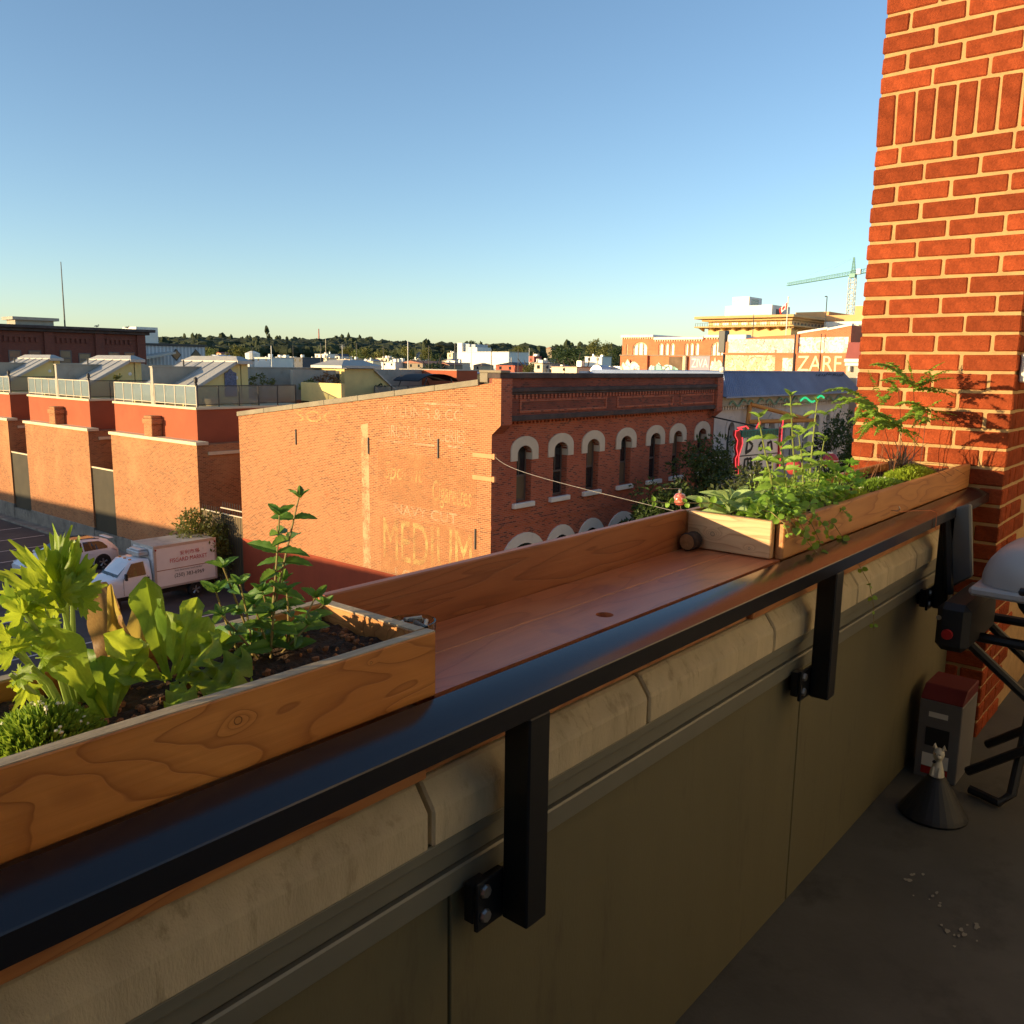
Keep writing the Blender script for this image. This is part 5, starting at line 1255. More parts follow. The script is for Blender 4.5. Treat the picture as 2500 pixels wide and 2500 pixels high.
# grey building with bracketed cornice at the end of the street row
t = thing('grey_building', 'grey building with maroon roof and pale bracketed cornice beside the brick pier', 'building', (64, 21.6, 0))
w = MB(); w.box(63.2, 76, 18.5, 22.3, 0, 12.0); obj('wall', w, mat('grey_render', (0.42, 0.37, 0.29), 0.85, 0.08, 1), t)
c = MB(); c.box(62.8, 76.2, 18.2, 22.35, 12.0, 12.25); c.box(62.95, 76.1, 18.3, 22.33, 11.75, 11.98); obj('cornice', c, M_white, t, bevel=0.03)
for y in (19.0, 20.0, 21.0, 21.9):
    c = MB(); c.box(62.85, 63.198, y, y + 0.16, 11.35, 11.74); obj('bracket', c, M_white, t, bevel=0.03)
c = MB(); c.prism([(62.9, 12.26), (76, 12.26), (76, 13.4), (63.3, 13.4)], 1, 18.3, 22.3); obj('mansard', c, mat('maroon_roof', (0.26, 0.06, 0.05), 0.7, 0.1, 1), t)
gen_windows(t, mX(63.2), [(20.9, 21.5, 10.0, 11.0), (19.4, 20.0, 10.0, 11.0)], M_white, M_glass, -0.05)

# crane
M_crane = mat('crane_green', (0.22, 0.42, 0.36), 0.6, 0.1, 0.5)
M_crane2 = mat('crane_pale', (0.60, 0.58, 0.48), 0.6, 0.1, 0.5)
t = thing('tower_crane', 'green tower crane beyond the rooftops against the sky', 'crane', (300, 106, 0))
def lattice(mb, p, q, w, n, r, tri=False, w2=None):
    p = Vector(p); q = Vector(q); d = (q - p).normalized(); up = Vector((0, 0, 1)) if abs(d.z) < 0.9 else Vector((1, 0, 0))
    a = d.cross(up).normalized(); b = a.cross(d)
    w2 = w if w2 is None else w2
    cor = [(-1, -1), (1, -1), (1, 1), (-1, 1)] if not tri else [(-1, -1), (1, -1), (0, 1)]
    def pt(i, c):
        k = i / n; ww = w + (w2 - w) * k
        return p + (q - p) * k + a * c[0] * ww / 2 + b * c[1] * ww / 2
    for c in cor: mb.tube([pt(0, c), pt(n, c)], r, 4)
    for i in range(n):
        for k in range(len(cor)):
            c0, c1 = cor[k], cor[(k + 1) % len(cor)]
            mb.tube([pt(i, c0), pt(i + 1, c1)], r * 0.65, 3, cap=False); mb.tube([pt(i, c0), pt(i, c1)], r * 0.65, 3, cap=False)
c = MB(); lattice(c, (300, 105.9, 0), (300, 105.9, 41.6), 1.9, 24, 0.13); obj('mast', c, M_crane2, t, recalc=False)
JD = Vector((0, 22.7, -2.7))
hub = Vector((300, 105.9, 43.2))
c = MB(); lattice(c, hub, hub + JD, 1.3, 26, 0.10, True, 0.9); obj('jib', c, M_crane, t, recalc=False)
c = MB(); lattice(c, hub, hub - JD * 0.5, 1.3, 10, 0.10, True); c.box(299.2, 300.8, 95.0, 97.0, 42.0, 44.4); obj('counter_jib', c, M_crane, t, recalc=False)
c = MB(); lattice(c, hub, hub + Vector((0, 0.1, 5.0)), 1.1, 6, 0.10, False, 0.3); obj('tower_top', c, M_crane, t, recalc=False)
c = MB(); c.box(299, 301, 104.9, 106.9, 41.6, 43.0); obj('slewing_ring', c, M_crane, t, bevel=0.1)
c = MB(); c.box(299.2, 300.6, 103.3, 104.7, 42.6, 44.3); obj('cab', c, M_white, t, bevel=0.1)
for k in (0.55, 0.95):
    c = MB(); c.tube([hub + Vector((0, 0, 5)), hub + JD * k + Vector((0, 0, 0.5))], 0.03, 3); obj('pendant_line', c, M_crane, t)
# flag and roof poles
M_flag = None
def flagmat():
    m, n, out = _nt('flag_cloth'); bs = nd(n, 'BsdfPrincipled'); lk(n, bs.outputs[0], out.inputs[0]); setv(bs, Roughness=0.8)
    bs.inputs['Base Color'].default_value = (0.75, 0.72, 0.68, 1)
    return m
t = thing('flag_on_pole', 'red and white maple leaf flag drooping from a white pole', 'flag', (80, 34.06, 13.5))
c = MB(); c.tube([(80, 34.06, 13.5), (80, 34.06, 18.0)], 0.045, 6); c.blob((80, 34.06, 18.05), 0.09, 0.09, 0.09, 0, 0, 5, 7); obj('pole', c, M_white, t)
M_fr = mat('flag_red', (0.62, 0.03, 0.025), 0.8, 0.05, 3)
fl = MB()
def fp(u, v):  # hanging, wind-curled cloth
    y = 34.10 + 0.85 * u * (0.9 - 0.10 * v); z = 17.62 - 0.52 * v - 0.62 * u ** 1.2
    return (80 + 0.10 * math.sin(5 * u + 2 * v), y, z)
N = 12
for i in range(N):
    for j in range(6):
        u0, u1, v0, v1 = i / N, (i + 1) / N, j / 6, (j + 1) / 6
        uc = (i + 0.5) / N; vc = (j + 0.5) / 6
        red = uc < 0.26 or uc > 0.74
        if not red and ((uc - 0.5) / 0.15) ** 2 + ((vc - 0.5) / 0.3) ** 2 < 1: red = True
        fl.quad(fp(u0, v0), fp(u1, v0), fp(u1, v1), fp(u0, v1), 1 if red else 0)
obj('flag_cloth', fl, [flagmat(), M_fr], t, recalc=False, smooth=True)
c = MB(); c.tube([(80, 30.4, 13.5), (80, 30.42, 18.0)], 0.04, 6); c.tube([(80, 30.42, 18.0), (80, 30.62, 18.0)], 0.05, 5); obj('lamp_pole', c, M_frame_dark, label='slim dark pole right of the flag', cat='pole')
c = MB(); c.tube([(80, 37.36, 13.5), (80, 37.4, 16.6)], 0.035, 6); obj('lamp_pole', c, M_frame_dark, label='slim dark pole left of the flag', cat='pole')
t = thing('roof_chimney', 'dark metal chimney box on the red hall roof edge', 'chimney', (82, 41.5, 13))
c = MB(); c.box(82, 83, 41.3, 42.0, 13.0, 15.2); obj('stack', c, M_frame_dark, t, bevel=0.03)
c = MB(); c.box(82, 83.2, 39.0, 41.0, 13.0, 14.8); obj('housing', c, M_white, t, bevel=0.05)

# ================================================================ white restaurant building with blue metal roof
t = thing('white_restaurant', 'white arched-window building under a blue metal roof beside the brick front', 'building', (41.5, 21.25, 0))
M_wr = mat('restaurant_white', (0.66, 0.62, 0.57), 0.75, 0.08, 1.0, dirt=((0.46, 0.42, 0.38), 0.9, 0.58))
cen = [43.45, 45.95, 47.3, 48.65, 50.3, 51.9, 53.9, 55.6, 57.5, 59.2]
ops = [(c - 0.42, c + 0.42, 5.6, 8.1, 8.62) for c in cen]
w = MB(); wall_open(w, mY(21.25), 41.5, 61.3, 0, 9.5, ops, 0.3); obj('street_front', w, M_wr, t, recalc=False)
w = MB(); w.quad((41.47, 21.25, 0), (41.47, 30, 0), (41.47, 30, 10.9), (41.47, 21.25, 10)); w.quad((61.3, 21.25, 0), (61.3, 30, 0), (61.3, 30, 11.2), (61.3, 21.25, 10)); w.quad((41.5, 30, 0), (61.3, 30, 0), (61.3, 30, 11.2), (41.5, 30, 11.2)); obj('side_wall', w, M_wr, t, recalc=False)
for c0 in cen:
    f = MB(); arch_band(f, mY(21.25), (c0 - 0.42, c0 + 0.42, 7.9, 8.1, 8.62), (c0 - 0.66, c0 + 0.66, 7.9, 8.2, 8.92), -0.05, 0.002, n=10); obj('window_hood', f, M_wr, t, recalc=False)
    f = MB(); y1 = 21.48
    f.box(c0 - 0.42, c0 - 0.35, y1, y1 + 0.05, 5.6, 8.15); f.box(c0 + 0.35, c0 + 0.42, y1, y1 + 0.05, 5.6, 8.15); f.box(c0 - 0.35, c0 + 0.35, y1, y1 + 0.05, 6.9, 6.98); f.box(c0 - 0.02, c0 + 0.02, y1, y1 + 0.04, 6.98, 8.55)
    fo = obj('window', f, M_white, t)
    p = MB(); arch_panel(p, mY(21.25), c0 - 0.42, c0 + 0.42, 5.6, 8.1, 8.62, 0.26); obj('pane', p, M_glass, fo)
c = MB(); c.box(41.5, 61.3, 20.85, 21.248, 9.52, 9.98); obj('frieze', c, mat('green_frieze', (0.40, 0.35, 0.25), 0.8, 0.15, 1), t)
d = MB(); x = 41.7
while x < 61: d.box(x, x + 0.14, 21.05, 21.248, 9.30, 9.50); x += 0.3
o = obj('dentils', d, M_wr, t); o['kind'] = 'stuff'
# standing seam roof
A, B, C_, D_ = Vector((41.55, 20.62, 10.02)), Vector((61.6, 20.62, 10.02)), Vector((60.4, 21.5, 11.3)), Vector((42.6, 21.5, 11.3))
r = MB(); r.quad(A, B, C_, D_); r.quad(A, D_, Vector((42.6, 29.9, 11.3)), Vector((41.5, 29.9, 10.02))); r.quad(D_, C_, Vector((60.4, 30, 11.3)), Vector((42.6, 30, 11.3))); r.quad(B, C_, Vector((60.4, 30, 11.3)), Vector((61.6, 30, 10.02)))
r.box(41.5, 61.65, 20.6, 20.66, 9.95, 10.03)
ro = obj('metal_roof', r, M_blue_roof, t, recalc=False)
s = MB(); N = 90
for i in range(N + 1):
    k = i / N; p = A.lerp(B, k); q = D_.lerp(C_, k)
    e = Vector((0.018, 0, 0)); nn = Vector((0, -0.045, 0.03))
    s.add([p - e, p + e, q + e, q - e, p + nn, q + nn], [(0, 4, 5, 3), (1, 2, 5, 4), (0, 1, 4)])
o = obj('roof_seams', s, M_blue_roof, t, recalc=False); o['kind'] = 'stuff'
c = MB(); c.box(42.5, 60.5, 21.44, 21.62, 11.29, 11.36); obj('ridge_cap', c, M_blue_roof, t)
c = MB(); c.blob((42.2, 21.3, 11.4), 0.16, 0.16, 0.16, 0, 0, 6, 8); obj('roof_knob', c, M_white, t)
# scribbled tag on the roof
tg = MB(); rg = random.Random(4)
for k in range(16):
    u = 0.70 + 0.018 * k; p0 = A.lerp(B, u).lerp(D_.lerp(C_, u), 0.80 + 0.08 * rg.random()) + Vector((0, -0.06, 0.04))
    pts = [p0 + Vector((0.16 * math.cos(a * 1.3 + k), 0, 0.09 * math.sin(a * 2.1 + k * 2))) for a in (0, 1, 2, 3, 4)]
    tg.tube(pts, 0.012, 3)
obj('roof_tag', tg, M_black, t)
# green neon scroll along the frieze
t = thing('neon_scroll', 'green neon scroll line along the frieze under the blue roof', 'neon sign', (50, 20.7, 9.6))
for (x0, x1, lit) in ((42.2, 44.2, 0), (44.4, 46.4, 0), (46.8, 49.0, 0), (49.2, 51.2, 0), (51.6, 55.4, 1), (55.8, 58.6, 0)):
    c = MB(); pts = [(x0 + (x1 - x0) * i / 14, 20.78, 9.62 + 0.16 * math.sin(i / 14 * 9.4) + 0.1 * i / 14) for i in range(15)]
    c.tube(pts, 0.03, 5); c.tube([(p[0], p[1], p[2] - 0.07) for p in pts], 0.02, 5)
    obj('neon_tube', c, M_neon_g if lit else mat('neon_unlit', (0.25, 0.42, 0.28), 0.3), t)
# angled timber sign frame
t = thing('sign_bracket', 'orange steel bracket frame on the white wall above restaurant sign', 'bracket', (45.5, 21, 8.5))
M_orb = mat('orange_steel', (0.62, 0.28, 0.07), 0.6, 0.1, 2)
for (p, q) in (((44.6, 20.9, 7.5), (44.9, 20.9, 9.6)), ((44.9, 20.85, 9.55), (48.6, 19.4, 8.75)), ((44.7, 20.85, 8.6), (49.5, 19.0, 8.6)), ((48.6, 19.4, 8.75), (49.3, 19.1, 9.1))):
    c = MB(); c.tube([p, q], 0.12, 6); obj('bracket_bar', c, M_orb, t)

# ---- restaurant sign: two faces set in a vee
t = thing('restaurant_sign', 'restaurant sign with black brush lettering, green header and red neon edge', 'sign', (38.3, 18.2, 6.5))
M_sgn = mat('sign_face', (0.86, 0.85, 0.78), 0.6, 0.06, 2)
M_sgg = mat('sign_green', (0.03, 0.22, 0.17), 0.5, 0.08, 3)
M_sgr = mat('sign_red', (0.42, 0.03, 0.03), 0.5, 0.08, 3)
M_gold = mat('sign_gold', (0.75, 0.68, 0.40), 0.5, 0.05, 3)
M_teal = mat('sign_teal_letter', (0.05, 0.07, 0.06), 0.5)
def sign_face(P0, P1, scale_txt, nm):
    P0 = Vector(P0); P1 = Vector(P1); ax = (P1 - P0); Lg = ax.length; ax.normalize(); nn = Vector((ax.y, -ax.x, 0))
    def pt(u, z, d=0.0): return tuple(P0 + ax * (u * Lg) + Vector((0, 0, z)) + nn * d)
    c = MB()   # board body
    out = [(0.0, 1.02), (0.97, 1.02), (0.97, 0.95), (1.0, 0.0), (0.97, -0.9), (0.0, -0.9), (-0.03, 0.0), (0.06, 0.95), (0.0, 0.97)]
    out = [(-0.02, 0.0), (0.07, 0.85), (0.95, 0.85), (1.0, 0.0), (0.95, -0.85), (0.05, -0.85)]
    n_ = len(out)
    c.add([pt(u, z, 0.0) for u, z in out] + [pt(u, z, -0.12) for u, z in out], [tuple(range(n_)), tuple(range(n_, 2 * n_))[::-1]] + [(i, (i + 1) % n_, n_ + (i + 1) % n_, n_ + i) for i in range(n_)])
    bo = obj('sign_board', c, M_sgn, t)
    c = MB(); c.add([pt(0.02, 0.88, 0.03), pt(0.97, 0.88, 0.03), pt(0.97, 1.22, 0.03), pt(0.02, 1.22, 0.03), pt(0.02, 0.88, -0.1), pt(0.97, 0.88, -0.1), pt(0.97, 1.22, -0.1), pt(0.02, 1.22, -0.1)], [(0, 1, 2, 3), (7, 6, 5, 4), (0, 4, 5, 1), (1, 5, 6, 2), (2, 6, 7, 3), (3, 7, 4, 0)])
    obj('header_board', c, M_sgg, t)
    c = MB(); c.add([pt(-0.02, -0.025, 0.012), pt(1.0, -0.025, 0.012), pt(1.0, 0.025, 0.012), pt(-0.02, 0.025, 0.012)], [(0, 1, 2, 3)]); obj('divider', c, M_blacktint, t)
    me = text_mesh('RESTAURANT'); xs = [v.co.x for v in me.vertices]; ys_ = [v.co.y for v in me.vertices]
    for v in me.vertices: v.co = pt(0.05 + 0.89 * (v.co.x - min(xs)) / (max(xs) - min(xs)), 0.94 + 0.22 * (v.co.y - min(ys_)) / (max(ys_) - min(ys_)), 0.034)
    me.materials.clear(); me.materials.append(M_teal if nm else M_teal); me.update(); o = link('header_lettering', me, t); o.matrix_parent_inverse = world_mat(t).inverted()
    # brush strokes: tapered slabs
    def stroke(pts, w0, w1):
        c = MB(); k = len(pts) - 1
        for i in range(k):
            (u0, z0), (u1, z1) = pts[i], pts[i + 1]; du, dz = (u1 - u0) * Lg, z1 - z0; l = math.hypot(du, dz); px, pz = -dz / l / Lg, du / l
            a = w0 + (w1 - w0) * i / k; b = w0 + (w1 - w0) * (i + 1) / k
            c.add([pt(u0 + px * a, z0 + pz * a, 0.016), pt(u0 - px * a, z0 - pz * a, 0.016), pt(u1 - px * b, z1 - pz * b, 0.016), pt(u1 + px * b, z1 + pz * b, 0.016)], [(0, 1, 2, 3)])
        obj('brush_stroke', c, M_blacktint, t)
    def ch(kind, u, z, s):
        f = lambda L_: [(u + a * s / Lg, z + b * s) for a, b in L_]
        if kind == 'D': stroke(f([(0.22, 0.95), (0.1, 0.1)]), .05, .09); stroke(f([(0.2, 0.85), (0.75, 0.5), (0.6, 0.2), (0.02, 0.0)]), .06, .08)
        if kind == 'o': stroke(f([(0.3, 0.6), (0.05, 0.35), (0.25, 0.02), (0.55, 0.3), (0.32, 0.6)]), .06, .05)
        if kind == 'n': stroke(f([(0.05, 0.6), (0.08, 0.0)]), .07, .05); stroke(f([(0.08, 0.5), (0.4, 0.62), (0.55, 0.0)]), .05, .08)
        if kind == 'M': stroke(f([(0.1, 0.8), (0.06, 0.0)]), .06, .09); stroke(f([(0.1, 0.75), (0.45, 0.8), (0.45, 0.1)]), .05, .08); stroke(f([(0.45, 0.75), (0.8, 0.8), (0.9, 0.0)]), .05, .09)
        if kind == 'e': stroke(f([(0.05, 0.33), (0.5, 0.36)]), .04, .05); stroke(f([(0.5, 0.62), (0.15, 0.55), (0.02, 0.28), (0.2, 0.03), (0.58, 0.06)]), .05, .07)
    q = scale_txt
    ch('D', 0.12, 0.12, 0.75 * q); ch('o', 0.46, 0.17, 0.75 * q); ch('n', 0.70, 0.17, 0.72 * q)
    ch('M', 0.10, -0.72, 0.72 * q); ch('e', 0.47, -0.72, 0.72 * q); ch('e', 0.72, -0.72, 0.72 * q)
    # dragon shaped red side and its neon
    for u_, s_ in ((-0.10, -1),):
        pl = [(-0.06, 1.3), (-0.12, 1.22), (-0.16, 1.25), (-0.17, 1.0), (-0.10, 0.75), (-0.12, 0.4), (-0.08, 0.1), (-0.13, -0.1), (-0.10, -0.8), (-0.04, -0.85), (-0.05, 0.0), (0.03, 0.6), (0.01, 0.9)]
        c = MB(); n_ = len(pl); c.add([pt(u, z, 0.0) for u, z in pl] + [pt(u, z, -0.1) for u, z in pl], [tuple(range(n_)), tuple(range(n_, 2 * n_))[::-1]] + [(i, (i + 1) % n_, n_ + (i + 1) % n_, n_ + i) for i in range(n_)]); obj('red_edge', c, M_sgr, t)
        c = MB(); c.tube([pt(u, z, 0.05) for u, z in pl], 0.02, 5); obj('neon_tube', c, M_neon_r, t)
    c = MB(); c.tube([pt(0.0, 1.28, 0.04), pt(-0.12, 1.36, 0.04), pt(0.1, 1.42, 0.04), pt(0.16, 1.3, 0.04)], 0.03, 5); c.tube([pt(0.36, 1.30, 0.04), pt(0.42, 1.55, 0.04), pt(0.47, 1.35, 0.04), pt(0.44, 1.62, 0.04)], 0.03, 5); obj('neon_tube', c, M_neon_r, t)
sign_face((38.55, 18.3, 7.35), (41.5, 17.7, 7.35), 1.0, 0)
sign_face((41.75, 17.7, 7.35), (44.0, 18.6, 7.35), 0.8, 1)
c = MB(); c.tube([(41.1, 17.9, 6.4), (41.1, 21.2, 6.4)], 0.06, 6); c.tube([(41.1, 17.9, 8.5), (41.1, 21.2, 9.0)], 0.04, 6); obj('hanger', c, M_frame_dark, t)

# ---- street trees
def street_tree(label, x, y, ztop, rx, ry, rz, n, L, seed, lm=M_leaf_street):
    t = thing('street_tree', label, 'tree', (x, y, 0), 0, 'street trees')
    zc = ztop - rz
    obj('trunk', trunk_mb(zc - rz * 0.5, 0.16, seed, 7, rx * 0.7, rz), M_bark, t, local=True)
    o = obj('crown', crown_mb(rx, ry, rz, n, L, seed, 60, 'round', 0.42, 0.40), lm, t, local=True, recalc=False); o.location = (0, 0, zc)
street_tree('dark leafy street tree before the last brick front windows', 35.8, 18.0, 8.2, 3.2, 1.6, 3.0, 9500, 0.22, 21)
street_tree('dark leafy street tree hiding the lower brick arches', 31.2, 18.0, 7.0, 2.9, 1.5, 2.6, 8500, 0.22, 22)
street_tree('glossy leaved street tree below the restaurant sign behind the sage', 20.3, 9.2, 8.95, 2.2, 1.1, 2.1, 5600, 0.17, 23, leafmat('glossy_leaf', (0.05, 0.065, 0.018), (0.10, 0.11, 0.03), 0.3, (0.2, 0.2, 0.05), 4, 0.25))
street_tree('dark tree against the white building beside the brick pier', 51.2, 18.0, 9.0, 2.6, 1.4, 3.0, 6000, 0.24, 24)
# ---- lanterns on wires across the street
M_lan = mat('paper_lantern', (0.42, 0.05, 0.05), 0.5, 0.1, 4)
for i, (x, y, z, lab) in enumerate(((38.6, 14.0, 7.5, 'red and white round lantern hanging nearest the brick pier'), (34.6, 14.0, 7.5, 'red round lantern hanging behind the tall herbs'))):
    t = thing('street_lantern', lab, 'lantern', (x, y, z), 0, 'lanterns hung over the street')
    c = MB(); c.lathe([(0.05, -0.32), (0.22, -0.27), (0.33, -0.12), (0.36, 0.0), (0.33, 0.12), (0.22, 0.27), (0.05, 0.32)], (0, 0, 0), 14); obj('globe', c, M_lan, t, local=True, smooth=True)
    c = MB(); c.lathe([(0.362, -0.015), (0.366, 0), (0.362, 0.015)], (0, 0, 0), 14); c.lathe([(0.10, 0.28), (0.10, 0.36)], (0, 0, 0), 10); obj('band', c, M_white, t, local=True)
    c = MB(); c.tube([(0, 0, 0.3), (0, 0, 1.2)], 0.012, 4); obj('hanger', c, M_frame_dark, t, local=True)
# ---- cable from the wall strap to our parapet, with its ornament
CA, CB = Vector((24.0, 21.05, 8.12)), Vector((2.35, 1.32, 11.06))
pts = []
for i in range(41):
    k = i / 40; p = CA.lerp(CB, k); p.z -= 0.10 * 4 * k * (1 - k); pts.append(p)
c = MB(); c.tube(pts, [0.010 - 0.0091 * i / 40 for i in range(41)], 5)
obj('festoon_cable', c, mat('cable_grey', (0.30, 0.26, 0.22), 0.6), label='thin pale cable stretched from brick corner strap to the planter', cat='cable')
# ================================================================ our balcony
ZF = 10.01
M_bfloor = mat('balcony_floor_coating', (0.075, 0.072, 0.062), 0.75, 0.18, 2.5, 0.25, 60, dirt=((0.045, 0.043, 0.038), 4.0, 0.54))
M_bpanel = mat('balcony_panel', (0.15, 0.128, 0.066), 0.55, 0.06, 3.0, 0.1, 90, dirt=((0.10, 0.08, 0.046), 5.0, 0.57), stretch=(2.5, 2.5, 0.5))
M_bwall = brickmat('balcony_back_brick', (0.36, 0.10, 0.05), (0.31, 0.085, 0.045), (0.42, 0.28, 0.17), 0.2, 0.0747, 0.010)
M_facade = brickmat('own_facade_brick', (0.46, 0.36, 0.28), (0.40, 0.30, 0.23), (0.5, 0.45, 0.38), 0.2, 0.0747, 0.010)
M_ceil = mat('balcony_soffit', (0.74, 0.69, 0.58), 0.8, 0.05, 2)
f = MB(); f.box(-3.0, 6.0, -1.6, 0.86, ZF - 0.22, ZF); obj('balcony_floor', f, M_bfloor, kind='structure')
f = MB(); f.box(-3.0, 6.0, -1.85, -1.6, ZF - 0.22, 12.9); obj('balcony_back_wall', f, M_ceil, kind='structure')
f = MB(); f.box(-3.2, -3.0, -1.85, 0.9, ZF - 0.22, 13.6); obj('balcony_end_wall', f, M_bwall, kind='structure')
f = MB(); f.box(-70, 90, -9, 0.85, 0, ZF - 0.222); f.box(-70, -3.2, -9, 0.85, ZF - 0.222, 17); f.box(5.6, 90, -9, 0.85, ZF - 0.222, 17); obj('own_building_wall', f, M_facade, kind='structure')
# droppings and paint spots on the floor
M_stain = mat('pale_stain', (0.24, 0.22, 0.17), 0.9)
rg = random.Random(77)
for i in range(22):
    x, y = ((2.37, 0.455), (2.50, 0.53), (2.62, 0.60), (2.44, 0.40))[i % 4]; x += rg.gauss(0, 0.035); y += rg.gauss(0, 0.022); s = rg.uniform(0.002, 0.008); N_ = 9
    c = MB(); pl = [(x + s * rg.uniform(.6, 1.3) * 1.5 * math.cos(k * 6.283 / N_), y + s * rg.uniform(.6, 1.3) * math.sin(k * 6.283 / N_)) for k in range(N_)]
    c.add([(p[0], p[1], ZF + 0.002 + 0.0001 * i) for p in pl], [tuple(range(N_))]); obj('floor_stain', c, M_stain, kind='structure')

# parapet: cladding panels, flashings and coping blocks
pw = thing('parapet_wall', 'balcony parapet of olive panels under pale concrete coping blocks', 'wall', (0, 0.95, ZF))
c = MB(); c.box(-3.0, 3.82, 0.862, 1.12, ZF - 0.2, 10.88); obj('core', c, M_conc, pw)
for a, b in ((-3.0, -0.62), (-0.615, 0.86), (0.865, 2.222), (2.228, 3.815)):
    c = MB(); c.box(a, b, 0.84, 0.861, ZF + 0.002, 10.74); obj('panel', c, M_bpanel, pw, bevel=0.002)
for z0, z1, y in ((10.715, 10.755, 0.825), (10.757, 10.792, 0.832), (10.794, 10.815, 0.822)):
    c = MB(); c.box(-3.0, 3.815, y, 0.8395, z0, z1); obj('flashing', c, mat('flashing_metal', (0.21, 0.20, 0.15), 0.45, 0.1, 4, metal=0.3), pw, bevel=0.003)
M_cop = mat('cast_stone', (0.54, 0.44, 0.27), 0.9, 0.16, 5.0, 0.45, 120, dirt=((0.32, 0.245, 0.14), 9.0, 0.55), stretch=(3, 3, 0.8))
joints = [-3.0, -0.95, -0.36, 0.225, 0.80, 1.385, 1.965, 2.55, 3.14, 3.815]
for a, b in zip(joints[:-1], joints[1:]):
    c = MB(); c.prism([(0.815, 10.817), (1.16, 10.817), (1.16, 10.912), (0.842, 10.912), (0.815, 10.874)], 0, a + 0.004, b - 0.004)
    obj('coping_block', c, M_cop, pw, bevel=0.004, seg=1)

# guard rail of black metal on stand-off posts
M_rail = mat('black_rail_enamel', (0.010, 0.010, 0.013), 0.20, 0.05, 6, 0.05, 220, spec=0.7, bdist=0.001)
M_post = mat('black_post_enamel', (0.011, 0.011, 0.012), 0.4, 0.1, 6)
M_bolt = mat('zinc_bolt', (0.45, 0.43, 0.40), 0.35, 0.1, 9, metal=0.9)
gr = thing('guard_rail', 'black metal balcony rail running along the planters on stand-off posts', 'railing', (0, 0.77, ZF))
c = MB()   # rounded-top section drawn along x
prof = [(0.742, 10.994), (0.742, 11.0245), (0.7435, 11.0265)]
for i in range(9):
    u = i / 8; prof.append((0.747 + 0.062 * u, 11.0455 - 0.062 * (0.12 * (1 - u) + 0.165 * (1 - u) ** 2)))
prof += [(0.812, 11.042), (0.812, 10.994)]
pr2 = []
for q in prof:
    if not pr2 or (abs(q[0] - pr2[-1][0]) + abs(q[1] - pr2[-1][1])) > 1e-4: pr2.append(q)
c.prism(pr2, 0, -3.0, 3.80)
ro = obj('rail', c, M_rail, gr)
ro.data.polygons.foreach_set('use_smooth', [p.normal.z > 0.12 and abs(p.normal.x) < 0.5 for p in ro.data.polygons]); ro.data.set_sharp_from_angle(angle=R(14))
for px in (-1.35, -0.22, 0.928, 2.155, 3.30):
    c = MB(); c.box(px, px + 0.05, 0.742, 0.792, 10.655, 10.9935); po = obj('post', c, M_post, gr, bevel=0.003)
    c = MB(); c.box(px - 0.055, px + 0.05, 0.793, 0.8015, 10.655, 10.735); c.box(px - 0.055, px - 0.02, 0.802, 0.821, 10.665, 10.73); c.box(px - 0.02, px + 0.04, 0.802, 0.8385, 10.665, 10.71); obj('foot_plate', c, M_post, po, bevel=0.002)
    for z in (10.678, 10.718):
        c = MB(); c.lathe([(0.009, -0.006), (0.011, -0.002), (0.011, 0.0)], (px - 0.038, 0.793, z), 8, axis='y'); obj('bolt', c, M_bolt, po)

# brick pier, brick by brick
pier = thing('brick_pier', 'orange brick pier with pale mortar joints at the balcony end', 'pier', (4.0, 1.0, ZF))
M_pbrick = mat('pier_brick', (0.27, 0.052, 0.0165), 0.88, 0.30, 22.0, 1.0, 120, rnd=0.22, dirt=((0.10, 0.018, 0.008), 130.0, 0.585), spec=0.12, bdist=0.006)
M_pmort = mat('pier_mortar', (0.44, 0.27, 0.115), 0.95, 0.16, 14, 0.7, 160, bdist=0.002)
XP, YP0, YP1 = 3.82, 0.70, 1.298
c = MB(); c.box(XP + 0.006, 5.6, YP0 + 0.006, YP1 - 0.006, ZF - 0.2, 13.45); obj('mortar_bed', c, M_pmort, pier)
cache = {}
def brick(x0, x1, y0, y1, z0, z1):
    key = (round(x1 - x0, 3), round(y1 - y0, 3), round(z1 - z0, 3), random.randrange(3))
    if key not in cache:
        b = MB(); hx, hy, hz = key[0] / 2, key[1] / 2, key[2] / 2; b.box(-hx, hx, -hy, hy, -hz, hz)
        j = [(random.uniform(-.0018, .0018), random.uniform(-.0022, .0022), random.uniform(-.0018, .0018)) for _ in b.v]
        b.v = [(p[0] + q[0], p[1] + q[1], p[2] + q[2]) for p, q in zip(b.v, j)]
        cache[key] = mesh_of(b, 'brick', M_pbrick, bevel=0.0045)
    place('brick', cache[key], pier, Matrix.Translation(((x0 + x1) / 2 + random.uniform(-.0008, .0008), (y0 + y1) / 2, (z0 + z1) / 2)))
J = 0.0125; CH = 0.0747; ZS = 12.392
rows = []
k = 0; z = ZS - CH
while z > ZF - 0.05:
    rows.append((z + J / 2, z + CH - J / 2, k)); z -= CH; k += 1
z = ZS + 0.205; k = 1
while z < 13.1:
    rows.append((z + J / 2, z + CH - J / 2, k)); z += CH; k += 1
wd = YP1 - YP0; U = (wd + J) / 3
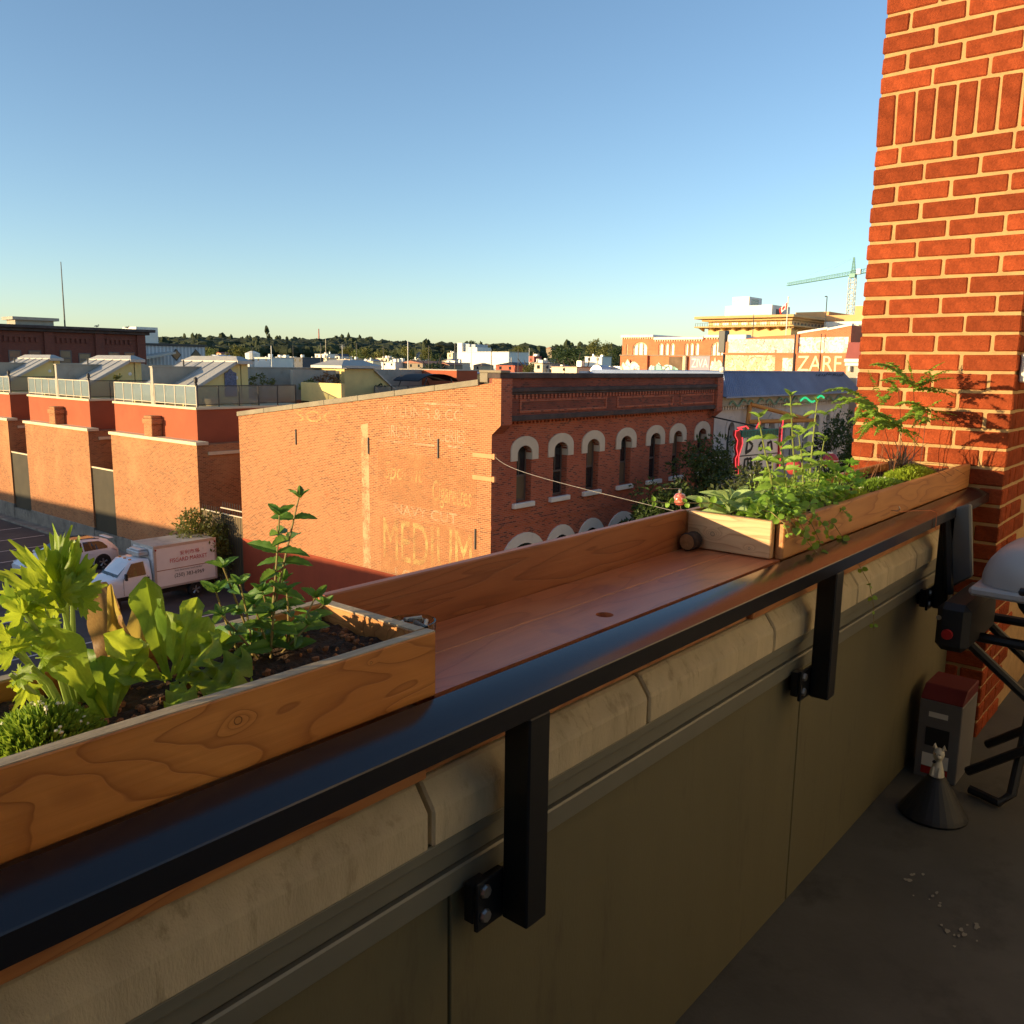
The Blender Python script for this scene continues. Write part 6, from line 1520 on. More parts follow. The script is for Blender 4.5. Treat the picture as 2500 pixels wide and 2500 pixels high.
for z0, z1, k in rows:
    if k % 2 == 0: segs = [(YP1 - 0.093, YP1), (YP1 - 0.093 - U, YP1 - 0.093 - J), (YP1 - 0.093 - 2 * U, YP1 - 0.093 - J - U), (YP0, YP1 - 0.093 - J - 2 * U)]
    else: segs = [(YP1 - U + J, YP1), (YP1 - 2 * U + J, YP1 - U), (YP0, YP1 - 2 * U)]
    for a, b in segs: brick(XP, XP + 0.09, a, b, z0, z1)
    off = 0.1 if k % 2 else 0.0
    xx = XP + 0.10
    L0 = 0.09 if k % 2 else 0.19
    brick(xx, xx + L0, YP0, YP0 + 0.09, z0, z1); xx += L0 + J
    brick(xx, xx + 0.19, YP0, YP0 + 0.09, z0, z1)
y = YP1
while y > YP0 + 0.03:   # soldier course
    brick(XP, XP + 0.09, max(y - 0.0647, YP0), y, ZS + J / 2, ZS + 0.2); y -= 0.0747
c = MB(); c.box(3.86, 3.95, 0.655, 0.697, 11.46, 11.57); obj('outlet_cover', c, M_white, pier, bevel=0.006)

# ---------------------------------------------------------------- planters and tray
W_FRONT = woodmat('cedar_near_front', (0.76, 0.31, 0.066), (0.66, 0.235, 0.045), (0.33, 0.095, 0.016), 2.3, 9.0, 3.6, 12.0, knots=((0.506, 11.103, 0.0105, 0.26), (0.70, 11.12, 0.004, 0.1)), rough=0.42)
W_BOARD = woodmat('cedar_board', (0.62, 0.29, 0.09), (0.52, 0.21, 0.06), (0.28, 0.085, 0.024), 7.1, 10.0, 1.6, 14.0, rough=0.5)
W_END = woodmat('cedar_end_board', (0.80, 0.51, 0.26), (0.72, 0.43, 0.20), (0.46, 0.20, 0.075), 3.7, 12.0, 1.6, 16.0, knots=((1.0, 11.085, 0.012, 0.35), (0.90, 11.062, 0.007, 0.2)), axis='Y', rough=0.5)
W_BACK = woodmat('cedar_back_board', (0.42, 0.145, 0.048), (0.34, 0.10, 0.033), (0.19, 0.048, 0.014), 1.2, 10.0, 1.4, 14.0, rough=0.45)
W_TRAY = woodmat('stained_tray_plank', (0.64, 0.225, 0.085), (0.52, 0.155, 0.06), (0.28, 0.07, 0.03), 5.5, 8.0, 1.8, 9.0, rough=0.36, line_amt=0.5, stain=((0.20, 0.06, 0.06), 5.5, 0.58), spec=0.5)
W_GREY = mat('weathered_board_edge', (0.44, 0.34, 0.22), 0.85, 0.22, 30, 0.4, 120, stretch=(0.4, 3, 3), dirt=((0.24, 0.17, 0.10), 45, 0.56))
W_SILL = woodmat('cedar_sill', (0.62, 0.28, 0.09), (0.52, 0.20, 0.06), (0.28, 0.085, 0.024), 9.1, 9.0, 1.8, 14.0, rough=0.5)
M_soil = mat('potting_soil', (0.050, 0.026, 0.014), 0.95, 0.5, 60, 1.0, 150, dirt=((0.16, 0.075, 0.03), 90, 0.60), bdist=0.006)
ZT, ZB = 11.135, 11.041
YA, YB = 0.823, 1.072
def board(name, x0, x1, y0, y1, z0, z1, m, parent, bev=0.0025, top=None):
    c = MB(); c.box(x0, x1, y0, y1, z0, z1)
    o = obj(name, c, m, parent, bevel=bev)
    if top:   # weathered upper edge
        c = MB(); c.box(x0 + 0.001, x1 - 0.001, y0 + 0.0015, y1 - 0.0015, z1 - 0.002, z1 + 0.0006); obj('weathered_edge', c, top, o)
    return o
def soil(parent, x0, x1, y0, y1, z, seed, bumps=()):
    c = MB(); nx = max(10, int((x1 - x0) / 0.009)); ny = 26
    for j in range(ny + 1):
        for i in range(nx + 1):
            x = x0 + (x1 - x0) * i / nx; y = y0 + (y1 - y0) * j / ny
            h = 0.008 * noise.noise(Vector((x * 16, y * 16, seed))) + 0.006 * noise.noise(Vector((x * 60, y * 60, seed))) + 0.006 * abs(noise.noise(Vector((x * 130, y * 130, seed))))
            for bx, by, br, bh in bumps: h += bh * math.exp(-((x - bx) ** 2 + (y - by) ** 2) / br ** 2)
            c.v.append((x, y, z + h))
    for j in range(ny):
        for i in range(nx):
            p = j * (nx + 1) + i; c.f.append([p, p + 1, p + nx + 2, p + nx + 1]); c.m.append(0)
    o = obj('soil', c, M_soil, parent)
    cl = MB(); rg = random.Random(seed)
    for i in range(int((x1 - x0) * 420)):
        x, y = rg.uniform(x0 + .01, x1 - .01), rg.uniform(y0 + .01, y1 - .01); s = rg.uniform(0.0015, 0.005)
        h = z + 0.004
        for bx, by, br, bh in bumps: h += bh * math.exp(-((x - bx) ** 2 + (y - by) ** 2) / br ** 2)
        cl.blob((x, y, h), s * 1.3, s, s, i, 0.6, 3, 5)
    oc = obj('soil_crumbs', cl, mat('soil_crumb', (0.26, 0.11, 0.045), 0.95, 0.4, 200), parent, recalc=False); oc['kind'] = 'stuff'  # crumb colour lifted to stand for sunlit specks on the soil
# near planter
pn = thing('planter_box', 'near cedar planter box with knotty front holding lettuce, celery and mint', 'planter', (0.2, 0.95, ZB))
board('front_board', -0.9, 0.818, YA, YA + 0.02, ZB, ZT, W_FRONT, pn, top=W_GREY)
board('back_board', -0.9, 0.818, YB - 0.02, YB, ZB, ZT, W_BOARD, pn, top=W_GREY)
board('end_board', 0.798, 0.8175, YA + 0.0205, YB - 0.0205, ZB, ZT, W_BOARD, pn, top=W_GREY)
board('bottom_board', -0.9, 0.797, YA + 0.021, YB - 0.021, ZB, ZB + 0.018, W_BOARD, pn)
soil(pn, -0.6, 0.797, YA + 0.021, YB - 0.021, 11.105, 3.0, ((0.68, 0.98, 0.05, 0.014), (0.55, 0.97, 0.05, 0.012), (0.74, 0.93, 0.03, 0.008)))
# middle tray
tr = thing('cedar_tray', 'empty reddish cedar tray shelf between the two planters', 'tray', (1.4, 0.95, ZB))
c = MB()   # front plank with a cup hole: ring of quads round the hole
hx, hy, hr = 1.313, 0.876, 0.017
board('tray_plank', 0.8195, 2.0, 0.952, YB, ZB - 0.02, ZB, W_TRAY, tr)
y0, y1 = YA + 0.006, 0.9505
x0, x1 = 0.8195, 2.0
N = 24; top = []; rec = []
for i in range(N):
    a = 2 * math.pi * i / N; dx, dy = math.cos(a), math.sin(a)
    top.append((hx + hr * dx, hy + hr * dy))
    s_ = min((0.04) / max(abs(dx), 1e-6), (0.04) / max(abs(dy), 1e-6)); rec.append((hx + s_ * dx, hy + s_ * dy))
for i in range(N):
    j = (i + 1) % N
    c.quad((*rec[i], ZB), (*rec[j], ZB), (*top[j], ZB), (*top[i], ZB)); c.quad((*top[i], ZB), (*top[j], ZB), (*top[j], ZB - 0.02), (*top[i], ZB - 0.02))
sq = 0.04
c.quad((x0, y0, ZB), (hx - sq, y0, ZB), (hx - sq, y1, ZB), (x0, y1, ZB)); c.quad((hx + sq, y0, ZB), (x1, y0, ZB), (x1, y1, ZB), (hx + sq, y1, ZB))
c.quad((hx - sq, y0, ZB), (hx + sq, y0, ZB), (hx + sq, hy - sq, ZB), (hx - sq, hy - sq, ZB)); c.quad((hx - sq, hy + sq, ZB), (hx + sq, hy + sq, ZB), (hx + sq, y1, ZB), (hx - sq, y1, ZB))
c.quad((x0, y0, ZB - 0.02), (x1, y0, ZB - 0.02), (x1, y0, ZB), (x0, y0, ZB)); c.quad((x0, y1, ZB - 0.02), (x1, y1, ZB - 0.02), (x1, y1, ZB), (x0, y1, ZB))
obj('tray_plank', c, W_TRAY, tr, recalc=False)
board('seam_light_stop', 0.83, 1.99, 0.935, 0.968, ZB - 0.0225, ZB - 0.0203, W_BACK, tr, 0.0003)  # thin strip added under the seam to stop light leaking through
board('back_board', 0.8195, 1.974, YB + 0.001, YB + 0.020, ZB - 0.02, 11.1385, W_BACK, tr)
# far planter
pf = thing('planter_box', 'far cedar planter box full of herbs and ferns against the brick pier', 'planter', (2.9, 0.95, ZB))
board('front_board', 2.0, 3.815, YA, YA + 0.022, ZB, ZT, W_BOARD, pf)
board('back_board', 1.98, 3.815, YB - 0.0, YB + 0.02, ZB, ZT, W_BOARD, pf)
board('end_board', 1.976, 1.9975, YA + 0.0225, YB - 0.0005, ZB + 0.002, ZT + 0.001, W_END, pf)
soil(pf, 1.999, 3.81, YA + 0.023, YB - 0.001, 11.105, 5.0, ((2.4, 0.92, 0.08, 0.012),))
c = MB(); c.box(2.0, 3.81, YA + 0.0225, YB - 0.001, ZB, ZB + 0.018); obj('bottom_board', c, W_BOARD, pf)
# timber sill that carries the boxes on the coping
sl = thing('timber_sill', 'cedar sill boards under the planters behind the black rail', 'sill', (1, 0.95, 10.95))
for a, b, z0, z1, y in ((-0.9, 0.815, 10.957, 11.018, 0.842), (-0.9, 0.812, 10.9135, 10.955, 0.836), (0.8195, 1.872, 10.9135, 11.018, 0.848), (1.876, 3.81, 10.962, 11.018, 0.842), (1.879, 3.81, 10.9135, 10.960, 0.836)):
    board('sill_board', a, b, y, 1.08, z0, z1, W_SILL, sl)
# ---------------------------------------------------------------- small things on the tray
t = thing('log_slice', 'short round bark-covered log standing in the tray corner', 'log', (1.955, 1.045, ZB))
c = MB(); c.lathe([(0.021, 0.0), (0.0235, 0.004), (0.0225, 0.02), (0.023, 0.038), (0.021, 0.042)], (1.928, 1.045, ZB + 0.0238), 16, axis='x'); obj('bark', c, mat('log_bark', (0.06, 0.04, 0.03), 0.95, 0.4, 60, 0.9, 120), t)
c = MB(); c.lathe([(0.0205, 0.0), (0.0195, 0.0015)], (1.9265, 1.045, ZB + 0.0238), 16, axis='x'); obj('cut_end', c, mat('log_end', (0.36, 0.19, 0.07), 0.8, 0.3, 90), t)
t = thing('glass_ashtray', 'small round glass ashtray holding cigarette butts behind the near planter', 'ashtray', (1.03, 1.03, ZB))
mg, n, out = _nt('clear_glass'); gb = nd(n, 'BsdfGlass'); gb.inputs['Color'].default_value = (0.85, 0.88, 0.82, 1); gb.inputs['Roughness'].default_value = 0.05; gb.inputs['IOR'].default_value = 1.3; lk(n, gb.outputs[0], out.inputs[0])
AX, AY = 0.925, 0.985
c = MB(); c.lathe([(0.031, 0.0), (0.036, 0.012), (0.038, 0.052), (0.035, 0.052), (0.032, 0.014), (0.028, 0.008)], (AX, AY, ZB + 0.0005), 24); obj('bowl', c, mg, t, smooth=True)
for i in range(7):
    a = i * 2.3; c = MB(); r_ = 0.012 + 0.010 * (i % 3) / 2
    p = Vector((AX + r_ * math.cos(a), AY + r_ * math.sin(a), ZB + 0.046 + 0.002 * (i % 4))); d = Vector((math.cos(a * 1.7), math.sin(a * 1.7), 0.15)) * 0.013
    c.tube([p - d, p + d], 0.0035, 7); obj('cigarette_butt', c, mat('butt_paper', (0.62, 0.55, 0.42), 0.8) if i % 2 else M_conc, t)
# glass ornament on the cable, hook and string
t = thing('bauble', 'small red and white striped glass bauble hanging on the cable by the sage', 'ornament', (2.07, 1.15, 11.15))
c = MB(); c.lathe([(0.003, -0.018), (0.012, -0.014), (0.017, -0.005), (0.0178, 0.0), (0.017, 0.005), (0.012, 0.014), (0.003, 0.018)], (2.07, 1.15, 11.147), 18); obj('globe', c, mat('bauble_red', (0.60, 0.12, 0.08), 0.12, 0.3, 120, coat=0.9, dirt=((0.85, 0.75, 0.6), 110, 0.52)), t, smooth=True)
c = MB(); c.lathe([(0.005, 0.0), (0.005, 0.008), (0.002, 0.012)], (2.07, 1.15, 11.164), 10); obj('cap', c, M_bolt, t)
c = MB(); c.tube([(2.30, 1.27, 11.063), (2.20, 1.22, 11.115), (2.07, 1.15, 11.176), (2.0, 1.16, 11.182)], 0.0007, 5); obj('string', c, M_frame, t)
t = thing('screw_hook', 'small screw hook with orange string on the far planter front', 'hook', (2.83, 0.82, 11.06))
c = MB(); c.tube([(2.83, 0.8225, 11.065), (2.83, 0.805, 11.065), (2.83, 0.797, 11.072), (2.83, 0.802, 11.080)], 0.0018, 6); obj('hook', c, M_bolt, t)
c = MB(); c.tube([(2.83, 0.800, 11.062), (2.90, 0.79, 11.058), (2.98, 0.745, 11.056), (3.02, 0.737, 11.045), (3.02, 0.736, 10.99)], 0.0016, 5); obj('string', c, mat('orange_string', (0.5, 0.16, 0.06), 0.8), t)

# ---------------------------------------------------------------- barbecue on its cart
bq = thing('barbecue', 'portable barbecue with pale grey lid on a black folding cart', 'barbecue', (3.2, 0.3, ZF))
M_lid = mat('barbecue_lid', (0.42, 0.40, 0.38), 0.35, 0.05, 6, 0.05, 60)
c = MB(); NL = 12
rings = []
for i in range(NL + 1):
    a = math.pi / 2 * i / NL; k = math.cos(a) ** 0.55; h = 0.155 * math.sin(a)
    ring = []
    for j in range(28):
        q = 2 * math.pi * j / 28; cx_, sy_ = math.cos(q), math.sin(q)
        e = 0.55
        ring.append((3.18 + 0.20 * k * math.copysign(abs(cx_) ** e, cx_), 0.33 + 0.275 * k * math.copysign(abs(sy_) ** e, sy_), 10.83 + h))
    rings.append(ring)
loft(c, rings); obj('lid', c, M_lid, bq, smooth=True)
c = MB(); c.prism([(2.975, 0.05), (3.385, 0.05), (3.395, 0.33), (3.385, 0.612), (2.975, 0.612), (2.965, 0.33)], 2, 10.800, 10.829); obj('lid_rim', c, M_lid, bq, bevel=0.008)
c = MB(); c.lathe([(0.10, 0), (0.17, 0.08), (0.19, 0.13)], (3.18, 0.33, 10.668), 20); obj('cook_box', c, M_black, bq, smooth=True)
c = MB(); c.tube([(2.955, 0.2, 10.84), (2.92, 0.2, 10.85), (2.92, 0.46, 10.85), (2.955, 0.46, 10.84)], 0.012, 8); obj('lid_handle', c, M_black, bq)
c = MB(); c.box(2.98, 3.38, 0.60, 0.70, 10.60, 10.76); obj('side_bracket', c, M_black, bq, bevel=0.02)
c = MB(); c.prism([(0.735, 10.74), (0.765, 11.02), (0.70, 11.045), (0.672, 10.79)], 0, 3.30, 3.33); obj('side_table', c, mat('side_table_grey', (0.17, 0.17, 0.15), 0.6, 0.06, 5), bq, bevel=0.006)
c = MB(); c.tube([(3.28, 0.735, 10.72), (3.31, 0.775, 11.0)], 0.016, 8); obj('table_arm', c, M_black, bq)
for (p, q, r_) in (((3.15, 0.66, 10.62), (3.35, 0.06, 10.06), 0.016), ((3.15, 0.0, 10.62), (3.30, 0.62, 10.08), 0.016), ((3.45, 0.66, 10.62), (3.62, 0.06, 10.06), 0.016), ((3.45, 0.0, 10.62), (3.60, 0.62, 10.08), 0.016)):
    c = MB(); c.tube([p, q], r_, 8); obj('leg', c, M_black, bq)
c = MB(); c.tube([(3.16, 0.64, 10.62), (3.46, 0.64, 10.62), (3.46, 0.02, 10.62), (3.16, 0.02, 10.62), (3.16, 0.64, 10.62)], 0.017, 8); obj('cart_frame', c, M_black, bq)
c = MB(); c.tube([(3.27, 0.60, ZF + 0.02), (3.23, 0.50, ZF + 0.02), (3.26, 0.47, ZF + 0.05), (3.40, 0.46, 10.36)], 0.016, 8); obj('foot', c, M_black, bq)
for y in (0.06,):
    c = MB(); c.lathe([(0.03, -0.02), (0.075, -0.02), (0.075, 0.02), (0.03, 0.02)], (3.48, y, ZF + 0.076), 18, axis='x'); obj('wheel', c, M_black, bq)
for (x, y, z) in ((2.975, 0.66, 10.66), (3.14, 0.665, 10.58)):
    c = MB(); c.lathe([(0.016, -0.008), (0.018, 0.0)], (x, y, z), 12, axis='x'); obj('red_button', c, mat('red_button', (0.40, 0.02, 0.02), 0.4), bq)
c = MB(); c.lathe([(0.008, -0.004), (0.008, 0.0)], (2.978, 0.69, 10.71), 10, axis='x'); obj('bolt', c, M_bolt, bq)
# carton, cone and figurine
t = thing('grey_carton', 'grey carton with red lid standing against the parapet on the floor', 'carton', (3.42, 0.74, ZF))
c = MB(); c.box(3.30, 3.52, 0.655, 0.80, ZF + 0.001, ZF + 0.30); obj('carton_body', c, mat('carton_grey', (0.16, 0.15, 0.145), 0.7, 0.08, 5), t, bevel=0.003)
c = MB(); c.prism([(3.30, ZF + 0.301), (3.52, ZF + 0.301), (3.52, ZF + 0.345), (3.36, ZF + 0.345)], 1, 0.655, 0.80); obj('carton_lid', c, mat('carton_red', (0.12, 0.008, 0.012), 0.6), t, bevel=0.003)
for (y0, y1, z0, z1, m_) in ((0.70, 0.765, 0.24, 0.26, 'w'), (0.69, 0.77, 0.13, 0.20, 'd'), (0.685, 0.775, 0.05, 0.10, 'w'), (0.685, 0.775, 0.02, 0.048, 'r')):
    c = MB(); c.quad((3.297, y0, ZF + z0), (3.297, y1, ZF + z0), (3.297, y1, ZF + z1), (3.297, y0, ZF + z1)); obj('carton_print', c, {'w': M_white, 'd': M_black, 'r': M_lamp_r}[m_], t)
t = thing('black_cone', 'black rubber cone standing on the balcony floor', 'cone', (3.03, 0.66, ZF))
c = MB(); c.lathe([(0.105, 0.0), (0.108, 0.008), (0.102, 0.02), (0.030, 0.135), (0.022, 0.14)], (3.03, 0.66, ZF + 0.001), 28); obj('cone_body', c, M_black, t, smooth=False)
t = thing('dog_figurine', 'small white spotted dog figurine sitting on top of the black cone', 'figurine', (3.03, 0.66, ZF + 0.14))
M_dog = mat('white_glaze', (0.60, 0.55, 0.42), 0.35, 0.05, 9, coat=0.4)
c = MB()
c.lathe([(0.0235, 0.0), (0.0225, 0.012), (0.017, 0.034), (0.0125, 0.050), (0.0115, 0.056), (0.016, 0.064), (0.0185, 0.076), (0.016, 0.088), (0.008, 0.096), (0.001, 0.098)], (3.03, 0.66, ZF + 0.142), 16)
c.blob((3.014, 0.655, ZF + 0.142 + 0.072), 0.010, 0.008, 0.007, 0, 0, 6, 8)
for s in (-1, 1): c.tube([(3.03, 0.66 + s * 0.010, ZF + 0.232), (3.03, 0.66 + s * 0.016, ZF + 0.25), (3.032, 0.66 + s * 0.020, ZF + 0.236)], [0.006, 0.005, 0.002], 6)
for s in (-1, 1): c.tube([(3.018, 0.66 + s * 0.009, ZF + 0.175), (3.008, 0.66 + s * 0.010, ZF + 0.146)], [0.006, 0.007], 6)
obj('body', c, M_dog, t, smooth=True)
for s in (-1, 1):
    c = MB(); c.blob((3.0145, 0.66 + s * 0.007, ZF + 0.222), 0.0022, 0.0022, 0.0025, 0, 0, 4, 6); obj('eye', c, M_black, t)
c = MB(); c.blob((3.013, 0.668, ZF + 0.195), 0.004, 0.007, 0.006, 2, .3, 5, 7); obj('spot', c, M_black, t)
# ================================================================ plants in the planters
def leaf_grid(wf, nseg=8, ncr=4, bend=0.25, fold=0.12, ruffle=0.0, rfreq=4.0, serr=0.0, sfreq=8, twist=0.0, seed=0, cup=0.0, vein=0.0):
    """unit leaf: length 1 along +Y, half width wf(t)"""
    mb = MB(); rg = random.Random(seed)
    ph = rg.uniform(0, 6)
    for i in range(nseg + 1):
        t = i / nseg
        for j in range(-ncr, ncr + 1):
            s = j / ncr
            w = wf(t)
            if serr and abs(s) > 0.99: w *= 1 + serr * (1 if i % 2 else -0.6)
            x = s * w; y = t - (abs(s) ** 2) * w * 0.06
            z = -bend * t * t + fold * abs(s) * w * 2 + cup * (s * s) * w
            z += ruffle * (abs(s) ** 1.5) * math.sin(rfreq * 6.28 * t + ph + (1.3 if s > 0 else 0)) * w
            if vein: z += vein * w * math.cos((t * 9 - abs(s) * 1.6) * 6.28) * (1 - abs(s)) * (0.25 if j else 0)
            if vein and j == 0: z -= vein * w * 0.9
            a = twist * t
            mb.v.append((x * math.cos(a) - z * math.sin(a), y, x * math.sin(a) + z * math.cos(a)))
    k = 2 * ncr + 1
    for i in range(nseg):
        for j in range(2 * ncr):
            p = i * k + j; mb.f.append([p, p + 1, p + k + 1, p + k]); mb.m.append(0)
    return mb
def lobed_leaf(seed=0, lobes=5, depth=0.45, teeth=3, bend=0.2):
    """palmate, toothed leaf (celery, parsley): outline in polar form, fan of quads from the rib"""
    rg = random.Random(seed); out = []
    N = 64
    for i in range(N + 1):
        th = -2.3 + 4.6 * i / N
        l = abs(math.cos(th * lobes / 4.6 * 3.14159 * 1.0))
        r = (1 - depth) + depth * l ** 0.6
        r *= (0.62 + 0.38 * math.cos(th * 0.62))
        r *= 1 + 0.10 * (1 if i % 4 < 2 else -1) * (0.5 + 0.5 * l)
        out.append((r * math.sin(th) * 0.62, 0.22 + 0.78 * r * math.cos(th)))
    mb = MB(); rings = (0.0, 0.35, 0.7, 1.0)
    c0 = (0.0, 0.18)
    for k in rings:
        for (x, y) in out:
            X, Y = c0[0] + (x - c0[0]) * k, c0[1] + (y - c0[1]) * k
            z = -bend * Y * Y + 0.10 * abs(X) + 0.04 * math.sin(X * 17 + seed) * k + 0.03 * math.sin(Y * 13 + seed * 2) * k
            mb.v.append((X, Y, z))
    n = N + 1
    for a in range(len(rings) - 1):
        for i in range(N): mb.f.append([a * n + i, a * n + i + 1, (a + 1) * n + i + 1, (a + 1) * n + i]); mb.m.append(0)
    mb.tube([(0, -0.02, 0.0), (0, 0.2, -0.01)], [0.02, 0.018], 5)
    return mb
ov = lambda wmax, p=0.45: (lambda t: max(0.004, wmax * (math.sin(math.pi * min(1, t ** (0.69 / -math.log(p) if p < 1 else 1))) ** 0.8) * (1 - 0.0 * t)))
def ovate(w):     # mint: broad near the base, pointed tip
    return lambda t: w * max(0.01, (t ** 0.55) * (1 - t) ** 0.75 * 1.75)
def spat(w):      # lettuce: narrow stalk opening into a broad rounded blade
    return lambda t: w * max(0.06, (0.14 + 0.9 * t ** 1.7) * (max(0.0, 1 - t ** 7)) ** 0.5 + 0.0)
def lance(w): return lambda t: w * max(0.02, math.sin(math.pi * min(1, t * 0.97 + 0.02)) ** 0.9)
def rnd(w): return lambda t: w * max(0.02, math.sqrt(max(0, 1 - (2 * t - 1) ** 2)))

L_let = leafmat('lettuce_leaf', (0.19, 0.31, 0.025), (0.33, 0.46, 0.045), 0.5, (0.68, 0.76, 0.06), 22, 0.4)
L_letd = leafmat('lettuce_leaf_deep', (0.09, 0.2, 0.018), (0.17, 0.3, 0.03), 0.45, (0.48, 0.62, 0.05), 22, 0.4)
L_cel = leafmat('celery_leaf', (0.15, 0.27, 0.02), (0.27, 0.4, 0.032), 0.5, (0.62, 0.7, 0.05), 30, 0.4)
L_stalk = leafmat('celery_stalk', (0.26, 0.36, 0.07), (0.36, 0.46, 0.12), 0.3, (0.5, 0.6, 0.15), 40, 0.35)
L_mint = leafmat('mint_leaf', (0.069, 0.175, 0.027), (0.125, 0.250, 0.037), 0.35, (0.26, 0.42, 0.05), 60, 0.42)
L_mintst = leafmat('mint_stem', (0.28, 0.20, 0.08), (0.34, 0.28, 0.10), 0.1, (0.4, 0.3, 0.1), 40)
L_brown = leafmat('withered_leaf', (0.24, 0.12, 0.045), (0.4, 0.24, 0.09), 0.35, (0.55, 0.34, 0.12), 30)
L_yel = leafmat('yellow_leaf', (0.4, 0.3, 0.06), (0.5, 0.38, 0.08), 0.4, (0.7, 0.5, 0.1), 30)
L_sage = leafmat('sage_leaf', (0.286, 0.403, 0.143), (0.390, 0.507, 0.195), 0.35, (0.45, 0.55, 0.16), 40, 0.7)
L_oreg = leafmat('oregano_leaf', (0.189, 0.362, 0.043), (0.304, 0.507, 0.065), 0.4, (0.42, 0.58, 0.06), 40, 0.45)
L_balm = leafmat('balm_leaf', (0.195, 0.345, 0.045), (0.300, 0.465, 0.068), 0.4, (0.42, 0.52, 0.08), 40, 0.5)
L_balmst = leafmat('balm_stem', (0.22, 0.27, 0.07), (0.30, 0.34, 0.09), 0.15, (0.4, 0.4, 0.1), 40)
L_pars = leafmat('parsley_leaf', (0.150, 0.360, 0.030), (0.255, 0.495, 0.045), 0.4, (0.40, 0.58, 0.05), 40, 0.42)
L_fern = leafmat('fern_leaf', (0.144, 0.272, 0.029), (0.256, 0.416, 0.048), 0.4, (0.40, 0.50, 0.05), 40, 0.45)
L_fernst = mat('fern_stem', (0.06, 0.03, 0.018), 0.6)
L_mondo = leafmat('mondo_blade', (0.030, 0.020, 0.018), (0.065, 0.042, 0.032), 0.1, (0.12, 0.07, 0.04), 40, 0.35)
L_moss = leafmat('moss_leaf', (0.240, 0.360, 0.030), (0.396, 0.504, 0.048), 0.4, (0.6, 0.65, 0.06), 60, 0.5)
L_moss2 = leafmat('moss_leaf_deep', (0.130, 0.247, 0.026), (0.247, 0.390, 0.039), 0.35, (0.4, 0.5, 0.05), 60, 0.5)
M_flower = mat('tiny_white_flower', (0.78, 0.75, 0.55), 0.7)
CAMV = Vector((-0.55, -0.75, 0.45)).normalized()
def leaf_obj(name, me, parent, p, q, width, up=None, len_unit=1.0):
    p = Vector(p); q = Vector(q); L = (q - p).length
    M = frame(p, q - p, CAMV if up is None else up, L, width)
    return place(name, me, parent, M)
SM = lambda mb, nm, m: mesh_of(mb, nm, m, smooth=True, recalc=False)

# ---- lettuces
LT = [SM(leaf_grid(spat(0.5), 14, 5, 0.10, 0.10, 0.22, 2.3 + s * 0.7, seed=s, vein=0.05), 'leaf', L_let) for s in range(3)]
LD = [SM(leaf_grid(spat(0.5), 14, 5, 0.16, 0.12, 0.16, 2.0 + s * 0.6, seed=s + 9, vein=0.06), 'leaf', L_letd) for s in range(3)]
LF = [SM(leaf_grid(spat(0.56), 40, 8, 0.34, -0.05, 0.42, 3.2 + s * 0.8, seed=s + 4), 'leaf', L_let) for s in range(3)]
def lettuce(label, base, lst):
    t = thing('lettuce', label, 'lettuce', base, 0, 'lettuces in the near planter')
    for i, (p, q, w, k) in enumerate(lst):
        me = {'lt': LT, 'dk': LD, 'fr': LF}[k][i % 3]
        up = CAMV + Vector((0.25 * math.sin(i * 2.1), 0.2 * math.cos(i * 1.7), 0.25 * math.sin(i)))
        if k == 'fr': up = Vector((-0.2, -0.35, 1.0))
        leaf_obj('leaf', me, t, p, q, w * 1.05, up)
lettuce('broad-leaved young lettuce in the middle of the near planter', (0.41, 0.93, 11.105), [((0.407, 0.925, 11.108), (0.354, 0.930, 11.220), 0.066, 'lt'), ((0.412, 0.930, 11.106), (0.417, 0.950, 11.172), 0.040, 'dk'), ((0.411, 0.940, 11.106), (0.400, 0.970, 11.180), 0.040, 'dk'), ((0.416, 0.930, 11.106), (0.463, 0.960, 11.182), 0.050, 'lt'), ((0.405, 0.920, 11.110), (0.373, 0.900, 11.134), 0.014, 'lt'), ((0.418, 0.940, 11.106), (0.455, 0.980, 11.165), 0.040, 'dk'), ((0.410, 0.935, 11.106), (0.392, 0.915, 11.150), 0.030, 'dk')])
lettuce('frilly pale lettuce drooping over the soil beside the mint', (0.505, 0.965, 11.105), [((0.501, 0.965, 11.115), (0.472, 0.960, 11.243), 0.056, 'dk'), ((0.495, 0.962, 11.118), (0.424, 0.940, 11.197), 0.046, 'lt'), ((0.511, 0.975, 11.112), (0.556, 0.990, 11.206), 0.042, 'lt'), ((0.514, 0.970, 11.114), (0.592, 0.970, 11.155), 0.048, 'dk'), ((0.514, 0.960, 11.114), (0.521, 0.925, 11.175), 0.066, 'fr'), ((0.508, 0.955, 11.118), (0.532, 0.862, 11.140), 0.070, 'fr'), ((0.500, 0.950, 11.118), (0.470, 0.876, 11.138), 0.050, 'fr'), ((0.492, 0.955, 11.122), (0.425, 0.930, 11.160), 0.046, 'dk'), ((0.527, 0.985, 11.112), (0.518, 1.000, 11.190), 0.054, 'lt'), ((0.510, 0.960, 11.114), (0.553, 0.958, 11.186), 0.042, 'lt'), ((0.519, 0.960, 11.114), (0.560, 0.905, 11.155), 0.062, 'fr'), ((0.512, 0.962, 11.112), (0.545, 0.930, 11.17), 0.05, 'lt')])
t = thing('withered_plant', 'withered brown and yellow leaves standing behind the lettuces', 'plant', (0.465, 1.0, 11.105))
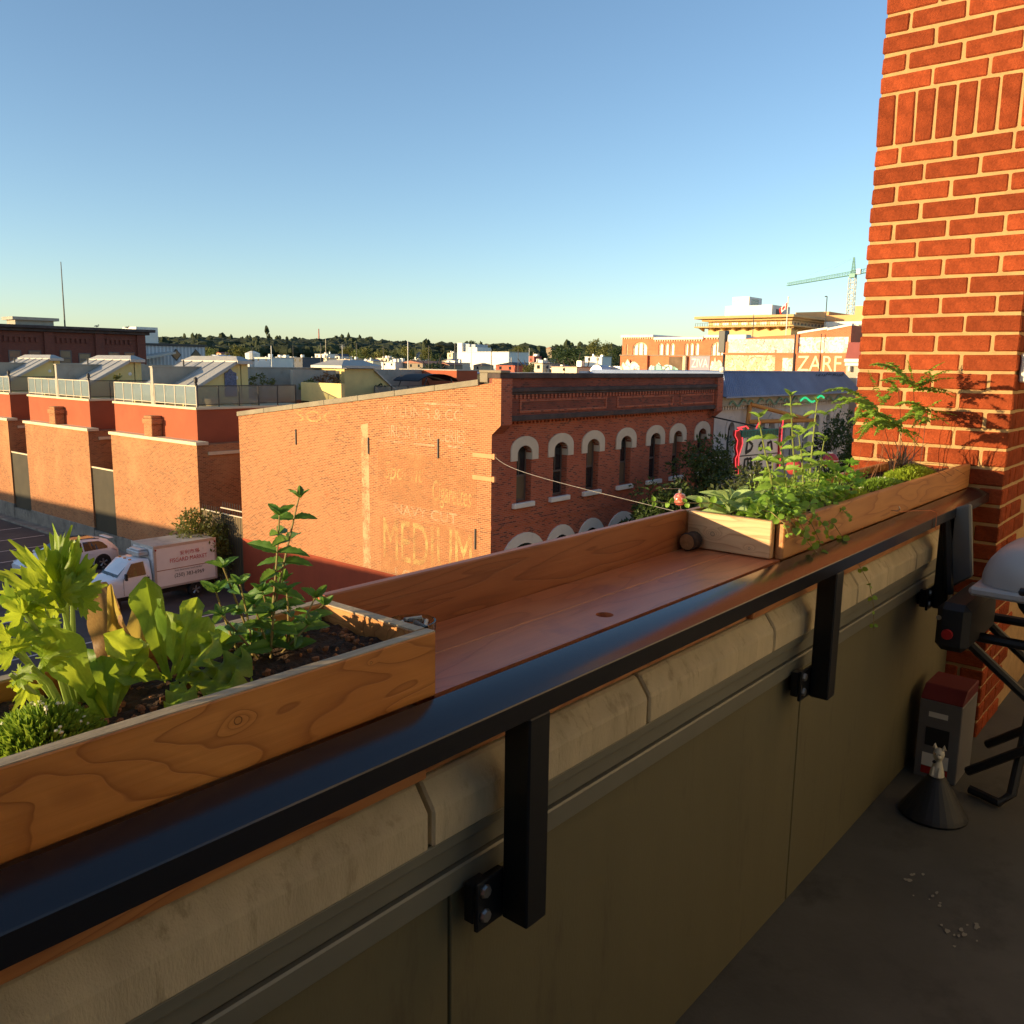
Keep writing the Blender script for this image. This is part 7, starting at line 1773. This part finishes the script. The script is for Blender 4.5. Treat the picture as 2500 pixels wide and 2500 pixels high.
BR = SM(leaf_grid(lambda t: 0.5 * math.sin(math.pi * min(1, 0.08 + 0.85 * t)) ** 0.8, 14, 4, 0.3, 0.1, 0.3, 1.7, seed=2), 'leaf', L_brown); YL = SM(leaf_grid(lambda t: 0.5 * math.sin(math.pi * min(1, 0.08 + 0.85 * t)) ** 0.8, 14, 4, 0.25, 0.15, 0.25, 1.5, seed=5), 'leaf', L_yel)
for p, q, w, m_ in (((0.463, 1.0, 11.108), (0.446, 1.02, 11.232), 0.046, BR), ((0.467, 1.0, 11.108), (0.450, 1.0, 11.230), 0.020, YL), ((0.487, 1.005, 11.110), (0.503, 1.03, 11.222), 0.030, YL)):
    leaf_obj('leaf', m_, t, p, q, w)
# ---- celery
t = thing('celery_plant', 'tall celery plant with upright stalks at the left end of the near planter', 'celery', (0.40, 0.99, 11.105))
CEL = [SM(lobed_leaf(s, 5, 0.58, 3 + s % 2, 0.15 + 0.1 * (s % 3)), 'leaf', L_cel) for s in range(4)]
CST = [((0.402, 1.000, 11.105), (0.389, 1.000, 11.236)), ((0.400, 0.985, 11.105), (0.390, 0.980, 11.238)), ((0.408, 0.990, 11.105), (0.406, 0.990, 11.230)), ((0.395, 0.975, 11.105), (0.369, 0.970, 11.230)), ((0.385, 0.960, 11.105), (0.341, 0.950, 11.238)), ((0.380, 0.955, 11.105), (0.327, 0.950, 11.213)), ((0.410, 1.015, 11.105), (0.414, 1.020, 11.240)), ((0.375, 0.940, 11.105), (0.323, 0.930, 11.203)), ((0.37, 0.93, 11.105), (0.312, 0.920, 11.186))]
for i, (p, q) in enumerate(CST):
    p = Vector(p); q = Vector(q); c = MB(); b = p.lerp(q, 0.5) + Vector((0.006 * math.sin(i * 2), 0.004 * math.cos(i), 0.006))
    c.tube([p, p.lerp(b, 0.5), b, b.lerp(q, 0.5), q], [0.0042, 0.0040, 0.0036, 0.003, 0.0022], 7); obj('stalk', c, L_stalk, t, smooth=True)
CLF = [((0.406, 1.000, 11.238), (0.398, 1.020, 11.310), 0.050), ((0.399, 1.000, 11.238), (0.362, 1.000, 11.302), 0.050), ((0.395, 1.000, 11.238), (0.391, 0.980, 11.305), 0.034), ((0.391, 0.975, 11.238), (0.420, 0.970, 11.266), 0.046), ((0.407, 0.99, 11.228), (0.432, 0.980, 11.240), 0.046), ((0.399, 1.000, 11.236), (0.415, 1.000, 11.290), 0.046), ((0.374, 0.965, 11.234), (0.334, 0.970, 11.288), 0.050), ((0.374, 0.965, 11.234), (0.333, 0.950, 11.263), 0.046), ((0.392, 0.985, 11.234), (0.348, 0.980, 11.264), 0.046), ((0.410, 1.000, 11.228), (0.438, 1.000, 11.264), 0.046), ((0.344, 0.955, 11.234), (0.317, 0.950, 11.264), 0.046), ((0.344, 0.955, 11.234), (0.360, 0.960, 11.262), 0.040), ((0.342, 0.952, 11.234), (0.320, 0.930, 11.256), 0.040), ((0.328, 0.950, 11.210), (0.310, 0.945, 11.226), 0.044), ((0.330, 0.950, 11.209), (0.352, 0.945, 11.224), 0.040), ((0.365, 0.965, 11.226), (0.348, 0.955, 11.200), 0.040), ((0.406, 1.000, 11.238), (0.412, 0.980, 11.298), 0.040), ((0.325, 0.935, 11.198), (0.306, 0.925, 11.214), 0.040), ((0.318, 0.925, 11.182), (0.323, 0.90, 11.186), 0.026), ((0.389, 0.978, 11.240), (0.365, 0.960, 11.268), 0.046), ((0.383, 0.975, 11.240), (0.400, 0.950, 11.260), 0.040), ((0.345, 0.94, 11.19), (0.36, 0.90, 11.196), 0.036), ((0.335, 0.94, 11.17), (0.318, 0.90, 11.165), 0.036)]
for i, (p, q, w) in enumerate(CLF):
    up = CAMV + Vector((0.5 * math.sin(i * 2.4), 0.4 * math.cos(i * 1.9), 0.5 * math.sin(i * 1.1)))
    p = Vector(p); q = Vector(q); q = p + (q - p) * 1.0
    leaf_obj('leaf', CEL[i % 4], t, p, q, w * 1.0, up)
# ---- mint in the near planter
def stem_plant(t, stems, meshes, stem_m, L, node, r=0.0016, seed=0, first=0.25, wide=0.62, face=0.5):
    rg = random.Random(seed)
    for i, (p, q) in enumerate(stems):
        p = Vector(p); q = Vector(q); c = MB(); ln = (q - p).length
        mid = p.lerp(q, 0.5) + Vector((rg.uniform(-1, 1), rg.uniform(-1, 1), 0.4)) * ln * 0.06
        def at_(k): return (p * (1 - k) ** 2 + mid * 2 * k * (1 - k) + q * k * k)
        c.tube([at_(k / 6) for k in range(7)], [r * (1.25 - 0.6 * k / 6) for k in range(7)], 6); obj('stem', c, stem_m, t, smooth=True)
        nn = max(2, int(ln / node)); a0 = rg.uniform(0, 3)
        for k in range(nn + 1):
            f = first + (1 - first) * k / nn; o = at_(f); d = (at_(min(1, f + 0.05)) - at_(max(0, f - 0.05))).normalized()
            a = a0 + k * 1.57 + rg.uniform(-.3, .3); size = L * (0.62 if k == nn else 0.8 if k == nn - 1 else rg.uniform(0.85, 1.15))
            for s in (0, math.pi):
                h = Vector((math.cos(a + s), math.sin(a + s), rg.uniform(-0.15, 0.35) + (0.8 if k == nn else 0.0)))
                lf = h.normalized(); e = o + lf * size
                leaf_obj('leaf', meshes[rg.randrange(len(meshes))], t, o, e, size * wide * rg.uniform(0.85, 1.1), d * 0.6 + CAMV * face + rnd_dir(rg) * 0.35)
            if k == nn:
                for s in (1.57, 4.71):
                    h = Vector((math.cos(a + s), math.sin(a + s), 0.9)).normalized()
                    leaf_obj('leaf', meshes[0], t, o, o + h * size * 0.8, size * 0.5, d + CAMV * 0.3)
MN = [SM(leaf_grid(ovate(0.5), 13, 4, 0.10 + 0.14 * s, 0.16, 0.05, 3, 0.10, seed=s, vein=0.09), 'leaf', L_mint) for s in range(3)]
t = thing('mint_plant', 'bushy dark green mint with two tall stems in the near planter', 'mint', (0.66, 1.0, 11.11))
MINT = [((0.664, 1.000, 11.110), (0.724, 1.000, 11.313)), ((0.667, 1.000, 11.110), (0.691, 1.000, 11.292)), ((0.638, 0.990, 11.112), (0.596, 0.990, 11.236)), ((0.622, 0.970, 11.112), (0.607, 0.970, 11.215)), ((0.683, 1.000, 11.112), (0.660, 1.000, 11.190)), ((0.676, 0.970, 11.112), (0.678, 0.970, 11.190)), ((0.704, 0.990, 11.112), (0.740, 0.990, 11.168)), ((0.624, 0.960, 11.112), (0.567, 0.950, 11.186)), ((0.649, 0.950, 11.112), (0.686, 0.935, 11.150)), ((0.643, 0.960, 11.112), (0.620, 0.960, 11.188)), ((0.704, 1.000, 11.112), (0.762, 1.000, 11.150)), ((0.619, 1.000, 11.112), (0.590, 1.000, 11.203)), ((0.636, 0.950, 11.112), (0.634, 0.935, 11.180)), ((0.664, 1.010, 11.112), (0.700, 1.010, 11.196)), ((0.655, 0.975, 11.112), (0.650, 0.965, 11.17))]
stem_plant(t, MINT, MN, L_mintst, 0.040, 0.036, 0.0018, 5)
# ---- Irish moss with tiny flowers, front left corner
def moss(name, label, cx, cy, z, rx, ry, h, n, L, lm, seed, flowers=0, parent=None):
    t = thing(name, label, 'moss', (cx, cy, z), 0, 'moss clumps in the planters'); rg = random.Random(seed); mb = MB(); fl = MB()
    for i in range(n):
        a = rg.uniform(0, 6.283); k = math.sqrt(rg.random()); x, y = cx + rx * k * math.cos(a), cy + ry * k * math.sin(a)
        zz = z + h * (1 - k * k) * rg.uniform(0.4, 1.0) + 0.004
        d = Vector((math.cos(a) * k, math.sin(a) * k, 0.9)) + rnd_dir(rg) * 0.6
        l = L * rg.uniform(0.6, 1.3); leaf_quad(mb, Vector((x, y, zz - l * 0.4)), d, rnd_dir(rg), l, l * 0.28)
    o = obj('foliage', mb, lm, t, recalc=False); o['kind'] = 'stuff'
    for i in range(flowers):
        a = rg.uniform(0, 6.283); k = math.sqrt(rg.random()); x, y = cx + rx * k * math.cos(a), cy + ry * k * math.sin(a); zz = z + h * (1 - k * k) + L * 0.55
        c = MB(); c.blob((x, y, zz), 0.0022, 0.0022, 0.0016, i, 0.3, 4, 6); c.tube([(x, y, zz - 0.02), (x, y, zz)], 0.0004, 3); obj('flower', c, M_flower, t, recalc=False)
moss('irish_moss', 'fine green moss clump with tiny white flowers in the near planter corner', 0.335, 0.912, 11.108, 0.050, 0.050, 0.034, 2600, 0.016, L_moss2, 31, 26)
moss('sedum_moss', 'lime yellow moss clump nearest the front of the far planter', 2.66, 0.878, 11.108, 0.11, 0.030, 0.026, 2200, 0.014, L_moss, 32)
moss('sedum_moss', 'lime yellow moss clump in front of the brick pier under the fern', 3.45, 0.945, 11.108, 0.20, 0.07, 0.035, 3000, 0.016, L_moss, 33)
moss('sedum_moss', 'low green moss patch with white specks beside the dark grass', 3.05, 0.935, 11.108, 0.17, 0.06, 0.022, 2200, 0.014, L_moss2, 34, 16)
moss('sedum_moss', 'bright moss tuft behind the oregano in the far planter', 2.42, 1.01, 11.108, 0.12, 0.045, 0.035, 1800, 0.016, L_moss, 35)
# ---- sage
SG = [SM(leaf_grid(lance(0.17), 10, 3, 0.25 + 0.1 * s, 0.3, 0.05, 2, seed=s, vein=0.03), 'leaf', L_sage) for s in range(3)]
t = thing('sage_plant', 'pale grey green sage with long leaves at the near end of far planter', 'sage', (2.05, 0.98, 11.11)); rg = random.Random(3)
for i, (x, y, z) in enumerate(((2.02, 0.985, 11.135), (2.06, 1.0, 11.15), (2.10, 1.01, 11.145), (2.06, 0.95, 11.13), (2.15, 0.99, 11.135), (2.02, 1.03, 11.14))):
    c = MB(); c.tube([(x + 0.01, y, 11.10), (x, y, z)], 0.0022, 6); obj('stem', c, L_balmst, t)
    for k in range(7):
        a = k * 0.9 + i * 0.7; h = Vector((math.cos(a), math.sin(a), rg.uniform(0.3, 1.2))); L = rg.uniform(0.055, 0.085); o = Vector((x, y, z + rg.uniform(-0.012, 0.008)))
        leaf_obj('leaf', SG[k % 3], t, o, o + h.normalized() * L, L, Vector((0, 0, 0.6)) + CAMV * 0.9)
# ---- oregano mat and its trailing runners
OR = [SM(leaf_grid(rnd(0.46), 6, 2, 0.12, 0.2, seed=s), 'leaf', L_oreg) for s in range(2)]
t = thing('oregano_plant', 'low bright green oregano mat spilling over the far planter front', 'oregano', (2.2, 0.9, 11.11)); rg = random.Random(9)
for i in range(290):
    x = rg.uniform(2.01, 2.52); y = rg.uniform(0.85, 1.0) if x < 2.4 else rg.uniform(0.85, 0.93); z = 11.118 + rg.uniform(0.0, 0.055)
    a = rg.uniform(0, 6.28); h = Vector((math.cos(a), math.sin(a), rg.uniform(-0.1, 0.5))).normalized(); L = rg.uniform(0.015, 0.026); o = Vector((x, y, z))
    leaf_obj('leaf', OR[i % 2], t, o, o + h * L, L, Vector((0, 0, 0.7)) + rnd_dir(rg) * 0.6 + CAMV * 0.6)
for i in range(30):
    x = rg.uniform(2.03, 2.5); y = rg.uniform(0.86, 0.97); c = MB(); c.tube([(x, y, 11.10), (x + rg.uniform(-.02, .02), y - 0.01, 11.13), (x + rg.uniform(-.03, .03), y - 0.02, 11.155)], 0.0009, 4); obj('stem', c, L_mintst, t)
def runner(t, pts, n, L, seed):
    rg = random.Random(seed); pts = [Vector(p) for p in pts]
    c = MB(); c.tube(pts, [0.0016 * (1 - 0.6 * i / (len(pts) - 1)) for i in range(len(pts))], 6); obj('runner', c, L_mintst, t)
    seg = len(pts) - 1
    for k in range(n):
        f = (k + 0.6) / n * seg; i = min(int(f), seg - 1); o = pts[i].lerp(pts[i + 1], f - i); d = (pts[i + 1] - pts[i]).normalized()
        a = rg.uniform(0, 3.1)
        b1 = d.orthogonal().normalized(); b2 = d.cross(b1)
        for s in (0, math.pi):
            h = b1 * math.cos(a + s) + b2 * math.sin(a + s) + d * 0.25; l = L * rg.uniform(0.7, 1.2) * (1 - 0.35 * k / n)
            leaf_obj('leaf', OR[k % 2], t, o, o + h.normalized() * l, l, CAMV + rnd_dir(rg) * 0.5)
runner(t, [(2.02, 0.88, 11.145), (2.03, 0.83, 11.142), (2.06, 0.805, 11.10), (2.12, 0.795, 11.055), (2.20, 0.785, 11.01), (2.27, 0.775, 10.975)], 8, 0.022, 1)
runner(t, [(2.10, 0.86, 11.14), (2.13, 0.81, 11.12), (2.17, 0.80, 11.07), (2.185, 0.795, 11.03)], 5, 0.016, 2)
runner(t, [(2.25, 0.86, 11.13), (2.30, 0.81, 11.09), (2.40, 0.79, 11.00), (2.50, 0.77, 10.90), (2.56, 0.77, 10.82), (2.58, 0.77, 10.74)], 9, 0.018, 3)
runner(t, [(2.05, 0.99, 11.135), (1.97, 1.0, 11.165), (1.88, 1.0, 11.175), (1.76, 1.0, 11.188), (1.655, 1.0, 11.205)], 6, 0.020, 4)
runner(t, [(2.04, 0.90, 11.15), (2.0, 0.86, 11.155), (1.985, 0.82, 11.135), (1.99, 0.805, 11.10)], 5, 0.02, 5)
runner(t, [(2.06, 0.87, 11.145), (2.05, 0.83, 11.15), (2.07, 0.81, 11.12), (2.10, 0.80, 11.085), (2.13, 0.795, 11.05)], 6, 0.02, 6)
runner(t, [(2.16, 0.86, 11.14), (2.18, 0.82, 11.135), (2.21, 0.805, 11.10), (2.25, 0.80, 11.06)], 6, 0.019, 7)
runner(t, [(2.34, 0.86, 11.135), (2.37, 0.82, 11.125), (2.42, 0.805, 11.09)], 5, 0.018, 8)
rg = random.Random(29)
for i in range(70):
    a = rg.uniform(0, 6.28); k = math.sqrt(rg.random()); o = Vector((2.09 + 0.11 * k * math.cos(a), 0.885 + 0.05 * k * math.sin(a), 11.135 + 0.045 * (1 - k) + rg.uniform(0, .015)))
    h = Vector((math.cos(a), math.sin(a) - 0.3, rg.uniform(-0.2, 0.5))).normalized(); L = rg.uniform(0.016, 0.027)
    leaf_obj('leaf', OR[i % 2], t, o, o + h * L, L, Vector((0, 0, 0.6)) + rnd_dir(rg) * 0.6 + CAMV * 0.7)
# ---- fine thyme-like tangle among the stalks
t = thing('thyme_plant', 'fine leaved yellow green thyme tangle between oregano and lemon balm', 'herb', (2.4, 0.96, 11.11))
mb = MB(); rg = random.Random(61)
for i in range(150):
    b = Vector((rg.uniform(2.2, 2.75), rg.uniform(0.92, 1.05), 11.108)); e = b + Vector((rg.uniform(-.04, .04), rg.uniform(-.04, .03), rg.uniform(0.03, 0.09)))
    mb.tube([b, e], 0.0006, 3, cap=False)
    for k in range(9):
        o = b.lerp(e, 0.25 + 0.75 * k / 8); leaf_quad(mb, o, rnd_dir(rg) + Vector((0, 0, 0.3)), CAMV + rnd_dir(rg) * 0.6, rg.uniform(0.007, 0.012), 0.005)
o = obj('foliage', mb, L_balm, t, recalc=False); o['kind'] = 'stuff'
# ---- lemon balm
BM = [SM(leaf_grid(ovate(0.46), 11, 3, 0.2 + 0.15 * s, 0.14, 0.06, 3, 0.12, seed=s, vein=0.06), 'leaf', L_balm) for s in range(3)]
t = thing('lemon_balm', 'tall leggy lemon balm stalks rising from the far planter', 'herb', (2.45, 0.99, 11.11))
BALM = [((2.30, 0.970, 11.11), (2.139, 0.970, 11.375)), ((2.504, 1.000, 11.11), (2.407, 1.000, 11.425)), ((2.597, 1.000, 11.11), (2.610, 1.000, 11.402)), ((2.321, 0.950, 11.11), (2.241, 0.950, 11.295)), ((2.475, 0.970, 11.11), (2.412, 0.970, 11.314)), ((2.631, 1.000, 11.11), (2.691, 1.000, 11.278)), ((2.224, 0.950, 11.11), (2.161, 0.950, 11.262)), ((2.40, 1.02, 11.11), (2.36, 1.02, 11.24)), ((2.54, 0.96, 11.11), (2.55, 0.95, 11.22)), ((2.45, 1.0, 11.11), (2.47, 1.0, 11.21))]
stem_plant(t, BALM, BM, L_balmst, 0.046, 0.036, 0.0024, 12, 0.1, 0.6, 1.1)
# ---- parsley
PS = [SM(lobed_leaf(20 + s, 5, 0.5, 3, 0.2), 'leaf', L_pars) for s in range(3)]
t = thing('parsley_plant', 'bright green parsley clump in front of the lemon balm', 'parsley', (2.62, 0.92, 11.105))
for i, (q, w) in enumerate((((2.555, 0.930, 11.186), 0.05), ((2.645, 0.950, 11.205), 0.055), ((2.72, 0.940, 11.190), 0.045), ((2.80, 0.955, 11.205), 0.05), ((2.50, 0.905, 11.170), 0.045), ((2.575, 0.890, 11.178), 0.055), ((2.664, 0.885, 11.165), 0.045), ((2.50, 0.875, 11.160), 0.05), ((2.54, 0.862, 11.145), 0.045), ((2.616, 0.960, 11.170), 0.045), ((2.70, 0.90, 11.15), 0.04), ((2.60, 0.925, 11.20), 0.05), ((2.75, 0.92, 11.175), 0.045))):
    b = Vector((2.62 + 0.02 * math.sin(i), 0.915 + 0.012 * math.cos(i * 2), 11.105)); q = Vector(q); c = MB(); c.tube([b, b.lerp(q, 0.55) + Vector((0, 0, 0.012)), q], [0.0018, 0.0015, 0.001], 5); obj('stem', c, L_stalk, t)
    d = (q - b); d.z *= 0.2; d = d.normalized() + Vector((0, 0, 0.25))
    for s in (-0.9, 0, 0.9):
        dd = Matrix.Rotation(s, 3, 'Z') @ d; leaf_obj('leaf', PS[(i + int(s * 2)) % 3], t, q, q + dd.normalized() * w * 0.72, w * 0.75, Vector((0, 0, 1)) + CAMV * 0.8)
# ---- fern
t = thing('fern', 'airy fern with thin dark stems and flat fronds against the brick pier', 'fern', (3.5, 1.0, 11.11))
FST = [((3.421, 1.000, 11.105), (3.165, 1.000, 11.370)), ((3.68, 1.000, 11.105), (3.575, 1.000, 11.436)), ((3.553, 1.000, 11.105), (3.418, 1.000, 11.294)), ((3.72, 0.99, 11.105), (3.72, 0.985, 11.342)), ((3.60, 1.03, 11.105), (3.50, 1.03, 11.42)), ((3.50, 0.97, 11.105), (3.58, 0.96, 11.30))]
for p, q in FST:
    p = Vector(p); q = Vector(q); c = MB(); m = p.lerp(q, 0.5) + Vector((0.02, 0.0, 0.02)); c.tube([p, p.lerp(m, .5) + Vector((0.006, 0, 0)), m, m.lerp(q, .5) + Vector((0.004, 0, 0.003)), q], 0.0011, 5); obj('stem', c, L_fernst, t)
FR = [((3.165, 1.0, 11.370), (2.671, 1.02, 11.445)), ((3.165, 1.0, 11.370), (2.606, 0.98, 11.380)), ((3.167, 1.0, 11.362), (2.942, 0.97, 11.314)), ((3.208, 1.0, 11.376), (3.387, 1.0, 11.439)), ((3.206, 1.0, 11.383), (3.138, 1.03, 11.504)), ((3.554, 1.0, 11.437), (3.040, 1.0, 11.531)), ((3.578, 1.0, 11.440), (3.307, 1.03, 11.537)), ((3.59, 1.0, 11.440), (3.575, 1.03, 11.544)), ((3.59, 1.0, 11.436), (3.74, 0.939, 11.540)), ((3.58, 1.0, 11.428), (3.74, 0.884, 11.417)), ((3.58, 1.0, 11.432), (3.74, 0.897, 11.478)), ((3.416, 1.0, 11.302), (2.879, 1.0, 11.344)), ((3.418, 1.0, 11.294), (2.840, 0.96, 11.293)), ((3.391, 1.0, 11.303), (3.697, 1.0, 11.327)), ((3.420, 1.0, 11.286), (3.625, 0.97, 11.21)), ((3.408, 1.0, 11.294), (3.102, 1.03, 11.306)), ((3.72, 0.985, 11.342), (3.77, 0.883, 11.330)), ((3.72, 0.985, 11.342), (3.369, 1.0, 11.379)), ((3.72, 0.985, 11.336), (3.76, 0.90, 11.292)), ((3.72, 0.985, 11.346), (3.77, 0.941, 11.388)), ((3.72, 0.985, 11.340), (3.286, 0.95, 11.332)), ((3.50, 1.03, 11.42), (3.30, 1.04, 11.47)), ((3.58, 0.96, 11.30), (3.45, 0.90, 11.33)), ((3.58, 0.96, 11.30), (3.70, 0.90, 11.32))]
PIN = leaf_grid(lambda t: 0.30 * max(0.05, math.sin(math.pi * min(1, 0.15 + t * 0.8))), 3, 1, 0.2, 0.15)
rg = random.Random(44); FR2 = list(FR)
for p, q in FR:
    p = Vector(p); q = Vector(q)
    if (q - p).length > 0.15:
        e = p.lerp(q, rg.uniform(0.6, 0.9)) + Vector((rg.uniform(-.03, .03), rg.uniform(-.05, .03), rg.uniform(-.035, .03))); e.x = min(e.x, 3.78)
        FR2.append((tuple(p.lerp(q, 0.12)), tuple(e)))
for i, (p, q) in enumerate(FR2):
    p = Vector(p); q = Vector(q); c = MB(); ln = (q - p).length; n = max(10, int(ln / 0.0075)); d = (q - p).normalized()
    sd = d.cross(Vector((0, 0, 1))).normalized(); upv = Vector((0, 0, 0.8)) + CAMV * 0.7
    bow = lambda k: p.lerp(q, k) + Vector((0, 0, 0.06 * ln * math.sin(k * 3.1416) - 0.03 * ln * k * k)) + sd * (0.02 * ln * math.sin(k * 5 + i))
    c.tube([bow(k / 7) for k in range(8)], 0.0009, 4)
    for k in range(n):
        f = (k + 1) / (n + 0.5); o = bow(f); l = ((0.016 if ln > 0.25 else 0.014) * (1 - f ** 3 * 0.75)) * rg.uniform(0.75, 1.25)
        for s in (-1, 1):
            h = sd * s + d * 0.3 + Vector((0, 0, rg.uniform(-0.9, 0.6))); c.xf(PIN, frame(o, h, upv + rnd_dir(rg) * 0.5, l, l * 1.25))
    obj('frond', c, L_fern, t, recalc=False)
# ---- black mondo grass
t = thing('black_grass', 'tuft of dark purple strap-leaved grass in the far planter', 'grass tuft', (3.45, 1.0, 11.11)); rg = random.Random(17)
for i in range(46):
    a = rg.uniform(0, 6.28); L = rg.uniform(0.09, 0.19); lean = rg.uniform(0.25, 1.1); b = Vector((3.43 + rg.uniform(-.05, .05), 0.985 + rg.uniform(-.025, .025), 11.108))
    if i < 3: a = -1.9 + 0.2 * i; L = 0.22; lean = 1.2
    h = Vector((math.cos(a), math.sin(a), 0)); mb = MB(); N = 8; w = rg.uniform(0.0022, 0.0038); sd = Vector((-math.sin(a), math.cos(a), 0))
    for k in range(N + 1):
        f = k / N; o = b + h * (L * lean * f ** 1.2 * 0.8) + Vector((0, 0, L * (f * (1.25 - lean * 0.35) - lean * 0.62 * f * f)))
        if o.x > 3.81: o.x = 3.81
        ww = w * (1 - f ** 2.5) + 0.0003
        mb.v.extend([tuple(o - sd * ww), tuple(o + Vector((0, 0, -0.0012))), tuple(o + sd * ww)])
    for k in range(N):
        for j in range(2): q = k * 3 + j; mb.f.append([q, q + 1, q + 4, q + 3]); mb.m.append(0)
    obj('blade', mb, L_mondo, t, recalc=False)
# ---- fine wiry grass stalks by the pier
t = thing('wiry_grass', 'few wiry reddish grass stalks beside the dark tuft', 'grass', (3.2, 1.0, 11.11)); rg = random.Random(5)
for i in range(16):
    b = Vector((rg.uniform(3.0, 3.6), rg.uniform(0.98, 1.05), 11.108)); e = b + Vector((rg.uniform(-.08, .08), rg.uniform(-.06, .02), rg.uniform(0.08, 0.2))); c = MB(); c.tube([b, b.lerp(e, .6) + Vector((0, 0, 0.02)), e], [0.0008, 0.0006, 0.0003], 4); obj('stalk', c, mat('dry_stalk', (0.26, 0.11, 0.05), 0.7) if i == 0 else MATS['dry_stalk'], t)

# ================================================================ unseen block added in the west to cast evening shadow over the lot (left of the picture)
t = thing('west_block', 'low brick block west of the parking lot, unseen, added for its shadow', 'building', (-12.5, 65, 0), R(8))
c = MB(); c.box(-8, 0, -43, 42, 0, 6.95); obj('brick_wall', c, M_brick_dark, t, local=True)
c = MB(); c.box(-8.2, 0.0, -43.0, 42.2, 6.95, 7.2); obj('roof_edge', c, M_coping, t, local=True)

# ================================================================ labels: tell look-alikes apart by their order from the left
ordn = ['leftmost'] + [w_ + ' from left' for w_ in 'second third fourth fifth sixth seventh eighth ninth tenth eleventh twelfth thirteenth fourteenth fifteenth'.split()]
byl = {}
for o in list(bpy.data.objects):
    if o.parent is None and 'label' in o.keys() and o.name.split('.')[0] in ('town_tree', 'town_house'):
        byl.setdefault(o['label'], []).append(o)
for lab, os_ in byl.items():
    if len(os_) > 1:
        os_.sort(key=lambda q: -math.atan2(q.location.y, q.location.x))
        for i, q in enumerate(os_): q['label'] = lab + ', ' + ordn[min(i, 14)]
